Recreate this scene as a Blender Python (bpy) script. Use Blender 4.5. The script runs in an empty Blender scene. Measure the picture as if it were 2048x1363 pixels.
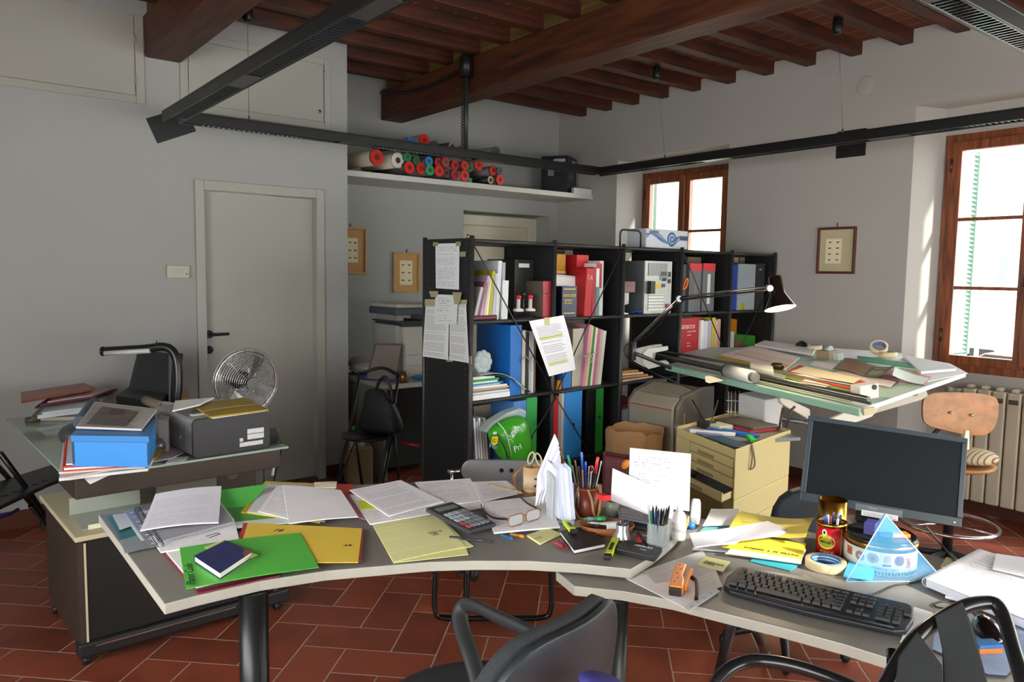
import bpy, math, random
import numpy as np
from mathutils import Matrix, Vector
random.seed(7)
S = bpy.context.scene
COL = S.collection
# ---------------------------------------------------------------- camera
FOC, YAW, PIT, ROL, CH = 1522.95, .907736, .0886226, .0148805, 1.55
_f = np.array([math.cos(YAW)*math.cos(PIT), math.sin(YAW)*math.cos(PIT), -math.sin(PIT)])
_r0 = np.array([math.sin(YAW), -math.cos(YAW), 0.]); _u0 = np.cross(_r0, _f)
_r = _r0*math.cos(ROL)+_u0*math.sin(ROL); _u = -_r0*math.sin(ROL)+_u0*math.cos(ROL)
CAM = np.array([0, 0, CH])
cd = bpy.data.cameras.new('camera'); cam = bpy.data.objects.new('camera', cd); COL.objects.link(cam)
cd.sensor_width = 36; cd.lens = FOC/2048*36; cd.clip_start = .05; cd.clip_end = 200
m = Matrix.Identity(4)
for i in range(3):
    m[i][0], m[i][1], m[i][2], m[i][3] = _r[i], _u[i], -_f[i], CAM[i]
cam.matrix_world = m; S.camera = cam
# ---------------------------------------------------------------- world, sun, exposure
S.view_settings.view_transform = 'Standard'; S.view_settings.look = 'None'
S.view_settings.gamma = 1; S.view_settings.use_curve_mapping = False
S.view_settings.exposure = 0.58
w = bpy.data.worlds.new('sky'); S.world = w; w.use_nodes = True
bg = w.node_tree.nodes['Background']; bg.inputs[0].default_value = (1.0, .985, .955, 1); bg.inputs[1].default_value = 7.5
sd = bpy.data.lights.new('sun', 'SUN'); sd.energy = 7; sd.angle = math.radians(3); sd.color = (1, .95, .87)
sun = bpy.data.objects.new('sun', sd); COL.objects.link(sun)
sun.rotation_euler = Vector((-.27, .96, -.56)).to_track_quat('-Z', 'Y').to_euler(); sun.location = (5, -9, 7)
# ---------------------------------------------------------------- from the photograph's pixels to points on real surfaces
def ray(x, y): return (x-1024)*_r-(y-681.5)*_u+FOC*_f
def Z(x, y, z=0.):
    d = ray(x, y); return CAM+d*(z-CH)/d[2]
def PY(x, y, Y0):
    d = ray(x, y); return CAM+d*Y0/d[1]
def PX(x, y, X0):
    d = ray(x, y); return CAM+d*X0/d[0]
def PD(x, y, dep): return CAM+ray(x, y)/FOC*dep
def PP(x, y, P, n):
    d = ray(x, y); n = np.array(n, float); return CAM+d*((np.array(P)-CAM)@n)/(d@n)
# ---------------------------------------------------------------- materials
MC = {}
def hx(c):
    if isinstance(c, str):
        c = [int(c[i:i+2], 16)/255 for i in (0, 2, 4)]
        c = [v/12.92 if v <= .04045 else ((v+.055)/1.055)**2.4 for v in c]
    return (*c[:3], 1)
def base_mat(key):
    mt = bpy.data.materials.new(key); mt.use_nodes = True
    nt = mt.node_tree; return mt, nt, nt.nodes['Principled BSDF']
def N(nt, t, **k):
    n = nt.nodes.new(t)
    for a, b in k.items(): setattr(n, a, b)
    return n
def M(c, rough=.5, metal=0., var=.06, vs=6., bump=0., bs=60., emit=0., alpha=1., trans=0., ior=1.45, coat=0.):
    """plain surface with a light tonal mottling and an optional grain"""
    key = ('m', str(c), rough, metal, var, vs, bump, bs, emit, alpha, trans, ior, coat)
    if key in MC: return MC[key]
    mt, nt, p = base_mat('surface'); col = hx(c)
    p.inputs['Roughness'].default_value = rough; p.inputs['Metallic'].default_value = metal
    p.inputs['IOR'].default_value = ior
    if coat: p.inputs['Coat Weight'].default_value = coat; p.inputs['Coat Roughness'].default_value = .15
    tc = N(nt, 'ShaderNodeTexCoord')
    if var:
        nz = N(nt, 'ShaderNodeTexNoise'); nz.inputs['Scale'].default_value = vs; nz.inputs['Detail'].default_value = 5
        nt.links.new(tc.outputs['Object'], nz.inputs['Vector'])
        mx = N(nt, 'ShaderNodeMix', data_type='RGBA')
        mx.inputs[6].default_value = tuple(v*(1-var*1.6) for v in col[:3])+(1,)
        mx.inputs[7].default_value = tuple(min(1, v*(1+var)) for v in col[:3])+(1,)
        nt.links.new(nz.outputs[0], mx.inputs[0]); nt.links.new(mx.outputs[2], p.inputs['Base Color'])
    else: p.inputs['Base Color'].default_value = col
    if bump:
        nb = N(nt, 'ShaderNodeTexNoise'); nb.inputs['Scale'].default_value = bs; nb.inputs['Detail'].default_value = 3
        nt.links.new(tc.outputs['Object'], nb.inputs['Vector'])
        b = N(nt, 'ShaderNodeBump'); b.inputs['Strength'].default_value = bump; b.inputs['Distance'].default_value = .01
        nt.links.new(nb.outputs[0], b.inputs['Height']); nt.links.new(b.outputs[0], p.inputs['Normal'])
    if emit:
        p.inputs['Emission Color'].default_value = col; p.inputs['Emission Strength'].default_value = emit
    if alpha < 1: p.inputs['Alpha'].default_value = alpha
    if trans: p.inputs['Transmission Weight'].default_value = trans
    MC[key] = mt; return mt
def wood(c1, c2, axis='X', sc=1., rough=.55, coat=0.):
    key = ('w', c1, c2, axis, sc, rough, coat)
    if key in MC: return MC[key]
    mt, nt, p = base_mat('wood'); tc = N(nt, 'ShaderNodeTexCoord'); mp = N(nt, 'ShaderNodeMapping')
    s = {'X': (.9, 9, 9), 'Y': (9, .9, 9), 'Z': (9, 9, .9)}[axis]
    mp.inputs['Scale'].default_value = tuple(v*sc for v in s)
    nt.links.new(tc.outputs['Object'], mp.inputs['Vector'])
    a = N(nt, 'ShaderNodeTexNoise'); a.inputs['Scale'].default_value = 3; a.inputs['Detail'].default_value = 7; a.inputs['Distortion'].default_value = .6
    nt.links.new(mp.outputs[0], a.inputs['Vector'])
    rp = N(nt, 'ShaderNodeValToRGB'); rp.color_ramp.elements[0].color = hx(c1); rp.color_ramp.elements[1].color = hx(c2)
    rp.color_ramp.elements[0].position = .34; rp.color_ramp.elements[1].position = .68
    nt.links.new(a.outputs[0], rp.inputs[0]); nt.links.new(rp.outputs[0], p.inputs['Base Color'])
    b = N(nt, 'ShaderNodeBump'); b.inputs['Strength'].default_value = .25; b.inputs['Distance'].default_value = .01
    nt.links.new(a.outputs[0], b.inputs['Height']); nt.links.new(b.outputs[0], p.inputs['Normal'])
    p.inputs['Roughness'].default_value = rough
    if coat: p.inputs['Coat Weight'].default_value = coat
    MC[key] = mt; return mt
def stripes(c1, c2, axis, period, duty=.5, rough=.5, metal=0., bump=0.):
    """even bars along one object axis"""
    key = ('s', str(c1), str(c2), axis, period, duty, rough, metal)
    if key in MC: return MC[key]
    mt, nt, p = base_mat('bars'); tc = N(nt, 'ShaderNodeTexCoord'); sp = N(nt, 'ShaderNodeSeparateXYZ')
    nt.links.new(tc.outputs['Object'], sp.inputs[0])
    d = N(nt, 'ShaderNodeMath', operation='DIVIDE'); d.inputs[1].default_value = period
    nt.links.new(sp.outputs['XYZ'.index(axis)], d.inputs[0])
    f = N(nt, 'ShaderNodeMath', operation='FRACT'); nt.links.new(d.outputs[0], f.inputs[0])
    g = N(nt, 'ShaderNodeMath', operation='GREATER_THAN'); g.inputs[1].default_value = duty; nt.links.new(f.outputs[0], g.inputs[0])
    mx = N(nt, 'ShaderNodeMix', data_type='RGBA'); mx.inputs[6].default_value = hx(c1); mx.inputs[7].default_value = hx(c2)
    nt.links.new(g.outputs[0], mx.inputs[0]); nt.links.new(mx.outputs[2], p.inputs['Base Color'])
    p.inputs['Roughness'].default_value = rough; p.inputs['Metallic'].default_value = metal
    MC[key] = mt; return mt
def printed(c='F0F0EE', ink='55565a', n=34, dens=.5, mar=.09, hand=False, hl=None, rough=.75, top=.92, cols=70):
    """a sheet of paper with n lines of small illegible print or handwriting, laid out over the sheet's own UV"""
    key = ('p', c, ink, n, dens, mar, hand, str(hl), top, cols)
    if key in MC: return MC[key]
    mt, nt, p = base_mat('paper'); L = nt.links.new
    uv = N(nt, 'ShaderNodeUVMap'); sp = N(nt, 'ShaderNodeSeparateXYZ')
    src = uv.outputs[0]
    if hand:
        nz = N(nt, 'ShaderNodeTexNoise'); nz.inputs['Scale'].default_value = 3; L(uv.outputs[0], nz.inputs['Vector'])
        va = N(nt, 'ShaderNodeVectorMath', operation='MULTIPLY_ADD'); va.inputs[1].default_value = (.02, .05, 0)
        L(nz.outputs[1], va.inputs[0]); L(uv.outputs[0], va.inputs[2]); src = va.outputs[0]
    L(src, sp.inputs[0]); U, V = sp.outputs[0], sp.outputs[1]
    def mth(op, a, b=None):
        k = N(nt, 'ShaderNodeMath', operation=op)
        for i, q in enumerate((a, b)):
            if q is None: continue
            if isinstance(q, (int, float)): k.inputs[i].default_value = q
            else: L(q, k.inputs[i])
        return k.outputs[0]
    vn = mth('MULTIPLY', V, n); row = mth('FLOOR', vn); fr = mth('FRACT', vn)
    line = mth('GREATER_THAN', fr, .62 if hand else .76)
    un = mth('MULTIPLY', U, cols if not hand else cols*.6); cb = N(nt, 'ShaderNodeCombineXYZ')
    L(un, cb.inputs[0]); L(mth('MULTIPLY', row, 7.31), cb.inputs[1])
    wn = N(nt, 'ShaderNodeTexNoise'); wn.inputs['Scale'].default_value = 1.; wn.inputs['Detail'].default_value = 2; L(cb.outputs[0], wn.inputs['Vector'])
    word = mth('GREATER_THAN', wn.outputs[0], 1-dens-.05)
    # ragged line ends
    wr = N(nt, 'ShaderNodeTexWhiteNoise', noise_dimensions='1D'); L(row, wr.inputs['W'])
    end = mth('LESS_THAN', U, mth('SUBTRACT', 1-mar, mth('MULTIPLY', wr.outputs[0], .35 if hand else .18)))
    box = mth('MULTIPLY', mth('GREATER_THAN', U, mar), end)
    box = mth('MULTIPLY', box, mth('MULTIPLY', mth('GREATER_THAN', V, mar), mth('LESS_THAN', V, top)))
    # skip some rows
    box = mth('MULTIPLY', box, mth('GREATER_THAN', wr.outputs[0], .14))
    mask = mth('MULTIPLY', mth('MULTIPLY', line, word), box)
    mx = N(nt, 'ShaderNodeMix', data_type='RGBA'); mx.inputs[6].default_value = hx(c); mx.inputs[7].default_value = hx(ink)
    L(mask, mx.inputs[0]); out = mx.outputs[2]
    for a, b in (hl or []):
        hm = mth('MULTIPLY', mth('MULTIPLY', mth('GREATER_THAN', V, a), mth('LESS_THAN', V, b)), mth('MULTIPLY', mth('GREATER_THAN', U, .1), mth('LESS_THAN', U, .8)))
        m2 = N(nt, 'ShaderNodeMix', data_type='RGBA', blend_type='MULTIPLY'); m2.inputs[7].default_value = hx('D8F032')
        L(hm, m2.inputs[0]); L(out, m2.inputs[6]); out = m2.outputs[2]
    L(out, p.inputs['Base Color']); p.inputs['Roughness'].default_value = rough
    MC[key] = mt; return mt
# ---------------------------------------------------------------- mesh builder
def V3(p): return Vector((float(p[0]), float(p[1]), float(p[2])))
class G:
    def __init__(s): s.v, s.f, s.m, s.sm, s.uv = [], [], [], [], []
    def add(s, vs, fs, mi=0, sm=False, uv=None):
        o = len(s.v); s.v += [V3(p) for p in vs]
        s.uv += [tuple(q) for q in uv] if uv else [(0., 0.)]*len(vs)
        for k in fs: s.f.append([o+i for i in k]); s.m.append(mi); s.sm.append(sm)
        return s
    def box(s, c, d, mi=0, rz=0., M4=None):
        x, y, z = d[0]/2, d[1]/2, d[2]/2
        vs = [Vector((a*x, b*y, e*z)) for a in (-1, 1) for b in (-1, 1) for e in (-1, 1)]
        R = M4 or Matrix.Rotation(rz, 4, 'Z'); vs = [R @ q+V3(c) for q in vs]
        return s.add(vs, [(0, 1, 3, 2), (4, 6, 7, 5), (0, 4, 5, 1), (2, 3, 7, 6), (0, 2, 6, 4), (1, 5, 7, 3)], mi)
    def bx(s, x0, x1, y0, y1, z0, z1, mi=0):
        return s.box(((x0+x1)/2, (y0+y1)/2, (z0+z1)/2), (abs(x1-x0), abs(y1-y0), abs(z1-z0)), mi)
    def prism(s, poly, h, mi=0, top=None, uvpoly=None, sidemi=None):
        """poly: 3-D points of the bottom, h: vector or height"""
        hv = V3(h) if hasattr(h, '__len__') else Vector((0, 0, h)); n = len(poly)
        P = [V3(p) for p in poly]; T = [q+hv for q in P]
        uv = (list(uvpoly)*2) if uvpoly else None
        a = sum((P[i].cross(P[(i+1) % n]) for i in range(n)), Vector()).dot(hv)
        if a < 0:
            P.reverse(); T.reverse()
            if uv: uv = list(reversed(uvpoly))*2
        o = len(s.v); s.add(P+T, [], uv=uv)
        s.f.append([o+i for i in reversed(range(n))]); s.m.append(mi); s.sm.append(False)
        s.f.append([o+n+i for i in range(n)]); s.m.append(mi if top is None else top); s.sm.append(False)
        for i in range(n):
            j = (i+1) % n; s.f.append([o+i, o+j, o+n+j, o+n+i]); s.m.append(mi if sidemi is None else sidemi); s.sm.append(False)
        return s
    def tube(s, pts, r, seg=10, mi=0, cap=True, closed=False, flat=None):
        P = [V3(p) for p in pts]; n = len(P); o = len(s.v)
        rr = r if hasattr(r, '__len__') else [r]*n
        up = None; vs = []
        for i, p in enumerate(P):
            a = P[i-1] if (i or closed) else p; b = P[(i+1) % n] if (i < n-1 or closed) else p
            t = (b-a).normalized() if (b-a).length > 1e-9 else Vector((0, 0, 1))
            if up is None:
                up = Vector((0, 0, 1)) if abs(t.z) < .9 else Vector((1, 0, 0))
            up = (up-t*up.dot(t))
            up = up.normalized() if up.length > 1e-6 else t.orthogonal().normalized(); sd_ = t.cross(up)
            for k in range(seg):
                an = 2*math.pi*k/seg; cx, cy = math.cos(an)*rr[i], math.sin(an)*rr[i]
                if flat: cy *= flat
                vs.append(p+sd_*cx+up*cy)
        fs = []
        for i in range(n if closed else n-1):
            j = (i+1) % n
            for k in range(seg):
                l = (k+1) % seg; fs.append((i*seg+k, i*seg+l, j*seg+l, j*seg+k))
        s.add(vs, fs, mi, True)
        if cap and not closed:
            s.f.append([o+k for k in reversed(range(seg))]); s.m.append(mi); s.sm.append(False)
            s.f.append([o+(n-1)*seg+k for k in range(seg)]); s.m.append(mi); s.sm.append(False)
        return s
    def lathe(s, prof, c=(0, 0, 0), seg=28, mi=0, M4=None, sm=True, cap=True):
        vs = []; fs = []; n = len(prof)
        for (r, z) in prof:
            for k in range(seg):
                an = 2*math.pi*k/seg; q = Vector((r*math.cos(an), r*math.sin(an), z))
                vs.append((M4 @ q if M4 else q)+V3(c))
        for i in range(n-1):
            for k in range(seg):
                l = (k+1) % seg; fs.append((i*seg+k, i*seg+l, (i+1)*seg+l, (i+1)*seg+k))
        o = len(s.v); s.add(vs, fs, mi, sm)
        if prof[0] == prof[-1] or not cap: return s
        if prof[0][0] > 1e-6: s.f.append([o+k for k in reversed(range(seg))]); s.m.append(mi); s.sm.append(False)
        if prof[-1][0] > 1e-6: s.f.append([o+(n-1)*seg+k for k in range(seg)]); s.m.append(mi); s.sm.append(False)
        return s
    def cyl(s, a, b, r, r2=None, seg=16, mi=0): return s.tube([a, b], [r, r if r2 is None else r2], seg, mi)
    def ell(s, c, d, mi=0, seg=14, rings=9, M4=None):
        vs = []; fs = []
        for i in range(rings+1):
            ph = math.pi*i/rings
            for k in range(seg):
                an = 2*math.pi*k/seg; q = Vector((d[0]*math.sin(ph)*math.cos(an), d[1]*math.sin(ph)*math.sin(an), -d[2]*math.cos(ph)))
                vs.append((M4 @ q if M4 else q)+V3(c))
        for i in range(rings):
            for k in range(seg):
                l = (k+1) % seg; fs.append((i*seg+k, i*seg+l, (i+1)*seg+l, (i+1)*seg+k))
        return s.add(vs, fs, mi, True)
    def sheet(s, c4, th=.0008, n=10, curl=None, mi=0, edge=None, wob=0., sm=True):
        """a (possibly curled) sheet or pile: corners p00,p10,p11,p01 (UV 0,0 / 1,0 / 1,1 / 0,1), th = thickness along its normal"""
        a, b, c_, d = [V3(q) for q in c4]; nrm = (b-a).cross(d-a).normalized()
        flip = nrm.z < -1e-6
        if flip: nrm = -nrm
        ph = random.uniform(0, 6)
        def pt(u, v):
            q = a*(1-u)*(1-v)+b*u*(1-v)+c_*u*v+d*(1-u)*v; h = 0
            if curl: h = curl(u, v)
            if wob: h += wob*(.5+.5*math.sin(3*u+ph)*math.cos(2.6*v+ph))
            return q+nrm*h
        T = [(i/n, j/n) for j in range(n+1) for i in range(n+1)]; w_ = n+1
        top = [pt(u, v)+nrm*th for u, v in T]; bot = [pt(u, v) for u, v in T]
        q = lambda i, j: j*w_+i
        ft = []; fb = []
        for j in range(n):
            for i in range(n):
                k = (q(i, j), q(i+1, j), q(i+1, j+1), q(i, j+1)); ft.append(k if not flip else k[::-1]); fb.append(k[::-1] if not flip else k)
        s.add(top, ft, mi, sm, T); s.add(bot, fb, mi, sm, T)
        o = len(s.v)-2*w_*w_; e = mi if edge is None else edge
        ring = [q(i, 0) for i in range(n)]+[q(n, j) for j in range(n)]+[q(n-i, n) for i in range(n)]+[q(0, n-j) for j in range(n)]
        # separate side vertices so that edges stay crisp
        tv = [top[k] for k in ring]; bv = [bot[k] for k in ring]; L_ = len(ring)
        fs = [(i, (i+1) % L_, L_+(i+1) % L_, L_+i) if not flip else (L_+i, L_+(i+1) % L_, (i+1) % L_, i) for i in range(L_)]
        s.add(bv+tv, fs, e, False)
        return s
    def t(s, M4):
        s.v = [M4 @ q for q in s.v]; return s
WM = {}
def _tag(o, label, cat, group, kind):
    if label: o['label'] = label
    if cat: o['category'] = cat
    if group: o['group'] = group
    if kind: o['kind'] = kind
def obj(name, g, mats, parent=None, label=None, cat=None, group=None, kind=None, bevel=0., seg=2, sub=0, org=None):
    """link builder g (world coordinates, or the parent's at build time) as ONE mesh object, its origin at the base of its bounds"""
    if not isinstance(mats, (list, tuple)): mats = [mats]
    if org is None:
        xs = [q.x for q in g.v]; ys = [q.y for q in g.v]; zs = [q.z for q in g.v]
        org = Vector(((min(xs)+max(xs))/2, (min(ys)+max(ys))/2, min(zs)))
    W = Matrix.Translation(org)
    me = bpy.data.meshes.new(name); me.from_pydata([tuple(q-org) for q in g.v], [], g.f)
    for k in mats: me.materials.append(k)
    me.polygons.foreach_set('material_index', g.m); me.polygons.foreach_set('use_smooth', g.sm)
    if any(u != (0., 0.) for u in g.uv):
        ul = me.uv_layers.new(name='UVMap')
        for lp in me.loops: ul.data[lp.index].uv = g.uv[lp.vertex_index]
    me.update()
    o = bpy.data.objects.new(name, me); COL.objects.link(o)
    _place(o, W, parent); _tag(o, label, cat, group, kind)
    if bevel:
        b = o.modifiers.new('bevel', 'BEVEL'); b.width = bevel; b.segments = seg; b.limit_method = 'ANGLE'; b.angle_limit = math.radians(35)
    if sub:
        b = o.modifiers.new('sub', 'SUBSURF'); b.levels = b.render_levels = sub
    return o
def _place(o, W, parent):
    WM[o.name] = W
    if parent is not None:
        o.parent = parent; W = WM[parent.name].inverted() @ W
    o.matrix_basis = W
def thing(name, label, cat, loc=(0, 0, 0), group=None, rz=0., kind=None):
    o = bpy.data.objects.new(name, None); COL.objects.link(o); o.empty_display_size = .1
    _place(o, Matrix.Translation(V3(loc)) @ Matrix.Rotation(rz, 4, 'Z'), None); _tag(o, label, cat, group, kind)
    return o
def dup(root, W, label=None, group=None):
    """copy a thing with its parts and sub-parts"""
    r = root.copy(); COL.objects.link(r); r.matrix_basis = W; WM[r.name] = W.copy()
    if label: r['label'] = label
    if group: r['group'] = group
    for ch in list(root.children):
        c = ch.copy(); COL.objects.link(c); c.parent = r
        for g_ in list(ch.children):
            d = g_.copy(); COL.objects.link(d); d.parent = c
    return r
def text(s, M4, size, mat, parent=None, name='lettering', ext=.0004, shear=0., align='LEFT', sx=1., label=None):
    """letters as a thin mesh; M4 maps the text plane (x right, y up, z out)"""
    cu = bpy.data.curves.new('t', 'FONT'); cu.body = s; cu.size = size; cu.extrude = ext; cu.shear = shear; cu.align_x = align; cu.resolution_u = 2
    o = bpy.data.objects.new('t', cu); COL.objects.link(o)
    dg = bpy.context.evaluated_depsgraph_get(); me = bpy.data.meshes.new_from_object(o.evaluated_get(dg))
    bpy.data.objects.remove(o); me.materials.clear(); me.materials.append(mat)
    for q in me.vertices: q.co = M4 @ Vector((q.co.x*sx, q.co.y, q.co.z+ext))
    c = M4.translation; me.transform(Matrix.Translation(-c)); me.name = name
    o = bpy.data.objects.new(name, me); COL.objects.link(o); _place(o, Matrix.Translation(c), parent); _tag(o, label, None, None, None); return o
def frame(o, x, y, z=None):
    """matrix from an origin and two direction vectors"""
    x = V3(x).normalized(); y = V3(y); y = (y-x*x.dot(y)).normalized(); z = x.cross(y)
    m_ = Matrix.Identity(4)
    for i in range(3): m_[i][0], m_[i][1], m_[i][2], m_[i][3] = x[i], y[i], z[i], o[i]
    return m_
def arc(c, r, a0, a1, n, ax=(1, 0, 0), ay=(0, 1, 0)):
    ax, ay, c = V3(ax), V3(ay), V3(c)
    return [c+ax*(r*math.cos(math.radians(a0+(a1-a0)*i/n)))+ay*(r*math.sin(math.radians(a0+(a1-a0)*i/n))) for i in range(n+1)]
def smooth(pts, k=6):
    """Catmull-Rom through points"""
    P = [V3(p) for p in pts]; P = [P[0]*2-P[1]]+P+[P[-1]*2-P[-2]]; out = []
    for i in range(1, len(P)-2):
        for j in range(k):
            t = j/k; a, b, c_, d = P[i-1], P[i], P[i+1], P[i+2]
            out.append(.5*((2*b)+(c_-a)*t+(2*a-5*b+4*c_-d)*t*t+(3*b-a-3*c_+d)*t**3))
    return out+[P[-2]]
def rrect(w, h, r, n=5):
    o = []
    for cx, cy, a in ((w/2-r, h/2-r, 0), (-w/2+r, h/2-r, 90), (-w/2+r, -h/2+r, 180), (w/2-r, -h/2+r, 270)):
        for i in range(n+1):
            t = math.radians(a+90*i/n); o.append((cx+r*math.cos(t), cy+r*math.sin(t)))
    return o
BLK = M('17191b', .45, bump=.1, bs=300); BLKG = M('101214', .22); CHR = M('c9cbcc', .18, 1., var=.02); STEEL = M('8a8c8d', .35, 1., var=.05)
WHT = M('E9E7E0', .55, var=.03); PAP = M('F6F6F4', .8, var=.02)
INK = M('20222a', .7, var=0)
# ================================================================ the room
YL, YB, XW, ZB, ZJ, ZC = 5.276, 6.05, 5.30, 2.856, 3.115, 3.205
plaster = M('A2A3A0', .9, var=.035, vs=2.2, bump=.25, bs=9)
plaster_w = M('A8A59F', .9, var=.035, vs=2.2, bump=.25, bs=9)
paint = M('A4A39A', .45, var=.03, vs=3)
# ---- terracotta herringbone floor (19 x 38 cm tiles laid on the diagonal)
def floor():
    g = G(); g.bx(-1.6, XW+.35, -1.6, YB+.25, -.08, -.0008, 1)
    w_ = .189; o = Vector((1.726, 3.19, 0)); a = math.radians(-134.3); p = Vector((math.cos(a), math.sin(a), 0))*w_; q = Vector((-math.sin(a), math.cos(a), 0))*w_
    gp = .016
    for i in range(-34, 34):
        for j in range(-34, 34):
            t = (i-j) % 4
            if t == 0: a0, a1, b0, b1 = i, i+2, j, j+1
            elif t == 3: a0, a1, b0, b1 = i, i+1, j, j+2
            else: continue
            c = o+p*(a0+a1)/2+q*(b0+b1)/2
            if not (-1.7 < c.x < XW+.2 and -1.7 < c.y < YB+.1): continue
            e = gp; P4 = [o+p*(a0+e)+q*(b0+e), o+p*(a1-e)+q*(b0+e), o+p*(a1-e)+q*(b1-e), o+p*(a0+e)+q*(b1-e)]
            P4 = [Vector((min(v.x, XW+.32), min(v.y, YB+.2), -.0035)) for v in P4]
            h = random.random(); n0 = len(g.v); g.prism(P4, .0035)
            for k in range(n0, len(g.v)): g.uv[k] = (h+.001, .5)
    mt, nt, pb = base_mat('terracotta'); L = nt.links.new
    uv = N(nt, 'ShaderNodeUVMap'); s = N(nt, 'ShaderNodeSeparateXYZ'); L(uv.outputs[0], s.inputs[0])
    tc = N(nt, 'ShaderNodeTexCoord'); nz = N(nt, 'ShaderNodeTexNoise'); nz.inputs['Scale'].default_value = 5; nz.inputs['Detail'].default_value = 6; L(tc.outputs['Object'], nz.inputs['Vector'])
    ad = N(nt, 'ShaderNodeMath', operation='MULTIPLY_ADD'); ad.inputs[1].default_value = .45; L(s.outputs[0], ad.inputs[0]); L(nz.outputs[0], ad.inputs[2])
    rp = N(nt, 'ShaderNodeValToRGB'); rp.color_ramp.elements[0].color = hx('5C291D'); rp.color_ramp.elements[1].color = hx('8A432F'); rp.color_ramp.elements[0].position = .3; rp.color_ramp.elements[1].position = .95
    L(ad.outputs[0], rp.inputs[0]); L(rp.outputs[0], pb.inputs['Base Color']); pb.inputs['Roughness'].default_value = .38
    b = N(nt, 'ShaderNodeBump'); b.inputs['Strength'].default_value = .15; b.inputs['Distance'].default_value = .01; L(nz.outputs[0], b.inputs['Height']); L(b.outputs[0], pb.inputs['Normal'])
    obj('floor', g, [mt, M('B0A08E', .9, var=.1)], kind='structure')
floor()
# ---- left wall with the recessed door and its return
DX0, DX1, DZ = 1.518, 2.299, 2.066
g = G(); g.bx(-1.6, DX0-.03, YL, YL+.3, 0, 3.3).bx(DX1+.03, 2.55, YL, YB+.2, 0, 3.3).bx(DX0-.03, DX1+.03, YL, YL+.3, DZ+.03, 3.3)
obj('wall_left', g, plaster, kind='structure')
d = thing('door_1', None, None, ((DX0+DX1)/2, YL, 0), kind='structure')
g = G(); g.bx(DX0-.06, DX0, YL-.02, YL+.12, 0, DZ+.066).bx(DX1, DX1+.06, YL-.02, YL+.12, 0, DZ+.066).bx(DX0, DX1, YL-.02, YL+.12, DZ, DZ+.066)
obj('door_frame', g, paint, d, bevel=.004)
obj('door_leaf', G().bx(DX0+.003, DX1-.003, YL+.05, YL+.09, .01, DZ-.003), paint, d, bevel=.002)
P_ = PY(418, 668, YL+.05)
g = G().lathe([(.001, 0), (.026, 0), (.026, .012), (.018, .016)], seg=20, M4=Matrix.Rotation(math.pi/2, 4, 'X'))
g.t(Matrix.Translation(P_)); a = V3(P_)
g.tube([a+Vector((0, -.01, 0)), a+Vector((0, -.05, 0)), a+Vector((.012, -.058, 0)), a+Vector((.115, -.058, .003))], [.009, .009, .010, .010], 12)
obj('door_handle', g, BLK, d)
P_ = PY(418, 699, YL+.05)
g = G().lathe([(.001, 0), (.026, 0), (.026, .008), (.001, .010)], seg=20, M4=Matrix.Rotation(math.pi/2, 4, 'X')).t(Matrix.Translation(P_))
obj('keyhole_cover', g, M('16202e', .4), d)
obj('door_step', G().bx(DX0, DX1, YL-.001, YL+.3, 0, .012), M('3c4442', .5), d)
# ---- back wall of the alcove with the niche and cream door
NX0, NX1, NZ, NY = 4.12, 5.18, 2.14, 6.28
g = G(); g.bx(2.55, NX0, YB, NY+.1, 0, 3.3).bx(NX1, XW+.4, YB, NY+.1, 0, 3.3).bx(NX0, NX1, YB, NY+.1, NZ, 3.3)
g.bx(NX0-.1, NX1+.1, NY+.06, NY+.16, 0, 3.3); obj('wall_back', g, plaster, kind='structure')  # slab behind the niche is added to stop light leaking round the door
d = thing('door_2', None, None, ((NX0+NX1)/2, NY, 0), kind='structure')
cream = M('D3CDB8', .45, var=.04)
g = G(); g.bx(NX0, NX0+.1, NY-.04, NY+.05, 0, NZ-.02).bx(NX1-.1, NX1, NY-.04, NY+.05, 0, NZ-.02).bx(NX0+.1, NX1-.1, NY-.04, NY+.05, NZ-.12, NZ-.02)
obj('door_frame', g, cream, d, bevel=.006)
g = G(); g.bx(NX0+.1, NX1-.1, NY, NY+.04, 0.01, NZ-.12)
for z0, z1 in ((.2, .95), (1.1, 1.93)):
    g.bx(NX0+.2, NX1-.2, NY-.012, NY+.01, z1-.02, z1).bx(NX0+.2, NX1-.2, NY-.012, NY+.01, z0, z0+.02).bx(NX0+.2, NX0+.22, NY-.012, NY+.01, z0, z1).bx(NX1-.22, NX1-.2, NY-.012, NY+.01, z0, z1)
obj('door_leaf', g, cream, d, bevel=.003)
# ---- window wall: two niches in view, a third unseen, added and enlarged to let in light
XN, WZ0, WZ1 = 5.58, .93, 2.50
W1 = (3.93, 5.20, 2.63); W2 = (1.22, 2.45, 2.70); W3 = (-1.35, .75, 2.95)
g = G(); ys = [-1.6, W3[0], W3[1], W2[0], W2[1], W1[0], W1[1], YB+.2]
for a_, b_ in ((0, 1), (2, 3), (4, 5), (6, 7)): g.bx(XW, XN+.12, ys[a_], ys[b_], 0, 3.3)
for (y0, y1, zt) in (W1, W2, W3):
    g.bx(XW, XN+.12, y0, y1, zt, 3.3)
    wz0, wz1 = (.1, 2.85) if y0 < 0 else (WZ0, WZ1)
    g.bx(XN-.03, XN+.12, y0, y1, 0, wz0)                                       # parapet under the window
    g.bx(XN-.03, XN+.12, y0, y1, wz1+.02, zt)
    # splayed jambs
    for ya, yb in ((y0, y0+.08), (y1, y1-.10)):
        P4 = [(XW, ya, 0), (XN+.05, ya, 0), (XN+.05, yb, 0), (XN, yb, 0)]; g.prism(P4, zt)
obj('wall_right', g, plaster_w, kind='structure')
wwood = wood('5A2C16', '94522C', 'Z', 1.2, .4, .2)
glass = bpy.data.materials.new('glass'); glass.use_nodes = True
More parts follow.
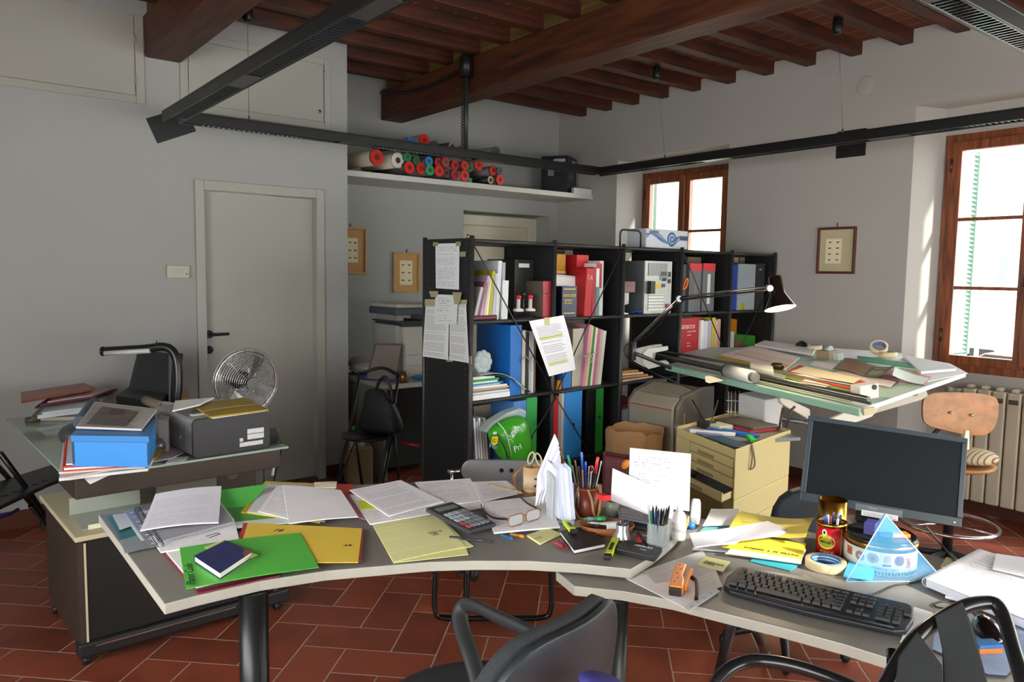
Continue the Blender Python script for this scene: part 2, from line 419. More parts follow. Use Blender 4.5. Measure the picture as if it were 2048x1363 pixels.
nt = glass.node_tree; nt.nodes.remove(nt.nodes['Principled BSDF']); tr = N(nt, 'ShaderNodeBsdfTransparent'); gl = N(nt, 'ShaderNodeBsdfGlossy'); gl.inputs['Roughness'].default_value = .02
tr.inputs[0].default_value = (.93, .96, .95, 1); mxs = N(nt, 'ShaderNodeMixShader'); mxs.inputs[0].default_value = .06
nt.links.new(tr.outputs[0], mxs.inputs[1]); nt.links.new(gl.outputs[0], mxs.inputs[2]); nt.links.new(mxs.outputs[0], nt.nodes['Material Output'].inputs[0])
shut = M('7d9c90', .6, var=.06)
def window(nm, y0, y1, z0, z1, rows=3, shutters=True):
    d = thing(nm, None, None, (XN, (y0+y1)/2, z0), kind='structure')
    def fr(xa, xb, ya, yb, za, zb, t, nm_, par=None):
        g = G().bx(xa, xb, ya, ya+t, za, zb).bx(xa, xb, yb-t, yb, za, zb).bx(xa, xb, ya+t, yb-t, za, za+t).bx(xa, xb, ya+t, yb-t, zb-t, zb)
        return obj(nm_, g, wwood, par or d, bevel=.004)
    fr(XN-.03, XN+.05, y0, y1, z0, z1, .055, 'window_frame')
    ym = (y0+y1)/2
    for k, (a_, b_) in enumerate(((y0+.05, ym-.002), (ym+.002, y1-.05))):
        s_ = fr(XN-.05, XN, a_, b_, z0+.05, z1-.05, .062, 'sash')
        g = G()
        for i in range(1, rows):
            zz = z0+.11+(z1-z0-.22)*i/rows; g.bx(XN-.045, XN-.01, a_+.06, b_-.06, zz-.011, zz+.011)
        obj('glazing_bar', g, wwood, s_)
        obj('pane', G().bx(XN-.03, XN-.026, a_+.055, b_-.055, z0+.1, z1-.1), glass, s_)
    g = G().bx(XN-.075, XN-.05, ym-.022, ym+.022, z0+.07, z1-.07); obj('window_lath', g, wwood, d, bevel=.005)
    g = G().bx(XN-.1, XN-.075, ym-.014, ym+.014, z0+.62, z0+.74).tube([(XN-.1, ym, z0+.68), (XN-.13, ym, z0+.68), (XN-.135, ym, z0+.58)], .008, 8); obj('window_latch', g, M('3d3d3c', .4, .6), d)
    for zz in (z0+.2, z1-.25): obj('hinge', G().cyl((XN-.055, y1-.05, zz), (XN-.055, y1-.05, zz+.09), .009, seg=8), M('4c4238', .4, .7), d)
    if shutters:                                                                # louvred shutter folded back outside
        g = G(); yy = y1+.25; g.bx(XN+.3, XN+.34, yy-.14, yy-.10, z0, z1).bx(XN+.82, XN+.86, yy-.14, yy-.10, z0, z1)
        for i in range(46): g.box((XN+.58, yy-.12, z0+.04+i*.034), (.5, .03, .006), M4=Matrix.Rotation(.6, 4, 'X'))
        g.bx(XN+.3, XN+.86, yy-.14, yy-.1, z0, z0+.05)
        obj('shutter', g, shut, d)
window('window_1', W1[0]+.12, W1[1]-.10, WZ0, WZ1+.02); window('window_2', W2[0]+.02, W2[1]-.10, WZ0, WZ1+.02); window('window_unseen', W3[0]+.08, W3[1]-.10, .1, 2.87, shutters=False)
# ---- ceiling: brick field, joists, two main beams
def brick():
    mt, nt, pb = base_mat('ceiling bricks'); L = nt.links.new; tc = N(nt, 'ShaderNodeTexCoord')
    mp = N(nt, 'ShaderNodeMapping'); mp.inputs['Rotation'].default_value = (0, 0, math.pi/2); L(tc.outputs['Object'], mp.inputs['Vector'])
    b = N(nt, 'ShaderNodeTexBrick'); L(mp.outputs[0], b.inputs['Vector']); b.inputs['Scale'].default_value = 1; b.inputs['Brick Width'].default_value = .35; b.inputs['Row Height'].default_value = .15; b.inputs['Mortar Size'].default_value = .006; b.offset = 0
    b.inputs['Color1'].default_value = hx('5A2B18'); b.inputs['Color2'].default_value = hx('6E3820'); b.inputs['Mortar'].default_value = hx('8A6A50'); L(b.outputs[0], pb.inputs['Base Color']); pb.inputs['Roughness'].default_value = .8
    return mt
obj('ceiling', G().bx(-1.6, XW+.4, -1.6, YB+.3, ZC, ZC+.1), brick(), kind='structure')
jw = wood('2A1008', '54250F', 'X', 1., .6); bw = wood('2E1209', '5E2F14', 'Y', .8, .55)
yj = [5.64-.3495*i for i in range(-1, 21)]
for k, y in enumerate(yj):
    g = G()
    g.bx(-1.6, XW+.05, y, y+.085, ZJ, ZC)
    if y+.085 > YB: continue
    obj('joist', g, jw, kind='structure', bevel=.004)
beam = G().bx(1.18, 1.395, -1.6, YB if False else YL, ZB, ZJ)
obj('main_beam', beam, bw, kind='structure', bevel=.012)
obj('main_beam', G().bx(3.24, 3.455, -1.6, YB, ZB, ZJ), bw, kind='structure', bevel=.012)
# boards closing the gaps between joists above the big beams
g = G()
for y in yj:
    if y-.2645 > -1.6: g.bx(3.26, 3.28, y-.2645, y, ZJ, ZC).bx(1.2, 1.22, y-.2645, y, ZJ, ZC)
obj('trim_1', g, wood('4a3a1c', '6e5a2c', 'Y'), kind='structure')
# skirting
red = M('4A211A', .5, var=.1)
obj('baseboard_left', G().bx(-1.6, DX0-.06, YL-.014, YL, 0, .105), M('5C3020', .5, var=.1), kind='structure')
obj('baseboard_door', G().bx(DX1+.06, 2.564, YL-.014, YL, 0, .09).bx(2.55, 2.564, YL, YB, 0, .09).bx(2.55, NX0, YB-.014, YB, 0, .09), red, kind='structure')
obj('baseboard_right', G().bx(XW-.014, XW, W1[1], YB, 0, .09).bx(XW-.014, XW, W2[1], W1[0], 0, .09).bx(XW-.014, XW, W3[1], W2[0], 0, .09).bx(XN-.044, XN-.03, W2[0]+.08, W2[1]-.1, 0, .09), red, kind='structure')
g = G().bx(-1.72, -1.6, -1.7, -1.3, 0, 3.3).bx(-1.72, -1.6, 2.6, YL+.3, 0, 3.3).bx(-1.72, -1.6, -1.3, 2.6, 0, .8).bx(-1.72, -1.6, -1.3, 2.6, 2.2, 3.3); obj('wall_left_rear_unseen', g, plaster, kind='structure')  # unseen wall, its opening sized to light the shelf end
g = G().bx(-1.7, -.9, -1.72, -1.6, 0, 3.3).bx(4.7, XN+.12, -1.72, -1.6, 0, 3.3).bx(-.9, 2.69, -1.72, -1.6, 1.6, 3.3).bx(-.9, .9, -1.72, -1.6, .7, 1.6).bx(3.0, 4.7, -1.72, -1.6, 1.6, 3.3).bx(2.69, 3.0, -1.72, -1.6, 2.8, 3.3).bx(-.9, 4.7, -1.72, -1.6, 0, .7); obj('wall_rear_unseen', g, plaster, kind='structure')  # unseen wall, low opening and tall slot shaped to steer daylight and sun
# ---- street seen through the windows
fac = M('D8D2C2', .9, var=.05, vs=1)
HX = 46; yc = PX(1975, 530, HX)[1]; zu = PX(1975, 532, HX)[2]-.9; zl = PX(1975, 620, HX)[2]-.9
h = thing('street_house', 'pale rendered house across the square with green shutters, seen through the right window', 'house', (HX, 20, -3.2))
obj('wall', G().bx(HX, HX+8, -12, 70, -3.2, 13), fac, h)
obj('roof', G().prism([(HX-.8, -12, 13), (HX+8, -12, 13), (HX+8, -12, 15.5)], (0, 82, 0)), M('9a6a52', .8, var=.15, vs=2), h)
for k in range(-4, 10):
    for zz, op in ((zu, 1), (zl, 0), (zu+4.2, 1)):
        yy = yc+7.5*k; w_ = obj('window', G().bx(HX-.03, HX+.02, yy-.5, yy+.5, zz, zz+1.7), M('9aa2a4', .3, var=.1), h)
        for s_ in ((-1, 1) if op else (0,)): obj('shutter', G().bx(HX-.1, HX-.04, yy+s_*.775-(.225 if op else .48), yy+s_*.775+(.225 if op else .48), zz, zz+1.7), M('6A9C82' if op else '74898e', .7, var=.1), w_)
pl_ = PX(1957, 640, 36)
g = G().lathe([(.12, 0), (.10, .3), (.08, 5.2), (.001, 5.22)], seg=12).t(Matrix.Translation((36, pl_[1], -3.2)))
obj('lamp_post', g, M('7a756a', .6), label='pale lamp post on the square outside the right window', cat='lamp post')
obj('street', G().bx(6.2, HX, -12, 70, -3.4, -3.2), M('8c8880', .9, var=.05), kind='structure')
def car(x, y, c, label):
    t = thing('parked_car', label, 'car', (x, y, -3.2), 'cars parked in the street')
    prof = [(-2, .35), (-2.05, .8), (-1.3, .98), (-.7, 1.42), (.6, 1.45), (1.3, 1.0), (1.95, .85), (2.05, .4)]
    obj('body', G().prism([(x-.85, y+a_, -3.2+b_) for a_, b_ in prof], (1.7, 0, 0)), M(c, .25, coat=.5), t, bevel=.08, seg=3)
    gp_ = [(-1.15, 1.0), (-.66, 1.38), (.56, 1.41), (1.15, 1.02)]
    obj('side_window', G().prism([(x-.86, y+a_, -3.2+b_) for a_, b_ in gp_], (1.72, 0, 0)), BLKG, t)
    for q in (-1.3, 1.3):
        for s_ in (-.84, .66): obj('wheel', G().cyl((x+s_, y+q, -2.88), (x+s_+.2, y+q, -2.88), .32, seg=24), BLK, t)
c1_ = PX(1972, 670, 42)[1]; c2_ = PX(1985, 680, 39)[1]
car(42, c1_, '7f868c', 'silver car parked across the square by the lamp post'); car(39, c2_-.6, 'b03a34', 'red car parked on the square, seen low in the right window')
# ================================================================ overhead cupboards, light track, high shelf
def cupboard(x0, x1, z0, z1, label, keyhole=None, ix0=None, ix1=None):
    t = thing('overhead_cupboard', label, 'cupboard', ((x0+x1)/2, YL, z0), 'flush cupboards high in the left wall')
    ia, ib = (ix0 or x0+.05), (ix1 or x1-.05); y = YL-.012
    g = G().bx(x0, ia, y, YL+.01, z0, z1).bx(ib, x1, y, YL+.01, z0, z1).bx(ia, ib, y, YL+.01, z0, z0+.045)
    if z1 < ZJ-.03: g.bx(ia, ib, y, YL+.01, z1-.045, z1)
    obj('cupboard_frame', g, paint, t, bevel=.003)
    dd = obj('cupboard_door', G().bx(ia+.004, ib-.004, YL-.008, YL+.01, z0+.049, z1-.05 if z1 < ZJ-.03 else z1), paint, t, bevel=.002)
    if keyhole is not None:
        g = G().lathe([(.001, 0), (.013, 0), (.013, .006), (.009, .009)], seg=16, M4=Matrix.Rotation(math.pi/2, 4, 'X')).t(Matrix.Translation((keyhole[0], YL-.008, keyhole[2])))
        obj('lock', g, CHR, dd)
    for zz in (z0+.12, z0+.36): obj('hinge', G().cyl((ib, YL-.016, zz), (ib, YL-.016, zz+.05), .006, seg=8), paint, t)
cupboard(-.9, 1.175, 2.568, 3.10, 'flat grey cupboard door high on the left wall, left of the short ceiling beam', ix1=1.124)
a_ = PY(359, 150, YL); b_ = PY(661, 260, YL)
cupboard(a_[0], b_[0], b_[2], 3.06, 'grey cupboard door with a small lock above the white door', PY(638, 223, YL))
# ---- suspended rectangle of black linear lights
TZ = 2.38; rb = M('101112', .4, var=.04); lou = stripes('D8DCE0', '50565C', 'X', .022, .35, .2, .9); louY = stripes('D8DCE0', '50565C', 'Y', .022, .35, .2, .9)
RX0, RX1, RY0, RY1, RW, RH = 1.14, 4.62, 1.03, 4.73, .10, .06
t = thing('suspended_light_track', 'black linear ceiling light hung on wires as a large open rectangle', 'ceiling light', ((RX0+RX1)/2, (RY0+RY1)/2, TZ))
for nm, (x0, x1, y0, y1) in {'a': (RX0, RX0+RW, RY0, RY1), 'b': (RX1-RW, RX1, RY0, RY1), 'c': (RX0+RW, RX1-RW, RY1-RW, RY1), 'd': (RX0+RW, RX1-RW, RY0, RY0+RW)}.items():
    g = G(); q = .012
    alongx = nm in 'cd'
    g.bx(x0, x1, y0, y1, TZ+RH-.01, TZ+RH)
    if alongx: g.bx(x0, x1, y0, y0+q, TZ, TZ+RH-.01).bx(x0, x1, y1-q, y1, TZ, TZ+RH-.01)
    else: g.bx(x0, x0+q, y0, y1, TZ, TZ+RH-.01).bx(x1-q, x1, y0, y1, TZ, TZ+RH-.01)
    r_ = obj('rail', g, rb, t, bevel=.002)
    n = 3; L_ = (x1-x0) if alongx else (y1-y0)
    for k in range(n):
        s0 = L_*(k/n)+.12; s1 = L_*((k+1)/n)-.12; g = G(); gap = .03; m_ = int((s1-s0)/gap)
        for i in range(m_):
            p0 = s0+i*gap
            if alongx: g.bx(x0+p0, x0+p0+.002, y0+q, y1-q, TZ+.004, TZ+.026)
            else: g.bx(x0+q, x1-q, y0+p0, y0+p0+.002, TZ+.004, TZ+.026)
        if alongx: g.bx(x0+s0, x0+s1, y0+q, y0+q+.003, TZ+.003, TZ+.03).bx(x0+s0, x0+s1, y1-q-.003, y1-q, TZ+.003, TZ+.03)
        else: g.bx(x0+q, x0+q+.003, y0+s0, y0+s1, TZ+.003, TZ+.03).bx(x1-q-.003, x1-q, y0+s0, y0+s1, TZ+.003, TZ+.03)
        obj('louvre', g, M('DDE2E6', .12, 1., var=.02), t)
        if alongx: obj('reflector', G().bx(x0+s0, x0+s1, y0+q, y1-q, TZ+.03, TZ+.034), M('B9C0C6', .2, 1., var=.02), t)
        else: obj('reflector', G().bx(x0+q, x1-q, y0+s0, y0+s1, TZ+.03, TZ+.034), M('B9C0C6', .2, 1., var=.02), t)
        if k < n-1:
            c0 = s1+.0; c1 = L_*((k+1)/n)+.12
            if alongx: obj('blank_cover', G().bx(x0+c0, x0+c1, y0+q, y1-q, TZ+.002, TZ+.006), M('4a4744', .4, .3), t)
            else: obj('blank_cover', G().bx(x0+q, x1-q, y0+c0, y0+c1, TZ+.002, TZ+.006), M('4a4744', .4, .3), t)
for (x, y, pole) in ((4.34, 3.98, 0), (4.56, 2.55, 0), (3.2, 4.68, 1), (1.62, 4.68, 0)):
    xx = RX1-.05 if x > 4 else x; yy = RY1-.05 if x < 4 else y
    g = G().cyl((xx, yy, TZ+RH), (xx, yy, TZ+RH+.03), .006, seg=8); g.tube([(xx, yy, TZ+RH+.02), (xx-(.12 if x > 4 else 0), yy, ZJ-.02)], .0016, 6); obj('suspension_wire', g, M('6d6f70', .3, .8), t)
    x2 = xx-(.12 if x > 4 else 0)
    if pole:
        g = G().lathe([(.05, 0), (.05, .14), (.035, .16), (.001, .16)], seg=20).t(Matrix.Translation((xx, yy-.0, ZJ-.16))); obj('ceiling_mount', g, rb, t)
        obj('feed_tube', G().cyl((xx, yy, TZ+RH), (xx, yy, ZJ-.15), .017), M('2d2f31', .4), t)
        pts = [(xx-.028+.012*math.cos(i*1.3), yy+.012*math.sin(i*1.3), TZ+RH+.02+i*(.45/110)) for i in range(110)]
        obj('coiled_cord', G().tube(pts, .0035, 6), BLK, t)
    elif x > 4 or True:
        g = G().lathe([(.02, 0), (.03, .02), (.03, .09), (.02, .10)], seg=16).t(Matrix.Translation((x2, yy, ZJ-.10))); obj('ceiling_mount', g, rb, t)
# a black cable hanging along the beam
obj('beam_cable', G().tube(smooth([(3.17, 4.66, 3.02), (3.19, 5.0, 2.99), (3.215, 5.5, 3.0), (3.225, 6.02, 3.08)]), .011, 8), BLK, label='black cable sagging along the side of the large beam to the far wall', cat='cable')
# ---- wedge speakers
def speaker(P, dirv, w, h, label, rot):
    t = thing('wall_speaker', label, 'speaker', tuple(P), 'small black wedge speakers near the light track')
    n = V3(dirv).normalized(); s_ = n.cross(Vector((0, 0, 1))); F = frame(V3(P), s_, Vector((0, 0, 1))) @ Matrix.Rotation(rot, 4, 'Z')
    P4 = [(-w/2, -h/2, 0), (w/2, -h/2, 0), (w/2, h/2, 0), (-w/2, h/2, 0)]
    # wedge: deep at the top, thin at the bottom
    P5 = [Vector(q) for q in ((-w/2, -h/2, 0), (w/2, -h/2, 0), (w/2, h/2, 0), (-w/2, h/2, 0), (-w/2+.02, -h/2+.01, .03), (w/2-.02, -h/2+.01, .03), (w/2-.01, h/2, .13), (-w/2+.01, h/2, .13))]
    g = G().add([F @ q for q in P5], [(3, 2, 1, 0), (4, 5, 6, 7), (0, 1, 5, 4), (1, 2, 6, 5), (2, 3, 7, 6), (3, 0, 4, 7)])
    obj('cabinet', g, M('1d1e20', .4), t, bevel=.008, seg=3)
    g = G(); N5 = (P5[5]-P5[4]).cross(P5[7]-P5[4]).normalized(); c = (P5[4]+P5[5]+P5[6]+P5[7])/4
    g.add([F @ (c+(q-c)*.86+N5*.004) for q in P5[4:]], [(0, 1, 2, 3)]); g2 = g
    obj('grille', g2, M('26282a', .7, bump=.6, bs=900), t)
pL = PY(343, 250, YL); speaker((pL[0], YL-.001, pL[2]), (0, -1, 0), .27, .17, 'black wedge speaker tilted on the left wall below the light track corner', math.radians(-24))
pR = PX(1702, 287, XW); speaker((XW-.001, pR[1], pR[2]), (-1, 0, 0), .23, .2, 'black wedge speaker on the window wall between the two windows', 0)
# vent, thermostat
g = G().lathe([(.001, 0), (.066, 0), (.066, .004), (.06, .006), (.001, .006)], seg=32, M4=Matrix.Rotation(-math.pi/2, 4, 'Y')).t(Matrix.Translation(PX(1731, 172, XW)))
obj('round_wall_cover', g, plaster_w, label='round pale cover plate high on the window wall', cat='cover plate', bevel=.002)
pT = PY(355, 543, YL); t = thing('thermostat', 'small beige thermostat with a display on the left wall', 'thermostat', (pT[0], YL, pT[2]-.04))
obj('housing', G().bx(pT[0]-.07, pT[0]+.07, YL-.026, YL, pT[2]-.042, pT[2]+.042), M('B8B7A4', .5), t, bevel=.006)
obj('display', G().bx(pT[0]-.038, pT[0]+.035, YL-.028, YL-.024, pT[2]-.006, pT[2]+.02), M('6e7a64', .2), t)
obj('button', G().bx(pT[0]+.045, pT[0]+.058, YL-.03, YL-.024, pT[2]-.02, pT[2]-.008), M('8c8a7c', .4), t)
# ---- framed prints
def print_pic(O, ax, w, h, fc, mat_c, win, rows, label, group, specks, nail):
    """O = lower-left corner on the wall, ax = direction of the width seen from the room"""
    ax = V3(ax); up = Vector((0, 0, 1)); n = ax.cross(up); F = frame(V3(O), ax, up)
    t = thing('framed_print', label, 'picture', tuple(V3(O)+ax*w/2), group)
    b = .018
    def q(g, x0, x1, y0, y1, z0, z1): return g.add([F @ Vector((x, y, z)) for x in (x0, x1) for y in (y0, y1) for z in (z0, z1)], [(0, 1, 3, 2), (4, 6, 7, 5), (0, 4, 5, 1), (2, 3, 7, 6), (0, 2, 6, 4), (1, 5, 7, 3)])
    g = q(q(q(q(G(), 0, b, 0, h, 0, .02), w-b, w, 0, h, 0, .02), b, w-b, 0, b, 0, .02), b, w-b, h-b, h, 0, .02); obj('picture_frame', g, fc, t, bevel=.003)
    obj('mount_card', q(G(), b, w-b, b, h-b, .002, .006), mat_c, t)
    wx0, wx1, wy0, wy1 = win; pr = obj('print', q(G(), wx0, wx1, wy0, wy1, .006, .0075), M('E3D7B4', .7, var=.08, vs=30), t)
    g = G()
    for i in range(rows[0]):
        for j in range(rows[1]):
            cx = wx0+(wx1-wx0)*(i+.5)/rows[0]; cy = wy0+(wy1-wy0)*(j+.6)/(rows[1]+.2); s_ = specks
            g.ell((cx, cy, .0078), (s_*random.uniform(.8, 1.3), s_*.35, .0006), seg=10, rings=4)
            for k in (-1, 1): g.ell((cx+k*s_*.6, cy+s_*.2, .0078), (s_*.7, s_*.13, .0005), seg=8, rings=4, M4=Matrix.Rotation(k*.5, 4, 'Z'))
    g.t(F); obj('insect_drawings', g, M('3a3026', .8), pr)
    obj('hook', G().tube([F @ Vector((w/2, h, .004)), F @ Vector((w/2, h+.02, .008)), F @ Vector((w/2+.004, h+.03, .014))], .004, 8), M('4a3a2c', .5), t)
gf = wood('A27A48', 'C29A60', 'Z', 3, .4); tanm = M('C09560', .8)
O = PY(700, 548, YB-.001); x1_ = PY(732, 548, YB)[0]; zt_ = PY(716, 455, YB)[2]
print_pic((x1_-.30, YB-.001, O[2]), (1, 0, 0), .30, zt_-O[2], gf, tanm, (.07, .22, .10, .31), (3, 3), 'gilt-framed insect print on the alcove wall, half hidden by the wall corner', 'insect prints in light frames', .012, 0)
O = PY(785, 585, YB-.001); x1_ = PY(838, 585, YB)[0]; zt_ = PY(812, 505, YB)[2]
print_pic((O[0], YB-.001, O[2]), (1, 0, 0), x1_-O[0], zt_-O[2], gf, tanm, (.07, .20, .07, .29), (2, 3), 'gilt-framed insect print on the alcove wall above the photocopier', 'insect prints in light frames', .014, 0)
O = PX(1634, 547, XW); O2 = PX(1710, 547, XW); zt_ = PX(1675, 454, XW)[2]
print_pic((XW-.001, O[1], O[2]), (0, -1, 0), O[1]-O2[1], zt_-O[2], M('5a2a1e', .4), M('B9B08E', .8), (.065, .185, .075, .255), (2, 4), 'brown-framed insect print on the window wall beside the right window', None, .012, 0)
# ---- high shelf with poster tubes and boxes
HZ, HY = 2.33, 5.52
obj('wall_shelf', G().bx(2.556, XW-.004, HY, YB-.002, HZ-.045, HZ), M('C9C8C2', .5, var=.03), label='long white shelf high in the alcove holding cardboard tubes', cat='shelf', bevel=.003)
caps = [(488, 818, .052, 'E0261C', 1, 'cap'), (408, 830, .045, '2E7FCB', 1, 'cap'), (552, 850, .045, '4a4d50', 1, 'open'), (655, 858, .045, 'B79A6E', 1, 'open'), (705, 880, .04, '55585a', 1, 'cap'), (908, 888, .052, '5b5e60', 1, 'cap'),
 (210, 920, .068, 'D13225', 0, 'cap'), (332, 938, .066, 'DDE0DC', 0, 'cap'), (388, 918, .04, '2C8A4C', 0, 'cap'), (400, 980, .054, 'DB2B20', 0, 'cap'), (470, 985, .052, 'D8281E', 0, 'label'), (443, 940, .04, '27704A', 0, 'cap'), (515, 942, .042, '2F86C9', 0, 'cap'),
 (520, 995, .048, '2E9B5A', 0, 'cap'), (568, 947, .040, 'C22C28', 0, 'cap'), (575, 1000, .050, 'DE2C20', 0, 'cap'), (612, 948, .044, 'B2413C', 0, 'cap'), (622, 1012, .040, '8f5a4c', 0, 'open'), (668, 966, .048, 'B4303C', 0, 'cap'), (665, 1020, .044, 'B0223A', 0, 'cap'),
 (725, 967, .042, 'DB3A28', 0, 'cap'), (725, 1027, .052, 'D7382A', 0, 'cap'), (752, 985, .034, '3b7f56', 0, 'cap'), (805, 965, .052, 'D42A20', 0, 'cap'), (755, 1058, .024, '2f9a5c', 0, 'cap'), (880, 1052, .038, 'CBB58A', 0, 'open'), (890, 997, .046, 'D1352C', 0, 'cap'), (930, 1052, .050, 'DA3628', 0, 'cap'), (928, 1000, .038, '5a5c58', 0, 'cap')]
cn = {'E0261C': 'bright red', '2E7FCB': 'blue', '4a4d50': 'dark grey', 'B79A6E': 'tan', '55585a': 'grey', '5b5e60': 'grey'}
def cname(h):
    r, g_, b_ = [int(h[i:i+2], 16) for i in (0, 2, 4)]
    if max(r, g_, b_)-min(r, g_, b_) < 25: return 'white' if r > 180 else 'grey'
    if r > 170 and g_ > 130: return 'tan'
    if r >= g_ and r >= b_: return 'red' if r > 180 else 'dark red'
    return 'green' if g_ > b_ else 'blue'
axis = Vector((-.14, .99, 0)).normalized(); used = {}
for k, (zx, zy, r, c, top, kind_) in enumerate(sorted(caps, key=lambda q: -q[1])):
    x, y = zx/2.924+680, zy/2.924; ycap = HY+.045+(.03 if top else 0)+.02*(k % 3)
    P_ = V3(PY(x, y, ycap)); r *= .88; P_.z = max(P_.z, HZ+r+.001)
    L_ = YB-.01-ycap
    body = 'D8CDB4' if c in ('D13225', 'DDE0DC') else random.choice(['55585a', '3c3f41', '8d8a80', '6b6d6e', '4a4038'])
    if zx == 880: body = '17181a'
    side = 'left' if zx < 450 else ('right' if zx > 780 else 'middle')
    row = 'top layer' if top else ('second layer' if zy < 972 else 'bottom layer')
    lab = '%s-capped poster tube in the %s, %s of the high shelf stack' % (cname(c), row, side)
    t = thing('poster_tube', lab, 'poster tube', tuple(P_), 'poster tubes on the high shelf')
    e = P_+axis*L_; obj('tube', G().cyl(P_, e, r, seg=24), M(body, .5), t)
    if kind_ == 'open':
        g = G().tube([P_-axis*.003, P_+axis*.001], r*1.01, 24); obj('end_ring', g, M(c, .6), t)
        g = G().tube([P_-axis*.005, P_-axis*.002], r*.55, 20); obj('rolled_drawings', g, M('4b4238', .8), t)
    else:
        g = G().tube([P_-axis*.016, P_+axis*.004], r*1.05, 24); cp = obj('end_cap', g, M(c, .35), t)
        g = G().tube([P_-axis*.0175, P_-axis*.016], r*.42, 20); obj('cap_recess', g, M('6f1f1c' if r > .04 and c[0] in 'DCBE' else '3d4a44', .5), cp)
    if kind_ == 'label':
        F = frame(P_-axis*.018, Vector((.6, .8, 0)), (0, 0, 1)); g = G().add([F @ Vector(q) for q in ((-.02, -.016, 0), (.02, -.016, 0), (.02, .016, 0), (-.02, .016, 0), (-.02, -.016, .001), (.02, -.016, .001), (.02, .016, .001), (-.02, .016, .001))], [(0, 1, 2, 3), (7, 6, 5, 4)]); obj('label', g, PAP, t)
# navy carton and a small white box at the shelf's right end
c0 = PY(1178, 385, HY+.1)
t = thing('appliance_carton', 'dark navy carton with pale logos at the right end of the high shelf', 'carton', (4.95, HY+.2, HZ))
cx, cy = 5.02, HY+.17
F = Matrix.Translation((cx, cy, HZ)) @ Matrix.Rotation(math.radians(42), 4, 'Z')
ca = V3(PY(1133, 374, HY+.22)); cb = V3(PY(1178, 372, HY+.06)); cc = V3(PY(1207, 372, HY+.17))
navy = M('12141f', .35); hh = .36
ca = Vector((4.86, HY+.28, HZ)); cb = Vector((5.0, HY+.05, HZ)); cc = Vector((5.26, HY+.21, HZ)); cd_ = ca+cc-cb
obj('box', G().prism([ca, cb, cc, cd_], hh), navy, t, bevel=.003)
for (pa, pb) in ((ca, cb), (cb, cc)):
    F = frame(pa, pb-pa, (0, 0, 1)); L_ = (pb-pa).length
    g = G(); g.prism([F @ Vector((L_*.5, hh-.06, .001)), F @ Vector((L_*.88, hh-.06, .001)), F @ Vector((L_*.93, hh-.045, .001)), F @ Vector((L_*.88, hh-.03, .001)), F @ Vector((L_*.5, hh-.03, .001)), F @ Vector((L_*.45, hh-.045, .001))], F.to_3x3() @ Vector((0, 0, .0006)))
    obj('logo_lozenge', g, M('A9AEBE', .5), t)
F = frame(ca, cb-ca, (0, 0, 1)); g = G().prism([F @ Vector((.07, .17, .001)), F @ Vector((.13, .17, .001)), F @ Vector((.13, .27, .001)), F @ Vector((.07, .27, .001))], F.to_3x3() @ Vector((0, 0, .0006))); obj('appliance_picture', g, M('7d828b', .5, var=.4, vs=40), t)
F = frame(cb, cc-cb, (0, 0, 1)); g = G()
for (x_, y_, r_) in ((.07, .25, .018), (.17, .24, .02)): g.ell(F @ Vector((x_, y_, .001)), (.001, r_, r_*1.2), seg=12, rings=6, M4=Matrix.Rotation(math.radians(-50), 4, 'Z'))
for y_ in (.19, .165, .14): g.prism([F @ Vector((.05, y_, .001)), F @ Vector((.20, y_, .001)), F @ Vector((.20, y_+.008, .001)), F @ Vector((.05, y_+.008, .001))], F.to_3x3() @ Vector((0, 0, .0006)))
obj('printed_symbols', g, M('8e94a6', .5), t)
obj('small_box', G().prism([(5.05, HY+.005, HZ), (5.285, HY+.005, HZ), (5.285, HY+.045, HZ), (5.05, HY+.045, HZ)], .055), M('D5D4CE', .5), label='small flat white box in front of the navy carton', cat='box', bevel=.003)
# ================================================================ black metal bookshelf and what stands in it
SA = Vector((2.27, 3.255, 0)); SB = Vector((5.27, 3.44, 0)); SU = (SB-SA).normalized(); SV = Vector((-SU.y, SU.x, 0)); SWD = (SB-SA).length/5; SD = .42
LV = [1.729, 1.304, .879, .454, .03]
def sp(u, d, z): return SA+SU*u+SV*d+Vector((0, 0, z))
def spx(x, y, d):
    P_ = V3(PP(x, y, sp(0, d, 0), SV)); r_ = P_-SA; return r_.dot(SU), P_.z
SM = frame(SA, SU, SV)         # local (u, d, z)
def sbx(g, u0, u1, d0, d1, z0, z1, mi=0): return g.add([sp(u, d, z) for u in (u0, u1) for d in (d0, d1) for z in (z0, z1)], [(0, 1, 3, 2), (4, 6, 7, 5), (0, 4, 5, 1), (2, 3, 7, 6), (0, 2, 6, 4), (1, 5, 7, 3)], mi)
shb = M('15181a', .5, var=.08); shg = M('3a3a39', .4, .3)
t = thing('metal_bookshelf', 'long black perforated metal bookshelf dividing the room, papers taped to its end', 'bookshelf', tuple(SA+SU*1.5+SV*.2))
for i in range(6):
    u = i*SWD
    g = sbx(G(), u-.008, u+.008, .01, SD-.01, .0, LV[0])
    for d_ in (.035, SD-.035):
        for k in range(44):
            for s_ in (-1, 1): q = sp(u+s_*.0085, d_, .06+k*.038); g.add([q+SV*a+Vector((0, 0, b)) for a, b in ((.0035, 0), (0, .0035), (-.0035, 0), (0, -.0035))], [(0, 1, 2, 3) if s_ < 0 else (3, 2, 1, 0)], 1)
    up_ = obj('side_panel', g, [shb, M('7a7d7e', .4, .5)], t)
    g = G()
    for d_ in (0, SD): g.cyl(sp(u, d_, 0), sp(u, d_, LV[0]+.012), .013, seg=12)
    obj('post', g, shg, up_)
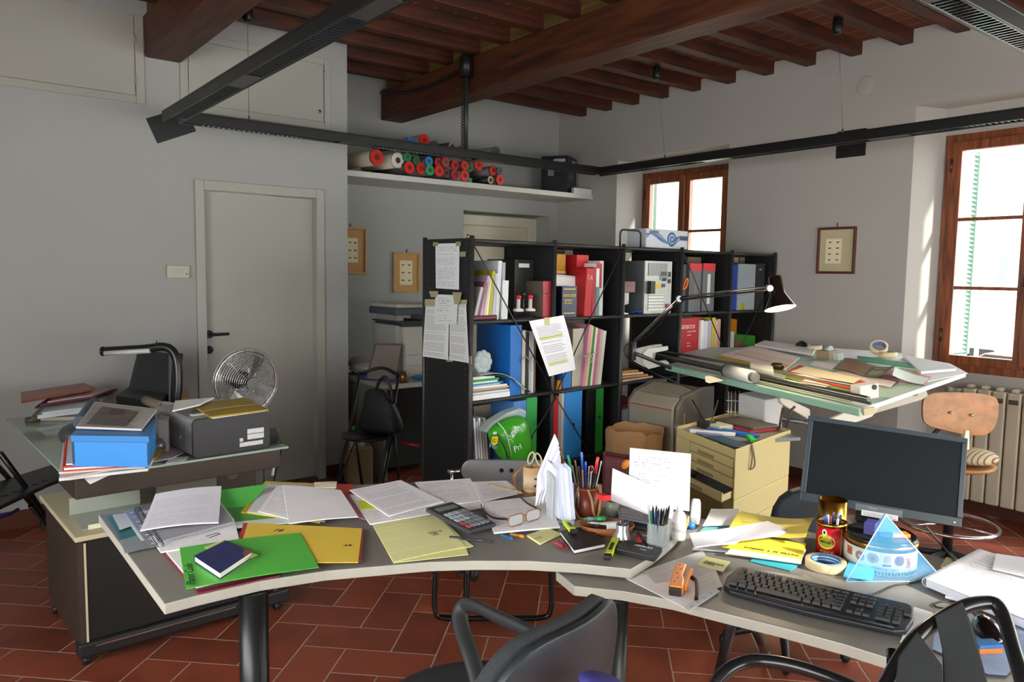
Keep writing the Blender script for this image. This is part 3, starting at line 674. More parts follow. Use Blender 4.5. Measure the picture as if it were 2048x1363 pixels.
for i in range(5):
    for k, z in enumerate(LV):
        g = sbx(G(), i*SWD+.009, (i+1)*SWD-.009, .0, SD, z-.022, z-.004)
        g.cyl(sp(i*SWD, .0, z-.013), sp((i+1)*SWD, .0, z-.013), .010, seg=10); g.cyl(sp(i*SWD, SD, z-.013), sp((i+1)*SWD, SD, z-.013), .010, seg=10)
        obj('shelf_board', g, shg, t)
def rod(a, b, d0=-.016, d1=-.016): 
    ua, za = spx(*a, d0); ub, zb = spx(*b, d1); obj('brace_rod', G().cyl(sp(ua, d0, za), sp(ub, d1, zb), .004, seg=8), M('3b3c3d', .4, .6), t)
for a, b in (((945, 485), (1112, 795)), ((1245, 497), (1108, 795)), ((1112, 795), (1030, 925)), ((1112, 795), (1185, 915)), ((1365, 500), (1450, 705)), ((1525, 600), (1478, 700))): rod(a, b)
def SB_(name, x0, x1, ytop, row, label, cat, c, d0=.02, dep=.24, lean=0., group=None, top=None, parts=(), bot=0., rough=.5, pages=None, hole=None):
    """an upright book / binder in the shelf: its spine spans pixels x0..x1, its top at ytop; returns (object, local frame, width, height)"""
    zb = LV[row]-.004+bot; u0, zt = spx(x0, ytop, d0); u1, _ = spx(x1, ytop, d0); w_ = u1-u0; h_ = zt-zb
    g = G(); g.add([Vector((u, d, z)) for u in (0, w_) for d in (0, dep) for z in (0, h_)], [(0, 1, 3, 2), (4, 6, 7, 5), (0, 4, 5, 1), (2, 3, 7, 6), (0, 2, 6, 4), (1, 5, 7, 3)])
    LM = SM @ Matrix.Translation((u0, d0, zb)) @ Matrix.Rotation(lean, 4, 'Y')
    g.t(LM)
    m_ = c if not isinstance(c, str) else M(c, rough)
    if not parts and not hole and pages is None:
        o = obj(name, g, m_, label=label, cat=cat, group=group, bevel=.003); return o, LM, w_, h_
    o = thing(name, label, cat, LM @ Vector((w_/2, 0, 0)), group)
    if pages is not None:
        g = G(); cv = .0025
        def q(u0_, u1_, d0_, d1_, z0_, z1_): g.add([Vector((u, d, z)) for u in (u0_, u1_) for d in (d0_, d1_) for z in (z0_, z1_)], [(0, 1, 3, 2), (4, 6, 7, 5), (0, 4, 5, 1), (2, 3, 7, 6), (0, 2, 6, 4), (1, 5, 7, 3)])
        q(0, cv, 0, dep, 0, h_); q(w_-cv, w_, 0, dep, 0, h_); q(cv, w_-cv, 0, cv, 0, h_); g.t(LM); obj('cover', g, m_, o, bevel=.001)
        g = G(); q(cv, w_-cv, cv, dep-.006, .003, h_-.004); g.t(LM); obj('pages', g, M(pages, .8), o)
    else: obj('case', g, m_, o, bevel=.003)
    for (nm, a, b, cc, dd, mt_) in parts:   # fractions of the spine face
        g = G().add([LM @ Vector((w_*a, -.0012, h_*cc)), LM @ Vector((w_*b, -.0012, h_*cc)), LM @ Vector((w_*b, -.0012, h_*dd)), LM @ Vector((w_*a, -.0012, h_*dd)), LM @ Vector((w_*a, .001, h_*cc)), LM @ Vector((w_*b, .001, h_*cc)), LM @ Vector((w_*b, .001, h_*dd)), LM @ Vector((w_*a, .001, h_*dd))], [(0, 1, 2, 3), (0, 4, 5, 1), (1, 5, 6, 2), (2, 6, 7, 3), (3, 7, 4, 0)])
        obj(nm, g, mt_ if not isinstance(mt_, str) else M(mt_, .5), o)
    if hole:
        g = G().tube([LM @ Vector((w_*.5, -.0015, h_*hole)), LM @ Vector((w_*.5, .001, h_*hole))], .011, 16); obj('finger_hole', g, BLK, o)
    return o, LM, w_, h_
# -- top row, first bay
for (x0, x1, yt, c, ln, dep, lab) in ((947, 953, 570, 'B9B5B8', .28, .2, 'grey patterned booklet'), (953, 960, 560, '7b4a5c', .26, .22, 'mauve patterned booklet'), (958, 965, 556, 'C5A7C4', .25, .22, 'lilac folder'), (962, 970, 548, 'BFA2BE', .20, .23, 'second lilac folder'),
        (968, 973, 552, 'D2C9A0', .12, .22, 'cream booklet'), (973, 977, 550, 'E4DDC2', .11, .22, 'off-white booklet'), (978, 984, 540, 'A9A81E', .10, .24, 'yellow-green folder'), (985, 990, 545, 'B7B3C4', .09, .23, 'pale violet folder'), (991, 999, 520, 'C9CDD3', .07, .25, 'white binder')):
    SB_('leaning_folder', x0, x1, yt, 1, lab+' leaning left among the folders in the top left bay', 'folder', c, .02, dep, ln, 'folders leaning in the top left bay')
SB_('magazine_file', 1003, 1010, 524, 1, 'tall grey and white magazine file with a clip in the top left bay', 'magazine file', 'A9AEB2', .10, .26, .02, parts=(('clip', .1, .95, .55, .68, M('5f6a2c', .6)),))
SB_('brochure', 1004, 1016, 560, 1, 'white brochure with a blue-grey cover in the top left bay', 'brochure', M('D6D8D8', .5), .02, .23, .03, pages='E9E9E4')
SB_('box_file', 1030, 1068, 518, 1, 'tall black box file with a small white label in the top left bay', 'box file', '1d1e1f', .16, .25, 0, parts=(('label', .2, .75, .86, .93, 'D8D8D4'),))
o, LM, w_, h_ = SB_('law_book', 1087, 1105, 562, 1, 'thick taupe book with a red spine in the top left bay', 'book', '5f564c', .02, .22, -.02, pages='C9C0AC', parts=(('spine', 0, 1, 0, 1, M('A3283A', .4)), ('spine_bands', .1, .9, .62, .64, 'D9A98C'), ('spine_bands', .1, .9, .70, .715, 'D9A98C'), ('spine_title', .25, .75, .645, .695, 'C98A80')))
u0, z0 = spx(948, 638, .02); obj('wallet', sbx(G(), .02, .19, .01, .16, LV[1]-.004, LV[1]+.022), M('5c1c32', .4), label='maroon wallet lying under the leaning folders', cat='wallet', bevel=.008)
# rubber stamp carousel
u_, z_ = spx(1046, 630, .06); t = thing('stamp_carousel', 'black stand holding two red-capped rubber stamps in the top left bay', 'stamp rack', tuple(sp(u_, .06, LV[1]-.004)))
g = G().lathe([(.06, 0), (.06, .006), (.045, .012), (.008, .016), (.006, .12), (.014, .125), (.014, .145), (.001, .15)], seg=24).t(Matrix.Translation(sp(u_, .06, LV[1]-.004))); g.cyl(sp(u_-.075, .06, LV[1]+.10), sp(u_+.075, .06, LV[1]+.10), .004, seg=8); obj('stand', g, BLK, t)
for s_ in (-.045, .045):
    g = G().lathe([(.030, 0), (.030, .012), (.011, .018), (.011, .07)], seg=16).t(Matrix.Translation(sp(u_+s_, .05, LV[1]+.035))); st_ = obj('stamp', g, M('D8D6CE', .4), t)
    g = G().lathe([(.014, 0), (.016, .018), (.001, .024)], seg=16).t(Matrix.Translation(sp(u_+s_, .05, LV[1]+.104))); obj('cap', g, M('C8283C', .4), st_)
# -- top row, second bay
SB_('folder', 1114, 1132, 507, 1, 'ochre folder standing at the left of the second top bay', 'folder', 'C98A18', .18, .2, 0, parts=(('pale_band', 0, 1, .68, .72, 'E0D2A0'),))
SB_('red_box_file', 1154, 1178, 509, 1, 'wide bright red box file in the second top bay', 'box file', 'C4242E', .12, .24, 0)
u0, za = spx(1112, 546, .05); u1, _ = spx(1176, 560, .05); _, zb = spx(1140, 628, .02)
t = thing('wall_calendar', 'white calendar sheet with a red and grey header leaning on the red box file', 'calendar', tuple(sp((u0+u1)/2, .05, LV[1])))
g = G().sheet([sp(u0, .09, LV[1]), sp(u1-.01, .09, LV[1]), sp(u1+.015, .115, za-.02), sp(u0, .115, za)], .002, 4); obj('sheet', g, printed('E6E6E6', '8a8c92', 16, .3, .06, top=.55), t)
g = G().sheet([sp(u0, .113, za-.035), sp(u1+.013, .113, za-.055), sp(u1+.016, .111, za-.017), sp(u0, .111, za+.003)], .0025, 2); obj('header_band', g, printed('D4C8C4', '5a3038', 2, .7, .02, top=1.), t)
u_, z_ = spx(1162, 548, .10); g = G().ell(sp(u_, .10, z_), (.022, .006, .02), M4=Matrix.Rotation(.06, 4, 'Z')); obj('seal', g, M('D2CCB4', .6), t)
o, LM, w_, h_ = SB_('dictionary', 1124, 1153, 572, 1, 'thick navy dictionary with gold lettering in the second top bay', 'book', '14162c', -.0, .17, 0, pages='C7C0B0', rough=.35)
gold = M('C9B24A', .4, .5); sp_ = obj('spine', G().add([LM @ Vector(q) for q in ((0, -.004, 0), (w_, -.004, 0), (w_, -.004, h_), (0, -.004, h_), (0, 0, 0), (w_, 0, 0), (w_, 0, h_), (0, 0, h_))], [(0, 1, 2, 3), (0, 4, 5, 1), (1, 5, 6, 2), (2, 6, 7, 3), (3, 7, 4, 0)]), M('2b2e48', .3), o)
TF = lambda x, y: LM @ Matrix.Translation((w_*x, -.0045, h_*y)) @ Matrix.Rotation(math.pi/2, 4, 'X')
text('NOVO DIZIO', TF(.08, .66), .022, gold, sp_, sx=.78); text('NOVELLA', TF(.14, .52), .016, gold, sp_, sx=1.)
text('della lingua', TF(.14, .44), .014, gold, sp_)
for zz in (.9, .12): obj('gold_line', G().add([LM @ Vector(q) for q in ((w_*.1, -.0045, h_*zz), (w_*.9, -.0045, h_*zz), (w_*.9, -.0045, h_*zz+.004), (w_*.1, -.0045, h_*zz+.004))], [(0, 1, 2, 3)]), gold, sp_)
o, LM, w_, h_ = SB_('red_book', 1170, 1184, 535, 1, 'tall red book with pale letters on its spine in the second top bay', 'book', 'B3141E', .02, .2, .06, pages='DDD6C6')
text('TA', LM @ Matrix.Translation((.006, -.001, h_*.76)) @ Matrix.Rotation(math.pi/2, 4, 'X'), .04, M('D9A5A0', .5), o)
SB_('red_book', 1185, 1192, 534, 1, 'narrower crimson book beside the lettered red book', 'book', '9C1428', .02, .2, .02, pages='DDD6C6')
SB_('catalogue', 1193, 1200, 526, 1, 'white and teal catalogue beside the crimson book', 'catalogue', 'D9DAD6', .02, .2, 0, parts=(('teal_band', 0, 1, 0, .55, '4b7f7c'), ('red_band', 0, 1, .9, 1, 'A81C30')))
SB_('catalogue', 1200, 1208, 521, 1, 'tall pale grey catalogue with a red strip at the end of the second top bay', 'catalogue', 'BDBBB6', .02, .2, 0, parts=(('red_strip', .0, .5, .5, .95, 'A01830'),))
SB_('box_file', 1130, 1146, 500, 1, 'grey file standing behind the red box file', 'box file', '8d8a82', .32, .08, 0)
# -- top row, third bay: computer tower seen from the back
u0, zt = spx(1290, 521, .03); u1, _ = spx(1344, 523, .03); zb = LV[1]-.004
t = thing('computer_tower', 'grey computer tower with its back panel facing out in the middle top bay', 'computer', tuple(sp((u0+u1)/2, .03, zb)))
obj('case', sbx(G(), u0, u1, .034, .40, zb, zt), M('70777a', .4, .3), t, bevel=.003)
bp = obj('back_panel', sbx(G(), u0, u1, .028, .034, zb, zt), M('9c9d98', .4, .5, var=.15, vs=30), t)
W_, H_ = u1-u0, zt-zb
def pn(nm, a, b, c, d_, mt_, dd=.004): obj(nm, sbx(G(), u0+W_*a, u0+W_*b, .028-dd, .028, zb+H_*c, zb+H_*d_), mt_, bp)
pn('power_supply', .12, .80, .72, .96, stripes('8f918e', '4c4e4e', 'X', .012, .5, .4, .5)); pn('power_socket', .55, .85, .64, .8, M('7f8284', .4)); pn('power_plug', .10, .26, .38, .62, BLK, .03)
pn('warning_label', .3, .54, .47, .58, M('D9B21E', .5)); pn('port_block', .62, .78, .62, .68, BLK); pn('port_block', .85, .95, .7, .8, BLK); pn('port_block', .85, .95, .58, .66, BLK); pn('port_block', .62, .75, .5, .57, M('3b3c3d', .4))
pn('card_slots', .14, .7, .06, .36, stripes('B3B4AE', '6d6e6a', 'Z', .02, .7, .4, .4)); pn('jack', .8, .9, .1, .18, M('8c2c34', .4), .01)
u_, z_ = spx(1258, 575, .0); obj('leather_box', sbx(G(), SWD*2+.02, spx(1271, 575, .01)[0], .01, .10, spx(1260, 585, .01)[1], spx(1260, 562, .01)[1]), wood('4a2412', '6e3a1c', 'X', 2, .4), label='small brown box on a white reel in front of the computer tower', cat='box', bevel=.004)
g = G().lathe([(.036, 0), (.036, .006), (.012, .012), (.012, .03), (.036, .036), (.036, .042)], seg=24).t(Matrix.Translation(sp(SWD*2+.062, .06, LV[1]-.004+.07))); g.lathe([(.034, 0), (.034, .07)], seg=20).t(Matrix.Identity(4))
obj('white_reel', G().lathe([(.04, 0), (.04, .008), (.014, .014), (.014, .06), (.04, .068), (.04, spx(1260, 585, .01)[1]-LV[1]+.003)], seg=24).t(Matrix.Translation(sp(SWD*2+.065, .055, LV[1]-.004))), M('D5D5D2', .4), label='white plastic reel under the small brown box', cat='reel')
obj('blue_ribbon', G().tube(smooth([sp(SWD*2+.12, .03, LV[1]+.006), sp(SWD*2+.15, .0, LV[1]+.02), sp(SWD*2+.18, .02, LV[1]+.006), sp(SWD*2+.2, .01, LV[1]+.018)]), .007, 8), M('1c2f9a', .4), label='blue ribbon on the shelf in front of the computer tower', cat='ribbon')
# -- top row, fourth and fifth bays
SB_('carton', 1376, 1403, 513, 1, 'taupe carton behind the grey binders in the fourth top bay', 'carton', '7a6a58', .2, .2, 0)
SB_('folder', 1367, 1377, 528, 1, 'dark slate folder at the left of the fourth top bay', 'folder', '3a424a', .05, .25, 0)
for x0, x1, lab, pw in ((1380, 1404, 'grey binder with a red top band, left one of the pair', ('spine_text', .4, .6, .3, .64, '7b6858')), (1407, 1431, 'grey binder with a red top band and a long white spine label', ('spine_label', .38, .62, .16, .78, 'C9CAC6'))):
    SB_('lever_binder', x0, x1, 526, 1, lab, 'binder', '5f6265', .03, .27, 0, 'grey and red binders', parts=(('red_band', 0, 1, .85, 1, 'CC2233'), pw))
u_, z_ = spx(1370, 570, -.0); obj('orange_scissors', G().tube(smooth([sp(u_-.012, .02, z_-.05), sp(u_-.014, .01, z_-.02), sp(u_+.012, .0, z_+.04), sp(u_+.028, .0, z_+.035), sp(u_+.016, .0, z_-.01), sp(u_-.008, .01, z_-.03)]), .007, 8).cyl(sp(u_-.012, .02, z_-.04), sp(u_-.012, .04, LV[1]-.003), .005, seg=6), M('D8701C', .4), label='orange-handled scissors standing by the slate folder', cat='scissors')
for x0, x1, c, lab in ((1470, 1478, 'B8B09A', 'beige'), (1481, 1491, '8f8468', 'olive'), (1493, 1508, 'C4AA5A', 'straw-coloured')):
    SB_('carton', x0, x1, 514, 1, lab+' carton standing at the back of the last top bay', 'carton', c, .26, .1, 0)
SB_('folder', 1467, 1476, 528, 1, 'blue folder at the left of the last top bay', 'folder', '1c3f9c', .03, .2, 0)
SB_('box_file', 1513, 1531, 526, 1, 'black box file with a pale grey side in the last top bay', 'box file', M('2b2d2f', .5), .04, .25, 0, parts=(('finger_ring', .35, .6, .85, .88, 'A9ABAC'),))
u0, za = spx(1478, 527, .02); u1, _ = spx(1512, 527, .02); obj('grey_folder', sbx(G(), u0, u1, .02, .032, LV[1]-.003, za), M('98A4AC', .5), label='pale blue-grey folder facing out in the last top bay', cat='folder', bevel=.002)
u_, _ = spx(1491, 608, -.02)
obj('tape_roll', G().lathe([(.03, 0), (.058, 0), (.058, .05), (.03, .05), (.03, 0)], seg=28).t(Matrix.Translation(sp(u_+.02, .07, LV[1]-.003))).t(Matrix.Identity(4)), M('A7A81E', .4), label='yellow-green tape roll lying in front of the grey folder', cat='tape')
# -- middle row
o, LM, w_, h_ = SB_('box_file', 1022, 1044, 650, 2, 'large bright blue box file in the left bay, middle row', 'box file', '1567B8', .01, .30, 0, hole=None, parts=(('button', .86, .98, .46, .5, BLK),), rough=.35)
for k, (x0, x1, yt, c, lab) in enumerate(((1045, 1052, 660, 'C9C2B0', 'cream folder tied with string'), (1053, 1059, 665, '1d2026', 'thin black folder'), (1059, 1064, 662, 'A9ABAE', 'thin grey folder'), (1064, 1069, 662, 'C7C9CA', 'thin white folder'), (1070, 1073, 664, '6a5a48', 'thin brown folder'))):
    SB_('thin_folder', x0, x1, yt, 2, lab+' right of the blue box file', 'folder', c, .02, .26, 0, 'thin folders beside the blue box file')
u_, z_ = spx(1058, 718, -.01); obj('string_bow', G().tube(smooth([sp(u_-.05, .0, z_-.01), sp(u_-.03, -.01, z_+.02), sp(u_, -.012, z_), sp(u_+.03, -.01, z_+.015), sp(u_+.05, .0, z_-.005)]), .003, 6).tube(smooth([sp(u_, -.012, z_), sp(u_+.01, -.012, z_-.03), sp(u_+.02, -.01, z_-.07)]), .0025, 6), M('8f8f88', .7), label='grey string bow around the thin folders', cat='string')
# pile of papers
zb = LV[2]-.004; z = zb
pile = (('E4E5E6', .03, 'loose white papers at the bottom of the pile'), ('D8D4CC', .012, 'cream papers'), ('4f7fa8', .008, 'blue folder'), ('C9A06a', .01, 'tan envelopes'), ('E9E9EA', .012, 'white papers'), ('9fb8cf', .008, 'pale blue sheets'), ('2e8ab4', .007, 'turquoise folder'), ('E2E4E4', .010, 'white sheets'), ('2f9a48', .014, 'green folder'), ('D9DCDA', .016, 'white papers on top'))
for k, (c, th, lab) in enumerate(pile):
    u1_ = .40-.012*k+random.uniform(-.02, .02)
    g = G().sheet([sp(.02, .005+.01*random.random(), z), sp(u1_-.1, .01+.012*random.random(), z), sp(u1_-.1, .25, z), sp(.02, .25, z)], th*.92, 8, wob=.0, curl=lambda u, v, k=k: .004*math.sin(u*5+k)*0)
    obj('paper_bundle', g, M(c, .7), label='%s, left of the blue box file' % lab, cat='papers', group='papers piled in the left bay'); z += th
g = G().sheet([sp(.10, -.008, z), sp(.42, -.012, zb+.01), sp(.43, .1, zb+.01), sp(.10, .12, z)], .004, 12, curl=lambda u, v: .035*math.sin(math.pi*u)); obj('drooping_folder', g, M('1d4a2c', .4), label='dark green folder drooping over the right edge of the paper pile', cat='folder')
g = G().sheet([sp(.06, -.0, z+.004), sp(.38, -.02, zb+.03), sp(.39, .1, zb+.03), sp(.06, .12, z+.004)], .002, 12, curl=lambda u, v: .045*math.sin(math.pi*u)); obj('drooping_sheet', g, M('DDE3E0', .3, alpha=.9), label='white plastic sleeve draped over the paper pile', cat='sleeve')
u_, z_ = spx(965, 722, .08); g = G()
for k in range(9):
    a = k*2*math.pi/9; g.ell(sp(u_+.042*math.cos(a), .08, z+.065+.042*math.sin(a)), (.026, .012, .026), seg=10, rings=6)
g.ell(sp(u_, .075, z+.065), (.04, .014, .04)); obj('plastic_rosette', g, M('C9D6D6', .2, alpha=.75), label='clear plastic flower-shaped wrapper on the paper pile', cat='wrapper')
# second bay, middle row
SB_('folder', 1113, 1123, 760, 2, 'orange-brown folder at the far left of the second bay, middle row', 'folder', 'B9780E', .02, .22, .16, bot=0)
SB_('yellow_folder', 1144, 1158, 657, 2, 'bright orange-yellow folder behind the hanging white sheet', 'folder', 'E08A10', .14, .2, 0)
SB_('box_file', 1127, 1144, 700, 2, 'mid blue box file behind the hanging white sheet', 'box file', '3a78c0', .03, .24, 0)
SB_('folder', 1146, 1168, 657, 2, 'wide off-white archive folder with a cream edge in the second bay', 'folder', 'BDB9AA', .05, .24, 0, parts=(('cream_edge', 0, .08, 0, 1, 'D9C48A'),))
for k, (x0, x1, c, lab) in enumerate(((1170, 1175, 'C98AA0', 'pink'), (1175, 1179, 'D9B48A', 'peach'), (1179, 1184, '2f7a3a', 'green'), (1184, 1188, 'D4D2CC', 'white'), (1188, 1194, 'B4617C', 'rose'), (1194, 1199, 'B7A090', 'beige'), (1199, 1206, 'C4C4BC', 'pale grey'))):
    SB_('document_bundle', x0-1, x1-1, 648+k*2, 2, '%s documents tied into the leaning bundle in the second bay' % lab, 'documents', c, .02, .25, .12, 'tied leaning documents')
u_, z_ = spx(1182, 712, -.02); obj('string_loop', G().tube(smooth([sp(u_-.05, .0, z_), sp(u_, -.012, z_+.004), sp(u_+.07, .0, z_+.02)]), .003, 6).tube(arc(sp(u_, -.014, z_-.02), .018, 0, 360, 12, SU, (0, 0, 1)), .003, 6), M('B9BC98', .7), label='pale string loop around the leaning bundle', cat='string')
SB_('archive_box', 1112, 1170, 640, 2, 'grey archive box at the back of the second bay, middle row', 'box file', '77736a', .30, .1, 0)
# hanging sheet taped on the front
u00, z00 = spx(1097, 752, -.03); u10, z10 = spx(1146, 738, -.03); u11, z11 = spx(1129, 630, -.03); u01, z01 = spx(1060, 642, -.03)
t = thing('hanging_notice', 'white printed notice with yellow highlights taped to the front of the shelf', 'notice', tuple(sp(u00, -.03, z00)))
obj('sheet', G().sheet([sp(u00, -.035, z00), sp(u10, -.05, z10), sp(u11, -.022, z11), sp(u01, -.022, z01)], .0008, 10, curl=lambda u, v: .012*math.sin(math.pi*v)*u), printed('ECEDF2', '70747c', 34, .62, .12, hl=[(.655, .685), (.19, .215)], top=.88), t)
u_, z_ = spx(1095, 640, -.03); obj('tape_piece', sbx(G(), u_-.02, u_+.02, -.028, -.022, z_-.03, z_+.015), M('D5D48C', .4, alpha=.8), t)
# third bay, middle: papers
z = LV[2]-.004
for k, (c, th, lab) in enumerate((('C9C4B8', .012, 'grey'), ('D98A3a', .014, 'orange'), ('E2DCCB', .012, 'cream'), ('C78c46', .012, 'ochre'))):
    obj('loose_papers', G().sheet([sp(SWD*2+.02, .0+.01*k, z), sp(SWD*2+.34-.05*k, .01, z), sp(SWD*2+.3-.05*k, .25, z), sp(SWD*2+.02, .26, z)], th, 8, wob=.004), M(c, .7), label=lab+' papers lying on the shelf below the computer tower', cat='papers', group='papers below the computer tower'); z += th+.0045
# fourth bay, middle
obj('green_ring_binder', sbx(G(), SWD*3+.02, SWD*3+.36, .02, .27, LV[2]-.003, LV[2]+.03), M('2f8a4c', .5), label='green binder lying flat under the red almanac', cat='binder', bevel=.003)
obj('red_pouch', G().ell(sp(SWD*3+.16, .06, LV[2]+.052), (.11, .05, .022)), M('B3342c', .5), label='red pouch lying on the flat green binder', cat='pouch')
g = G().tube(smooth([sp(SWD*3+.06, -.01, LV[2]+.04), sp(SWD*3+.14, -.02, LV[2]+.085), sp(SWD*3+.24, .0, LV[2]+.08), sp(SWD*3+.31, -.01, LV[2]+.03)]), .006, 8); obj('black_strap', g, BLK, label='black strap curling over the red pouch', cat='strap')
u0, zt = spx(1363, 636, .04); u1, _ = spx(1402, 640, .04); zb = LV[2]+.10
_, zb2 = spx(1380, 690, .04)
t = thing('red_almanac', 'red book whose cover reads anacco, standing in the fourth bay', 'book', tuple(sp((u0+u1)/2, .04, LV[2]-.004)))
obj('cover', sbx(G(), u0, u1, .04, .052, LV[2]+.032, zt), M('B01827', .4), t, bevel=.001)
obj('pages', sbx(G(), u0+.004, u1-.001, .052, .08, LV[2]+.035, zt-.004), M('E2DED2', .8), t)
F = SM @ Matrix.Translation((u0, .0395, 0)) @ Matrix.Rotation(math.pi/2, 4, 'X'); wl = M('F0DAD8', .5)
text('anacco', F @ Matrix.Translation((.004, zt-.075, 0)), .058, wl, t, sx=.98)
for zz, ss in ((.1, .02), (.125, .014), (.18, .012), (.2, .014)): text('commerciale' if zz == .1 else 'edizione', F @ Matrix.Translation((.07, zt-zz, 0)), ss, wl, t)
for x0, x1, yt, c, lab in ((1403, 1408, 640, 'E4E4E2', 'white'), (1408, 1417, 642, 'D3D5D8', 'second white'), (1418, 1424, 640, 'B9AFC0', 'lilac'), (1425, 1432, 635, 'C9BC3C', 'yellow'), (1432, 1436, 640, 'C8B4B8', 'pale pink'), (1436, 1442, 638, 'C79A84', 'salmon')):
    SB_('paperback', x0, x1, yt, 2, lab+' paperback in the row right of the red almanac', 'book', c, .02, .2, 0, 'paperbacks beside the almanac', bot=0)
obj('green_document', sbx(G(), SWD*3+.1, SWD*3+.42, .2, .23, LV[2], spx(1400, 628, .2)[1]), M('3a6a5a', .5), label='dark green document standing behind the almanac', cat='folder')
# fifth bay, middle
obj('orange_folder', G().prism([sp(*q) for q in ((SWD*4+.03, .25, LV[2]), (SWD*4+.50, .25, LV[2]), (SWD*4+.50, .25, LV[2]+.33), (SWD*4+.03, .25, LV[2]+.38))], SV*.05), M('D98A12', .5), label='orange-yellow folder at the back of the last bay, middle row', cat='folder')
obj('grey_arched_sheet', G().prism([sp(SWD*4+.02+.4*math.sin(a), .2, LV[2]+.02+.27*math.cos(a)) for a in [i*math.pi/16 for i in range(9)]]+[sp(SWD*4+.02, .2, LV[2]+.02)], SV*.004), M('9FA3A6', .5), label='grey sheet with a curved edge in the last bay', cat='sheet')
obj('green_folder', G().prism([sp(*q) for q in ((SWD*4+.18, .10, LV[2]), (SWD*4+.53, .10, LV[2]), (SWD*4+.53, .10, LV[2]+.21), (SWD*4+.18, .10, LV[2]+.24))], SV*.03), M('2f8a2c', .5), label='bright green folder in the last bay, middle row', cat='folder')
obj('brown_card', G().prism([sp(*q) for q in ((SWD*4+.17, .07, LV[2]), (SWD*4+.32, .07, LV[2]), (SWD*4+.32, .07, LV[2]+.19), (SWD*4+.17, .07, LV[2]+.20))], SV*.008), M('7a5a38', .6), label='brown card leaning on the green folder', cat='card')
obj('white_booklet', G().prism([sp(*q) for q in ((SWD*4+.03, .05, LV[2]), (SWD*4+.15, .05, LV[2]), (SWD*4+.15, .05, LV[2]+.26), (SWD*4+.03, .05, LV[2]+.27))], SV*.012), printed('D2D3D6', '4a4e5c', 12, .5), label='white booklet with a dark header in the last bay', cat='booklet')
obj('white_bag', G().prism([sp(*q) for q in ((SWD*4+.10, .0, LV[2]), (SWD*4+.46, .0, LV[2]), (SWD*4+.47, .0, LV[2]+.1), (SWD*4+.38, .0, LV[2]+.15), (SWD*4+.2, .0, LV[2]+.14), (SWD*4+.12, .0, LV[2]+.1))], SV*.03), printed('DEDCE0', '9a5a6c', 5, .5), label='white printed paper bag in the last bay', cat='bag', bevel=.008)
# -- lower row
SB_('cardboard_box', 948, 1012, 812, 3, 'large speckled beige cardboard box in the left bay, lower row', 'box', M('A49C8A', .8, var=.15, vs=60), .22, .18, 0)
for k in range(5):
    SB_('leaning_sheet', 956+k*5, 960+k*5, 834+(k % 2)*8, 3, 'white document leaning left in the lower left bay', 'documents', ['DADCE2', 'C9CBD6', 'E3E3E6', 'CDBFAE', 'D8DAE0'][k], .02+.01*k, .18, -.10, 'leaning documents, lower left bay')
for x0, x1, c, lab in ((1013, 1017, 'E8E4DA', 'white'), (1018, 1022, 'D39A3a', 'orange'), (1022, 1026, 'C8862c', 'darker orange')):
    SB_('thin_folder', x0, x1, 803, 3, lab+' thin folder behind the green plastic pack', 'folder', c, .1, .2, 0)
SB_('box_file', 1028, 1053, 803, 3, 'dusty blue binder in the lower left bay', 'binder', '4a80c4', .02, .28, 0, hole=.42, parts=())
SB_('box_file', 1054, 1075, 795, 3, 'green binder in the lower left bay', 'binder', '2f9a4a', .02, .28, 0, hole=.42)
SB_('thin_folder', 1107, 1117, 792, 3, 'red folder at the left of the lower second bay', 'folder', 'C81E30', .02, .26, 0)
SB_('slim_file', 1118, 1124, 786, 3, 'grey slim file with clear edge', 'folder', '9c9a94', .02, .26, 0); SB_('slim_file', 1124, 1130, 785, 3, 'cream slim file beside the blue binder', 'folder', 'C9BFB2', .02, .26, 0)
SB_('box_file', 1131, 1165, 784, 3, 'wide sky-blue binder in the lower second bay', 'binder', '2f86d0', .01, .28, 0, hole=.5)
SB_('box_file', 1174, 1192, 780, 3, 'glossy black binder in the lower second bay', 'binder', BLKG, .01, .28, 0)
SB_('box_file', 1193, 1208, 777, 3, 'green binder at the right of the lower second bay', 'binder', '1f7a2c', .02, .28, 0, hole=.55)
# green plastic pack leaning out of the lower left bay
pk = [(972, 866), (990, 845), (1015, 833), (1040, 826), (1052, 835), (1060, 880), (1062, 920), (1030, 935), (1004, 925), (990, 900)]
PK = [(lambda q: sp(q[0], -.06, q[1]))(spx(x, y, -.06)) for x, y in pk]
t = thing('plastic_pack', 'bright green crumpled plastic pack with yellow badge bulging from the lower left bay', 'packet', tuple(sp(spx(1020, 930, -.06)[0], -.02, LV[3])))
c = sum(PK, Vector())/len(PK); g = G(); n = len(PK)
rings = [(1.0, .0), (.93, -.035), (.7, -.06), (.35, -.075)]
vs = []
for s_, dd in rings:
    for k, p in enumerate(PK): vs.append(c+(p-c)*s_+SV*(dd+.012*math.sin(k*2.3+s_*9)))
vs.append(c-SV*.07); fs = []
for r_ in range(3):
    for k in range(n): fs.append((r_*n+k, r_*n+(k+1) % n, (r_+1)*n+(k+1) % n, (r_+1)*n+k))
for k in range(n): fs.append((3*n+k, 3*n+(k+1) % n, 4*n))
bk = [c+(p-c)*.97+SV*.05 for p in PK]; o_ = len(vs); vs += bk; fs += [(k, o_+k, o_+(k+1) % n, (k+1) % n) for k in range(n)]; fs.append(tuple(o_+k for k in reversed(range(n))))
mi_ = 0; g.add(vs, fs, 0, True); obj('wrapper', g, M('3FA02A', .2, var=.12, vs=14, bump=.5, bs=20, coat=.5), t, sub=1)
u_, z_ = spx(998, 846, -.105); F = SM @ Matrix.Translation((u_, -.12, z_)) @ Matrix.Rotation(math.pi/2, 4, 'X') @ Matrix.Rotation(.4, 4, 'Z')
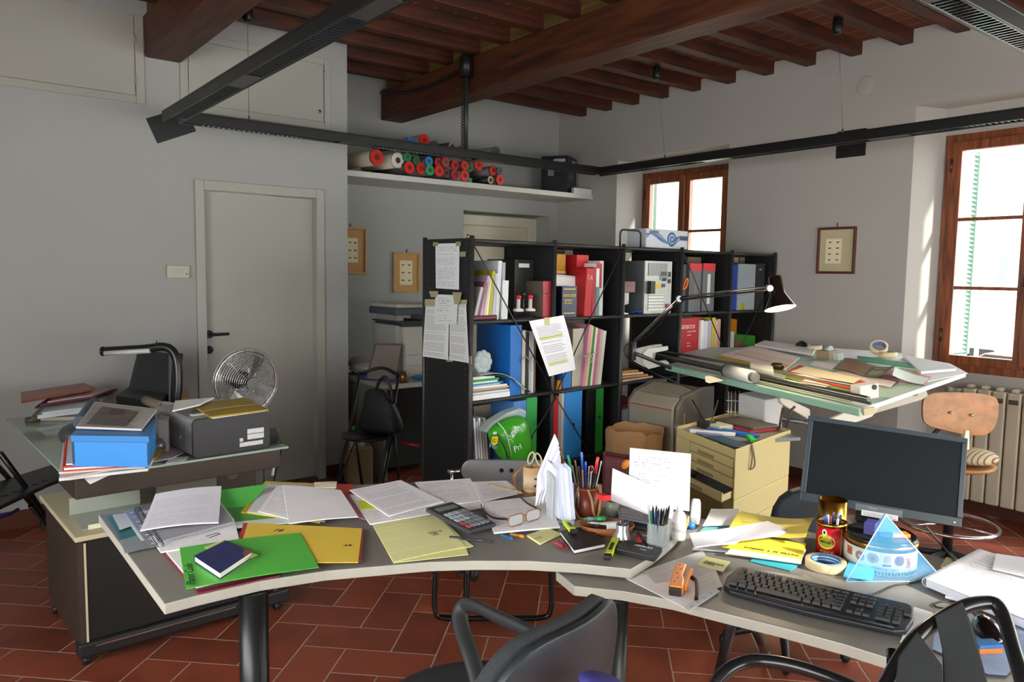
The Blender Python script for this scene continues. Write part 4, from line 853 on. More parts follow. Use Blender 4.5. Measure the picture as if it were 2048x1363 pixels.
for (x, y, s, sz, rot, c_) in ((1034, 872, 'gin', .05, .45, 'E8EEF4'), (1040, 905, 'Pri', .05, .35, 'E8EEF4'), (988, 893, 'fresc', .032, -.35, '6f9fd0')):
    u_, z_ = spx(x-12, y, -.145); text(s, SM @ Matrix.Translation((u_, -.15, z_)) @ Matrix.Rotation(math.pi/2, 4, 'X') @ Matrix.Rotation(rot, 4, 'Z'), sz, M(c_, .4), t)
for a, b, c, w_, nm, cc in (((1002, 846), (1014, 868), (1030, 915), .006, 'pale_seam', 'DDE6E0'), ((1000, 868), (1010, 895), (1022, 918), .008, 'dark_slit', '1c241c')):
    obj(nm, G().tube(smooth([sp(spx(x, y, -.14)[0], dd_, spx(x, y, -.14)[1]) for (x, y), dd_ in ((a, -.118), (b, -.135), (c, -.112))]), w_, 8, flat=.4), M(cc, .3), t)
u_, z_ = spx(985, 879, -.12); F = SM @ Matrix.Translation((u_, -.135, z_)) @ Matrix.Rotation(math.pi/2, 4, 'X') @ Matrix.Rotation(-.12, 4, 'Z')
bd = obj('badge', G().prism([F @ Vector(q) for q in ((-.025, -.02, 0), (0, -.034, 0), (.025, -.02, 0), (.025, .025, 0), (-.025, .025, 0))], F.to_3x3() @ Vector((0, 0, .002))), M('1e1c14', .4), t)
obj('badge_face', G().prism([F @ Vector(q) for q in ((-.021, -.017, .002), (0, -.028, .002), (.021, -.017, .002), (.021, .021, .002), (-.021, .021, .002))], F.to_3x3() @ Vector((0, 0, .001))), M('E4D21C', .4), bd)
text('JC', F @ Matrix.Translation((-.017, -.010, .004)), .03, M('1e1c14', .4), bd)
u_, z_ = spx(1012, 838, -.02)
g = G(); P_ = [sp(*(lambda q: (q[0], -.045, q[1]))(spx(x, y, -.05))) for x, y in ((970, 864), (990, 842), (1016, 826), (1042, 816), (1056, 822), (1052, 842), (1016, 850), (985, 868))]; g.prism(P_, SV*.07); obj('clear_film', g, M('C9D8D2', .15, alpha=.5), t, bevel=.01)
# far lower bays
u0, za = spx(1249, 768, .05); obj('red_magazine', G().sheet([sp(SWD*2+.02, .02, LV[3]+.26), sp(SWD*2+.30, .02, LV[3]+.24), sp(SWD*2+.30, .3, LV[3]+.28), sp(SWD*2+.02, .3, LV[3]+.31)], .012, 4), M('A81830', .5), label='red magazine on a box beneath the middle shelf board', cat='magazine')
obj('white_carton', sbx(G(), SWD*2+.02, SWD*2+.5, .03, .32, LV[3]-.003, LV[3]+.235), M('B9C4C8', .6), label='pale blue-grey carton behind the beige printer', cat='carton', bevel=.003)
obj('blue_carton', sbx(G(), SWD*3+.28, SWD*3+.55, .02, .3, LV[4]+.2, LV[4]+.40), M('2a8fb4', .5), label='turquoise carton low in the fourth bay', cat='carton', bevel=.003)
obj('orange_carton', sbx(G(), SWD*3+.22, SWD*3+.57, .02, .3, LV[4]-.003, LV[4]+.195), M('C9821c', .6), label='ochre carton on the floor shelf of the fourth bay', cat='carton', bevel=.003)
# on top of the shelf
u0, zb = spx(1290, 491, .05); zb = LV[0]+.001; zt = spx(1330, 465, .05)[1]
F = SM @ Matrix.Translation((spx(1292, 488, .05)[0], .05, zb)); wb = spx(1375, 490, .05)[0]-spx(1292, 488, .05)[0]
t = thing('keyboard_carton', 'long grey and white carton with a blue swirl on top of the shelf', 'carton', tuple(F.translation))
hb = zt-zb+.02
obj('box', G().bx(0, wb, 0, .16, 0, hb).t(F), M('B9BDC4', .4), t, bevel=.003)
g = G()
for k in range(4):
    pts = [(x_*wb*.78/10, -.002, hb*(.52+.32*math.sin(x_*.62+k*.35)*(1-.1*k))) for x_ in range(11)]; g.tube([Vector(q) for q in pts], .0035+.001*k, 6, k % 2, flat=.4)
g.t(F); obj('blue_waves', g, [M('2c4c8c', .4), M('6f9fcf', .4)], t)
g = G()
for r_, mi in ((.048, 0), (.034, 1), (.022, 0), (.011, 1)): g.tube([Vector((wb*.6, -.001-.0008*(5-r_*100), hb*.5)), Vector((wb*.6, .0, hb*.5))], min(r_, hb*.42), 24, mi)
g.t(F); obj('blue_ring_print', g, [M('1c3468', .4), M('8fb4dc', .4)], t)
obj('end_label', G().bx(wb*.80, wb*.995, -.001, 0, hb*.48, hb*.72).t(F), M('2a2c58', .4), t)
text('optimax', F @ Matrix.Translation((.03, -.001, hb*.80)) @ Matrix.Rotation(math.pi/2, 4, 'X'), .03, M('33363c', .4), t)
u0, _ = spx(1240, 489, .05); u1, _ = spx(1281, 489, .05); zt = spx(1260, 460, .05)[1]; r_ = .03
pts = [sp(u0, .05, LV[0])]+[sp(u0+r_-r_*math.cos(a), .05, zt-r_+r_*math.sin(a)) for a in [i*math.pi/10 for i in range(6)]]+[sp(u1-r_+r_*math.sin(a), .05, zt-r_+r_*math.cos(a)) for a in [i*math.pi/10 for i in range(6)]]+[sp(u1, .05, LV[0])]
obj('wire_book_stop', G().tube(pts, .006, 8), BLK, label='black wire bookend loop on top of the shelf', cat='bookend')
# papers taped on the shelf's end
def endp(x, y): return V3(PP(x, y, sp(-.014, 0, 0), SU))
t = thing('taped_notice', 'upper printed notice taped to the end panel of the bookshelf', 'notice', tuple(endp(895, 578)))
obj('sheet', G().sheet([endp(872, 576), endp(918, 579), endp(919, 486), endp(871, 487)], .0008, 6), printed('C9CCD0', '50545c', 26, .45, .06, top=.95), t)
for (x0, x1, y0, y1) in ((866, 876, 484, 492), (912, 922, 483, 492), (912, 931, 503, 513)): obj('tape_piece', G().sheet([endp(x0, y1), endp(x1, y1), endp(x1, y0), endp(x0, y0)], .0016, 1), M('8c8f6a', .4, alpha=.85), t)
t = thing('taped_notice', 'large double-page notice taped lower on the end panel of the bookshelf', 'notice', tuple(endp(893, 720)))
nn = -SU
obj('sheet', G().sheet([endp(847, 712), endp(898, 719), endp(899, 602), endp(852, 603)], .0008, 8, curl=lambda u, v: .006*(1-v)), printed('C7CACB', '62666c', 44, .6, .04, top=.98), t)
obj('sheet', G().sheet([endp(899, 719), endp(944, 725), endp(932, 603), endp(900, 602)], .0008, 8, curl=lambda u, v: .02*(1-v)*u), printed('C7CACB', '62666c', 44, .6, .04, top=.98), t)
for (x0, x1, y0, y1) in ((850, 872, 598, 612), (918, 934, 599, 608), (936, 944, 712, 727), (893, 905, 713, 723)): obj('tape_piece', G().sheet([endp(x0, y1), endp(x1, y1), endp(x1, y0), endp(x0, y0)], .0022, 1), M('A5A382', .4, alpha=.8), t)
t = thing('taped_notice', 'small handwritten note taped over the large double-page notice', 'notice', tuple(endp(893, 648)))
def endq(x, y): return endp(x, y)-SU*.012
obj('sheet', G().sheet([endq(872, 647), endq(917, 648), endq(920, 590), endq(875, 588)], .0008, 6), printed('C4C8C8', '6a6e74', 12, .4, .12, hand=True), t)
for (x0, x1, y0, y1) in ((866, 877, 582, 594), (913, 923, 584, 608)): obj('tape_piece', G().sheet([endq(x0, y1), endq(x1, y1), endq(x1+4, y0), endq(x0-4, y0)], .0022, 1), M('A09A78', .4, alpha=.8), t)
# ================================================================ helpers for things lying on a surface
def sheetpx(name, px, z, th, mat, label, cat, group=None, wob=0., curl=None, n=8, edge=None, parent=None, dz=None):
    """px: four pixel corners (lower-left, lower-right, upper-right, upper-left of the sheet as it lies) on the plane z"""
    dz = dz or (0, 0, 0, 0); c4 = [V3(Z(x, y, z+d)) for (x, y), d in zip(px, dz)]
    mats = [mat] if edge is None else [mat, edge]
    return obj(name, G().sheet(c4, th, n, curl=curl, wob=wob, edge=None if edge is None else 1), mats, parent, label=label, cat=cat, group=group)
def polypx(name, px, z, th, mat, label=None, cat=None, group=None, parent=None, bevel=0., uv=False):
    P_ = [V3(Z(x, y, z)) for x, y in px]
    return obj(name, G().prism(P_, th), mat, parent, label=label, cat=cat, group=group, bevel=bevel)
def boxon(px3, z, h, z_ref=None):
    """box footprint from three pixel corners on the plane z (front-left, front-right, back-right); returns footprint points"""
    a, b, c = [V3(Z(x, y, z)) for x, y in px3]; return [a, b, c, a+c-b]
def book(name, foot, z, h, cov, label, cat, pages='E4E0D2', group=None, bevel=.002, cv=.002, rnd=0):
    """closed book lying flat; foot = spine-left, spine... four corners, spine along foot[3]-foot[0]"""
    foot = [Vector((p.x, p.y, z)) for p in foot]; c = sum(foot, Vector())/4
    t = thing(name, label, cat, tuple(c), group)
    g = G().prism(foot, cv).prism([p+Vector((0, 0, h-cv)) for p in foot], cv)
    s_ = (foot[1]-foot[0]).normalized()*cv
    g.prism([foot[0]+Vector((0, 0, cv)), foot[0]+s_+Vector((0, 0, cv)), foot[3]+s_+Vector((0, 0, cv)), foot[3]+Vector((0, 0, cv))], h-2*cv); obj('cover', g, cov, t, bevel=.0008)
    q = [c+(p-c)*.965 for p in foot]; q[0] = foot[0]+s_+(q[3]-q[0])*.02; q[3] = foot[3]+s_-(q[3]-q[0])*.02
    obj('pages', G().prism([p+Vector((0, 0, cv-(p.z-z))) for p in q], h-2*cv-.0003), M(pages, .8), t); return t
def pen(name, a, b, r, cb, cc, label, cat='pen', group=None, frac=.38, tip=True, clip=True, parent=None):
    """a = tip end, b = cap end; barrel, cap (with clip)"""
    a, b = V3(a), V3(b); d_ = (b-a).normalized(); L_ = (b-a).length
    t = thing(name, label, cat, tuple((a+b)/2), group) if parent is None else parent
    m_ = a+d_*L_*(1-frac)
    bo = obj('barrel', G().tube([a+d_*.012, m_], r*.9, 10), M(cb, .3, coat=.3), t)
    if tip: obj('tip', G().tube([a, a+d_*.012], [r*.15, r*.8], 10), M(cc, .4), t)
    cp = obj('cap', G().tube([m_-d_*.002, b-d_*.002, b], [r, r, r*.7], 10), M(cc, .3, coat=.3), t)
    if clip:
        n_ = Vector((0, 0, 1))-d_*d_.z
        n_ = n_.normalized() if n_.length > .1 else Vector((1, 0, 0))
        obj('clip', G().tube([b-d_*.002+n_*r, m_+d_*.006+n_*(r+.001)], .0012, 6), M(cc, .3), t)
    return t
# ================================================================ left side: printer trolley against the door wall
brn = M('3B322B', .45, var=.08); dk = M('1c1a19', .5, var=.06); cre = M('C9C0A0', .5)
t = thing('printer_trolley', 'dark brown printer trolley with a glass top and black front panel, left of the desk', 'trolley', (.85, 3.9, 0))
F = Matrix.Translation((.44, 3.25, 0)) @ Matrix.Rotation(math.radians(3), 4, 'Z')
def lb(x0, x1, y0, y1, z0, z1): return G().bx(x0, x1, y0, y1, z0, z1).t(F)
obj('glass_top', lb(-.03, .845, -.03, 1.42, .752, .762), M('9DB3A4', .08, var=.02, alpha=.85), t, bevel=.002)
obj('apron', lb(0, .82, 0, .03, .665, .750), brn, t, bevel=.004)
obj('apron_end', lb(.79, .82, .03, 1.2, .665, .750), brn, t); obj('apron_end', lb(0, .03, .03, .3, .665, .750), brn, t)
obj('back_panel', lb(.30, .81, .26, .29, .10, .664), brn, t)
g = G().tube([F @ Vector((.70, .258, .60)), F @ Vector((.70, .262, .60))], .028, 20); obj('cable_port', g, M('55514c', .4), t)
obj('inner_frame', lb(.36, .62, .245, .26, .50, .655), M('6d6a60', .5), t)
obj('beige_shelf', lb(-.01, .80, -.02, .7, .505, .525), cre, t, bevel=.003)
obj('side_panel', lb(0, .02, .0, .62, .07, .504), brn, t); obj('side_panel', lb(.78, .80, .0, .62, .07, .504), brn, t)
fp_ = obj('front_panel', lb(.022, .778, .005, .02, .10, .504), dk, t)
obj('panel_edge_strip', lb(.022, .030, .0, .005, .09, .49), cre, fp_)
obj('bottom_rail', lb(-.01, .85, -.01, .05, .035, .095), M('232425', .4), t, bevel=.01, seg=3)
obj('rail_trim', lb(.05, .6, -.014, -.01, .075, .082), CHR, t)
for x, y in ((.02, .02), (.80, .02), (.02, .6), (.80, .6)):
    p = F @ Vector((x, y, 0)); g = G().cyl(p+Vector((-.012, 0, .018)), p+Vector((.012, 0, .018)), .018, seg=16).cyl(p+Vector((0, 0, .018)), p+Vector((0, 0, .036)), .007, seg=8); obj('caster', g, BLK, t)
obj('leg', lb(.30, .34, .62, .66, 0, .75), brn, t)
for s_ in (0, .6): obj('leg', lb(.78, .81, .75+s_, .79+s_, 0, .664), brn, t)
# acrylic tray in the niche
g = G(); P0 = [F @ Vector(q) for q in ((.03, .03, .527), (.45, .03, .527), (.45, .03, .533), (.03, .03, .533))]
t2 = thing('acrylic_tray', 'clear acrylic paper tray on the beige trolley shelf', 'tray', tuple(F @ Vector((.25, .12, .527))))
acr = M('C4CCC4', .1, var=.02, alpha=.45)
obj('base', lb(.03, .50, .05, .28, .527, .531), acr, t2); obj('back_wall', lb(.03, .50, .276, .28, .531, .60), acr, t2, bevel=.001); obj('front_strip', lb(.05, .42, .045, .05, .527, .545), M('E8E6CC', .3), t2)
ZT = .763
# papers beneath the blue box
zz = ZT
for k, (px, c, th, lab) in enumerate((((( 118, 962), (296, 942), (330, 880), (135, 890)), 'DDDDE0', .012, 'white papers at the very bottom'), (((128, 958), (288, 930), (320, 878), (140, 886)), 'D8D2C4', .006, 'cream sheet'), (((118, 948), (290, 936), (318, 880), (128, 880)), 'CFCDCF', .008, 'grey sheets'), (((125, 944), (285, 932), (312, 880), (130, 876)), 'D4523A', .005, 'orange-red folder'), (((128, 940), (286, 930), (312, 878), (132, 874)), 'E6E4E2', .008, 'white sheets'), (((126, 934), (284, 927), (312, 874), (134, 868)), 'B8352E', .004, 'red folder'), (((132, 930), (290, 924), (314, 872), (138, 866)), 'DCD8D2', .006, 'pale sheets on top'))):
    sheetpx('paper_bundle', px, zz, th*.9, M(c, .7), lab+' in the pile under the blue box', 'papers', 'papers under the blue box', wob=.0015); zz += th+.0015
sheetpx('folded_sheet', ((180, 968), (240, 940), (200, 930), (150, 938)), ZT+.006, .001, PAP, 'white sheet corner hanging over the trolley edge', 'sheet', dz=(-.03, 0, 0, 0))
# blue storage box with newspaper
ft = boxon(((146, 932), (298, 934), (312, 895)), zz, 0); BH = .112
t = thing('blue_storage_box', 'bright blue cardboard storage box on the glass trolley top', 'box', tuple(sum(ft, Vector())/4))
obj('body', G().prism(ft, BH), M('2C86D4', .45), t, bevel=.002)
c_ = sum(ft, Vector())/4; lid = [c_+(p-c_)*1.03+Vector((0, 0, BH-.02)) for p in ft]
obj('lid', G().prism(lid, .024), M('2A78BC', .45), t, bevel=.002)
for k in (0, 1): obj('side_flap', G().prism([ft[k]+Vector((0, 0, .008))+(ft[1]-ft[0])*(.02-.04*k)+Vector((0, -.002, 0)), ft[k]+(ft[1]-ft[0])*(-.004+.008*k)+Vector((0, -.002, .008)), ft[k]+(ft[1]-ft[0])*(-.004+.008*k)+Vector((0, .004, .008)), ft[k]+Vector((0, .004, .008))+(ft[1]-ft[0])*(.02-.04*k)], BH-.03), M('153a5c', .5), t)
zn = zz+BH+.006
npm = printed('BDBBB6', '5a5654', 22, .66, .03, top=.97, cols=40)
t = thing('newspaper', 'folded newspaper with a photo page on top of the blue box', 'newspaper', tuple(V3(Z(230, 850, zn))))
obj('pages', G().sheet([V3(Z(*p, zn)) for p in ((152, 858), (283, 862), (315, 822), (190, 806))], .008, 10, wob=.004), npm, t)
obj('photo', G().sheet([V3(Z(*p, zn+.0135)) for p in ((172, 848), (248, 852), (275, 822), (205, 812))], .0008, 6), M('6b625e', .5, var=.5, vs=12), t)
obj('photo', G().sheet([V3(Z(*p, zn+.0145)) for p in ((215, 827), (245, 829), (252, 820), (224, 817))], .0008, 4), M('5a3028', .5, var=.4, vs=30), t)
# rolled plans
a, b = V3(Z(168, 828, ZT+.15)), V3(Z(196, 806, ZT+.12)); obj('paper_roll', G().tube([V3(Z(160, 845, ZT+.13)), V3(Z(188, 806, ZT+.16))], .028, 16), M('4a5468', .5, var=.2), label='short blue-grey roll lying behind the newspaper', cat='roll')
obj('cardboard_roll', G().tube([V3(PD(322, 812, 3.75)), V3(PD(292, 800, 4.0))], .024, 18).tube([V3(PD(323, 812, 3.74)), V3(PD(322, 812, 3.75))], .010, 12, mi=1), [M('8C8270', .7), M('2e2a24', .8)], label='small cardboard roll in front of the black case', cat='roll')
# printer
ft = boxon(((386, 918), (541, 894), (520, 872)), ZT, 0); a, b = ft[0], ft[1]; dirx = (b-a).normalized(); diry = Vector((-dirx.y, dirx.x, 0)); PWd = (b-a).length; PDp = .44; PH = .165
F = frame(a, dirx, diry); t = thing('laser_printer', 'silver and black laser printer standing on the glass trolley top', 'printer', tuple(a+dirx*PWd/2+diry*.2))
pf = [(p[0]+PWd/2, p[1]+PH/2) for p in rrect(PWd, PH, .022)]
g = G(); o_ = [F @ Vector((x, 0, z)) for x, z in pf]; g.prism(o_, diry*.012); obj('side_cover', g, M('2b2e31', .35), t, bevel=.003)
pf2 = [(p[0]+PWd/2, p[1]+PH/2) for p in rrect(PWd-.006, PH-.006, .02)]
g = G().prism([F @ Vector((x, .012, z)) for x, z in pf2], diry*PDp); obj('housing', g, M('A3A6A6', .35, .2), t, bevel=.004)
obj('front_panel', G().bx(-.004, .003, .06, .40, .02, .13).t(F), M('8f9394', .35, .2), t, bevel=.002)
obj('button', G().ell((-.004, .12, .075), (.004, .007, .007)).t(F), M('D8DADA', .3), t)
obj('top_slot', G().bx(.04, .16, .10, .13, PH-.004, PH+.002).t(F), M('E4E6E6', .3), t)
for x0, x1, z0, z1 in ((.235, .31, .075, .095), (.235, .31, .05, .072), (.20, .215, .045, .06), (.20, .305, .022, .040)):
    if x1 < PWd: obj('rating_label', G().bx(x0, x1, -.0015, .001, z0, z1).t(F), M('D2D5D4', .5, var=.25, vs=90), t)
F2 = F @ Matrix.Translation((0, 0, PH+.001)); zt_ = ZT+PH+.002
t = thing('padded_envelope', 'ochre padded envelope with papers lying on top of the laser printer', 'envelope', tuple(F2 @ Vector((PWd*.6, .2, 0))))
obj('papers', G().sheet([V3(Z(*p, zt_+.001)) for p in ((425, 837), (532, 822), (500, 806), (395, 814))], .006, 5), PAP, t)
obj('envelope', G().sheet([V3(Z(*p, zt_+.008)) for p in ((420, 836), (537, 821), (490, 797), (383, 811))], .007, 10, curl=lambda u, v: .006*math.sin(math.pi*u)*math.sin(math.pi*v)), M('A68F35', .6, var=.1, bump=.2, bs=30), t)
obj('fold_line', G().sheet([V3(Z(*p, zt_+.0222)) for p in ((404, 823), (514, 809), (513, 807), (403, 821))], .0006, 8, curl=lambda u, v: .003*math.sin(math.pi*u)), M('C4B060', .5), t)
# white open carton, ball, envelope left of the printer
obj('white_folder_stand', G().prism([V3(Z(318, 903, ZT)), V3(Z(338, 905, ZT)), V3(Z(350, 862, ZT)), V3(Z(328, 858, ZT))], .14), M('DADCE0', .6), label='tall white folder standing between the blue box and the printer', cat='folder')
obj('white_sheet_pile', G().sheet([V3(Z(*p, zt_+.02)) for p in ((345, 824), (400, 812), (428, 798), (350, 804))], .006, 6, wob=.004), PAP, label='white sheets lying on the printer behind the ochre envelope', cat='papers')
obj('ball', G().ell(V3(Z(318, 890, ZT+.03)), (.035, .03, .03)), M('7d7a80', .25, .3), label='small shiny grey ball beside the blue box', cat='ball')
sheetpx('yellow_envelope', ((296, 918), (312, 918), (345, 885), (308, 880)), ZT+.012, .004, M('B7A03c', .6), 'yellow envelope lying between the blue box and the printer', 'envelope', wob=.003)
sheetpx('crumpled_paper', ((305, 925), (345, 920), (375, 905), (335, 885)), ZT+.001, .003, M('D5D0D2', .6), 'crumpled white papers beside the yellow envelope', 'papers', wob=.008)
sheetpx('white_sheet', ((330, 928), (372, 920), (378, 912), (340, 915)), ZT+.001, .001, PAP, 'white sheet at the front edge of the glass top', 'sheet')
ft = boxon(((538, 897), (568, 888), (560, 872)), ZT, 0)
t = thing('router', 'small black router box with a cable beside the laser printer', 'router', tuple(ft[0]))
obj('case', G().prism([p+Vector((.0, .06, .004)) for p in ft], .03), BLK, t, bevel=.004)
obj('cable', G().tube(smooth([V3(Z(560, 882, ZT+.02)), V3(PD(562, 900, 3.7)), V3(PD(553, 935, 3.75)), V3(PD(545, 985, 3.8)), V3(PD(540, 1040, 3.85))]), .004, 8), M('1d2638', .4), t)
obj('power_cable', G().tube(smooth([V3(PD(530, 905, 3.85)), V3(PD(528, 950, 3.88)), V3(PD(532, 1040, 3.9))]), .003, 8), M('3c4a68', .4), t)
obj('connector', G().tube([V3(PD(548, 930, 3.78)), V3(PD(545, 950, 3.78))], .008, 8), PAP, t)
# ---- fan
hub = V3(PD(496, 764, 4.25)); fn = Vector((.10, -.98, -.03)).normalized(); R_ = .176
t = thing('desk_fan', 'chrome wire-guard desk fan standing behind the laser printer', 'fan', (hub.x, hub.y, ZT))
c_ = hub-fn*.02; sx = fn.cross(Vector((0, 0, 1))).normalized(); sz = sx.cross(fn)
def gp(a, r, d_): return c_+sx*(r*math.cos(a))+sz*(r*math.sin(a))+fn*d_
g = G()
for k in range(16):
    r = .03+.16*k/15; g.tube([gp(a, r, .075*math.cos((r/R_)*1.45)) for a in [i*2*math.pi/40 for i in range(40)]], .0011, 4, closed=True)
for k in range(10):
    a = k*2*math.pi/10; g.tube([gp(a+.25*r/R_, r, .075*math.cos((r/R_)*1.45)) for r in (.03, .07, .11, .15, .19)], .0016, 4)
obj('front_guard', g, CHR, t)
g = G().tube([gp(i*2*math.pi/48, R_, 0) for i in range(48)], .006, 8, closed=True); obj('rim', g, CHR, t)
g = G()
for k in range(14):
    s_ = k/13; r = .05+(R_-.05)*s_; g.tube([gp(i*2*math.pi/36, r, -.13*(1-s_)**.8) for i in range(36)], .0012, 4, closed=True)
for k in range(16):
    a = k*2*math.pi/16; g.tube([gp(a, .05, -.13), gp(a, .09, -.105), gp(a, .14, -.06), gp(a, R_, 0)], .0016, 4)
obj('rear_guard', g, CHR, t)
obj('hub', G().tube([gp(0, 0, .07), gp(0, 0, .078)], .032, 24), M('6d6e6e', .35, .6), t)
g = G()
for k in range(4):
    a = k*math.pi/2; P_ = [gp(a, .02, .01), gp(a+.25, .09, .025), gp(a+.2, .16, .03), gp(a+.75, .16, -.01), gp(a+.95, .08, -.01), gp(a+.6, .02, -.005)]; g.prism(P_, fn*.002)
obj('blades', g, M('A9ACAE', .3, .8), t)
obj('motor', G().tube([gp(0, 0, -.03), gp(0, 0, -.07), gp(0, 0, -.19), gp(0, 0, -.215)], [.05, .055, .05, .025], 24), M('2d3032', .3, .4), t)
base = c_-fn*.12; obj('stem', G().cyl((base.x, base.y, ZT+.02), (base.x, base.y, base.z), .014), CHR, t)
obj('base', G().lathe([(.12, 0), (.12, .01), (.05, .022), (.001, .024)], seg=36).t(Matrix.Translation((base.x, base.y, ZT))), M('2d3032', .3, .4), t)
# ---- black tube desk lamp and open case behind
t = thing('tube_desk_lamp', 'black tubular desk lamp with a bent arm on the trolley glass', 'lamp', tuple(V3(Z(352, 830, ZT))))
p = [PD(206, 702, 4.12), PD(290, 697, 4.12), PD(325, 693, 4.12), PD(345, 702, 4.12), PD(354, 726, 4.12), PD(356, 770, 4.12), PD(352, 812, 4.12)]
pb_ = V3(p[-1]); p.append((pb_.x, pb_.y, ZT+.0)); obj('arm', G().tube(smooth(p, 6), .024, 14), M('1a1c1d', .3), t)
obj('light_tube', G().tube([V3(PD(209, 706, 4.10)), V3(PD(300, 701, 4.10))], .013, 12), M('B9BAB4', .3), t)
obj('end_ring', G().tube([V3(PD(204, 702, 4.12)), V3(PD(208, 702, 4.12))], .026, 18), M('0f1011', .3), t)
obj('wing_screw', G().cyl(V3(PD(313, 695, 4.10)), V3(PD(313, 681, 4.10)), .003, seg=6), BLK, t)
t = thing('black_case', 'open black carrying case standing at the back of the trolley top', 'case', tuple(V3(Z(300, 812, ZT))))
lidq = [V3(PD(262, 786, 4.5)), V3(PD(338, 808, 4.35)), V3(PD(338, 706, 4.5)), V3(PD(283, 700, 4.65))]
obj('lid', G().prism(lidq, Vector((-.01, .05, 0))), M('26292b', .5, bump=.1, bs=200), t, bevel=.01, seg=3)
obj('lid_side', G().prism([V3(PD(340, 806, 4.36)), V3(PD(352, 798, 4.55)), V3(PD(366, 708, 4.7)), V3(PD(345, 703, 4.52))], Vector((.01, .03, 0))), M('1c1f20', .6), t, bevel=.006)
obj('tray', G().prism([V3(Z(*q, ZT+.02)) for q in ((232, 808), (320, 822), (335, 800), (262, 785))], .05), M('17191a', .5), t, bevel=.008)
# clutter at the back left of the glass
zz = ZT
for k, (px, c, th, lab) in enumerate(((((60, 842), (170, 840), (205, 805), (100, 800)), '9a948c', .02, 'grey paper bundle'), (((75, 838), (175, 825), (215, 795), (110, 800)), 'D5D8DE', .02, 'white paper bundle'), (((85, 830), (180, 818), (228, 788), (120, 792)), 'C9CBD2', .015, 'pale paper bundle'), (((70, 818), (175, 800), (232, 782), (110, 790)), '3a3630', .012, 'dark folder'), (((80, 812), (190, 795), (235, 780), (120, 784)), '7a3048', .010, 'maroon folder'), (((95, 806), (185, 792), (228, 778), (130, 780)), 'B5A4A4', .008, 'pinkish-grey folder'))):
    sheetpx('document_bundle', px, zz, th*.9, M(c, .6), lab+' in the stack at the back left of the trolley', 'papers', 'stack at the back left of the trolley', wob=.002); zz += th+.001
sheetpx('red_brown_folder', ((44, 806), (172, 783), (188, 777), (170, 770)), zz+.0, .012, M('8A4438', .4), 'red-brown folder on top of the stack by the wall', 'folder', dz=(0.0, 0, 0, 0))
polypx('red_brown_cover', ((42, 806), (190, 780), (168, 769), (41, 788)), zz+.012, .012, M('94503f', .35), 'brick-red binder lying on top of the stack by the wall', 'binder', bevel=.003)
obj('tape_stub', G().lathe([(.02, 0), (.035, 0), (.035, .02), (.02, .02), (.02, 0)], seg=20).t(Matrix.Translation(V3(Z(66, 842, ZT)))), M('4a4830', .4), label='small dark roll at the left edge of the trolley glass', cat='tape')
obj('brown_packet', G().prism([V3(Z(*q, ZT)) for q in ((362, 822), (378, 818), (374, 800), (358, 802))], .07), M('A98a60', .7), label='tan packet standing behind the desk lamp foot', cat='packet')
obj('dark_dome', G().ell(V3(Z(152, 868, ZT+.05)), (.07, .09, .05)), M('3a4042', .4), label='dark rounded lamp base behind the blue box', cat='lamp base')
# ---- folding chair at the left edge
t = thing('folding_chair', 'black folding chair with a perforated seat at the left edge of the room', 'chair', tuple(V3(Z(40, 990, 0))))
st = [V3(Z(*q, .45)) for q in ((-80, 1010), (-80, 985), (0, 968), (112, 932), (132, 940), (133, 958), (95, 975), (0, 1020))]
obj('seat', G().prism(st, .018), M('15181a', .35), t, bevel=.006)
g = G()
for k in range(6): q = V3(Z(-10+k*20, 998-k*7.5, .469)); g.ell(q, (.018, .01, .0012), seg=10, rings=4)
obj('seat_slots', g, M('0a0b0c', .6), t)
obj('leg', G().tube([V3(PY(0, 905, 4.3)), V3(PY(60, 985, 4.38)), V3(Z(140, 1105, 0))], .013, 10), M('141517', .3), t)
obj('leg', G().tube([V3(PY(-30, 905, 4.55)), V3(PY(22, 960, 4.6)), V3(Z(118, 1070, 0))], .013, 10), M('141517', .3), t)
obj('leg', G().tube([V3(PY(60, 1010, 4.45)), V3(Z(140, 1098, .02))], .011, 10), M('141517', .3), t)
obj('brace', G().tube([V3(PY(-60, 1025, 4.2)), V3(PY(40, 990, 4.42)), V3(PY(128, 958, 4.6))], .010, 8), M('141517', .3), t)
obj('cord', G().tube(smooth([V3(PY(-5, 1034, 4.15)), V3(PY(18, 1028, 4.2)), V3(PY(36, 1018, 4.3))]), .008, 8), M('1e2c9c', .5), label='blue cord hanging under the folding chair', cat='cord')
t = thing('wall_box', 'small dark box on the floor against the left wall', 'box', (.45, 5.2, 0)); obj('case', G().bx(.52, .72, 5.14, 5.26, 0, .11), M('24282a', .5), t, bevel=.004); obj('lid', G().bx(.515, .725, 5.135, 5.262, .11, .125), M('2e3234', .5), t)
# ================================================================ alcove: copier desk, bistro chair
gm = M('7F8078', .5, var=.04)
t = thing('grey_side_desk', 'grey office desk in the alcove carrying the photocopier', 'desk', (3.1, 5.4, 0))
dx0, dx1, dy0, dy1, dz = 2.66, 3.75, 4.93, 5.72, .72
obj('desktop', G().bx(dx0, dx1, dy0, dy1, dz-.028, dz), M('A9A798', .45), t, bevel=.003)
obj('front_edge', G().bx(dx0+.04, dx1, dy0-.006, dy0, dz-.035, dz-.002), M('C2C0B4', .4), t)
obj('side_panel', G().bx(dx0+.01, dx0+.04, dy0+.01, dy1-.02, 0, dz-.028), gm, t)
obj('side_panel', G().bx(dx1-.04, dx1-.01, dy0+.01, dy1-.02, 0, dz-.028), gm, t)
obj('modesty_panel', G().bx(dx0+.04, dx1-.04, dy1-.1, dy1-.08, .1, dz-.028), M('2b2e30', .5), t)
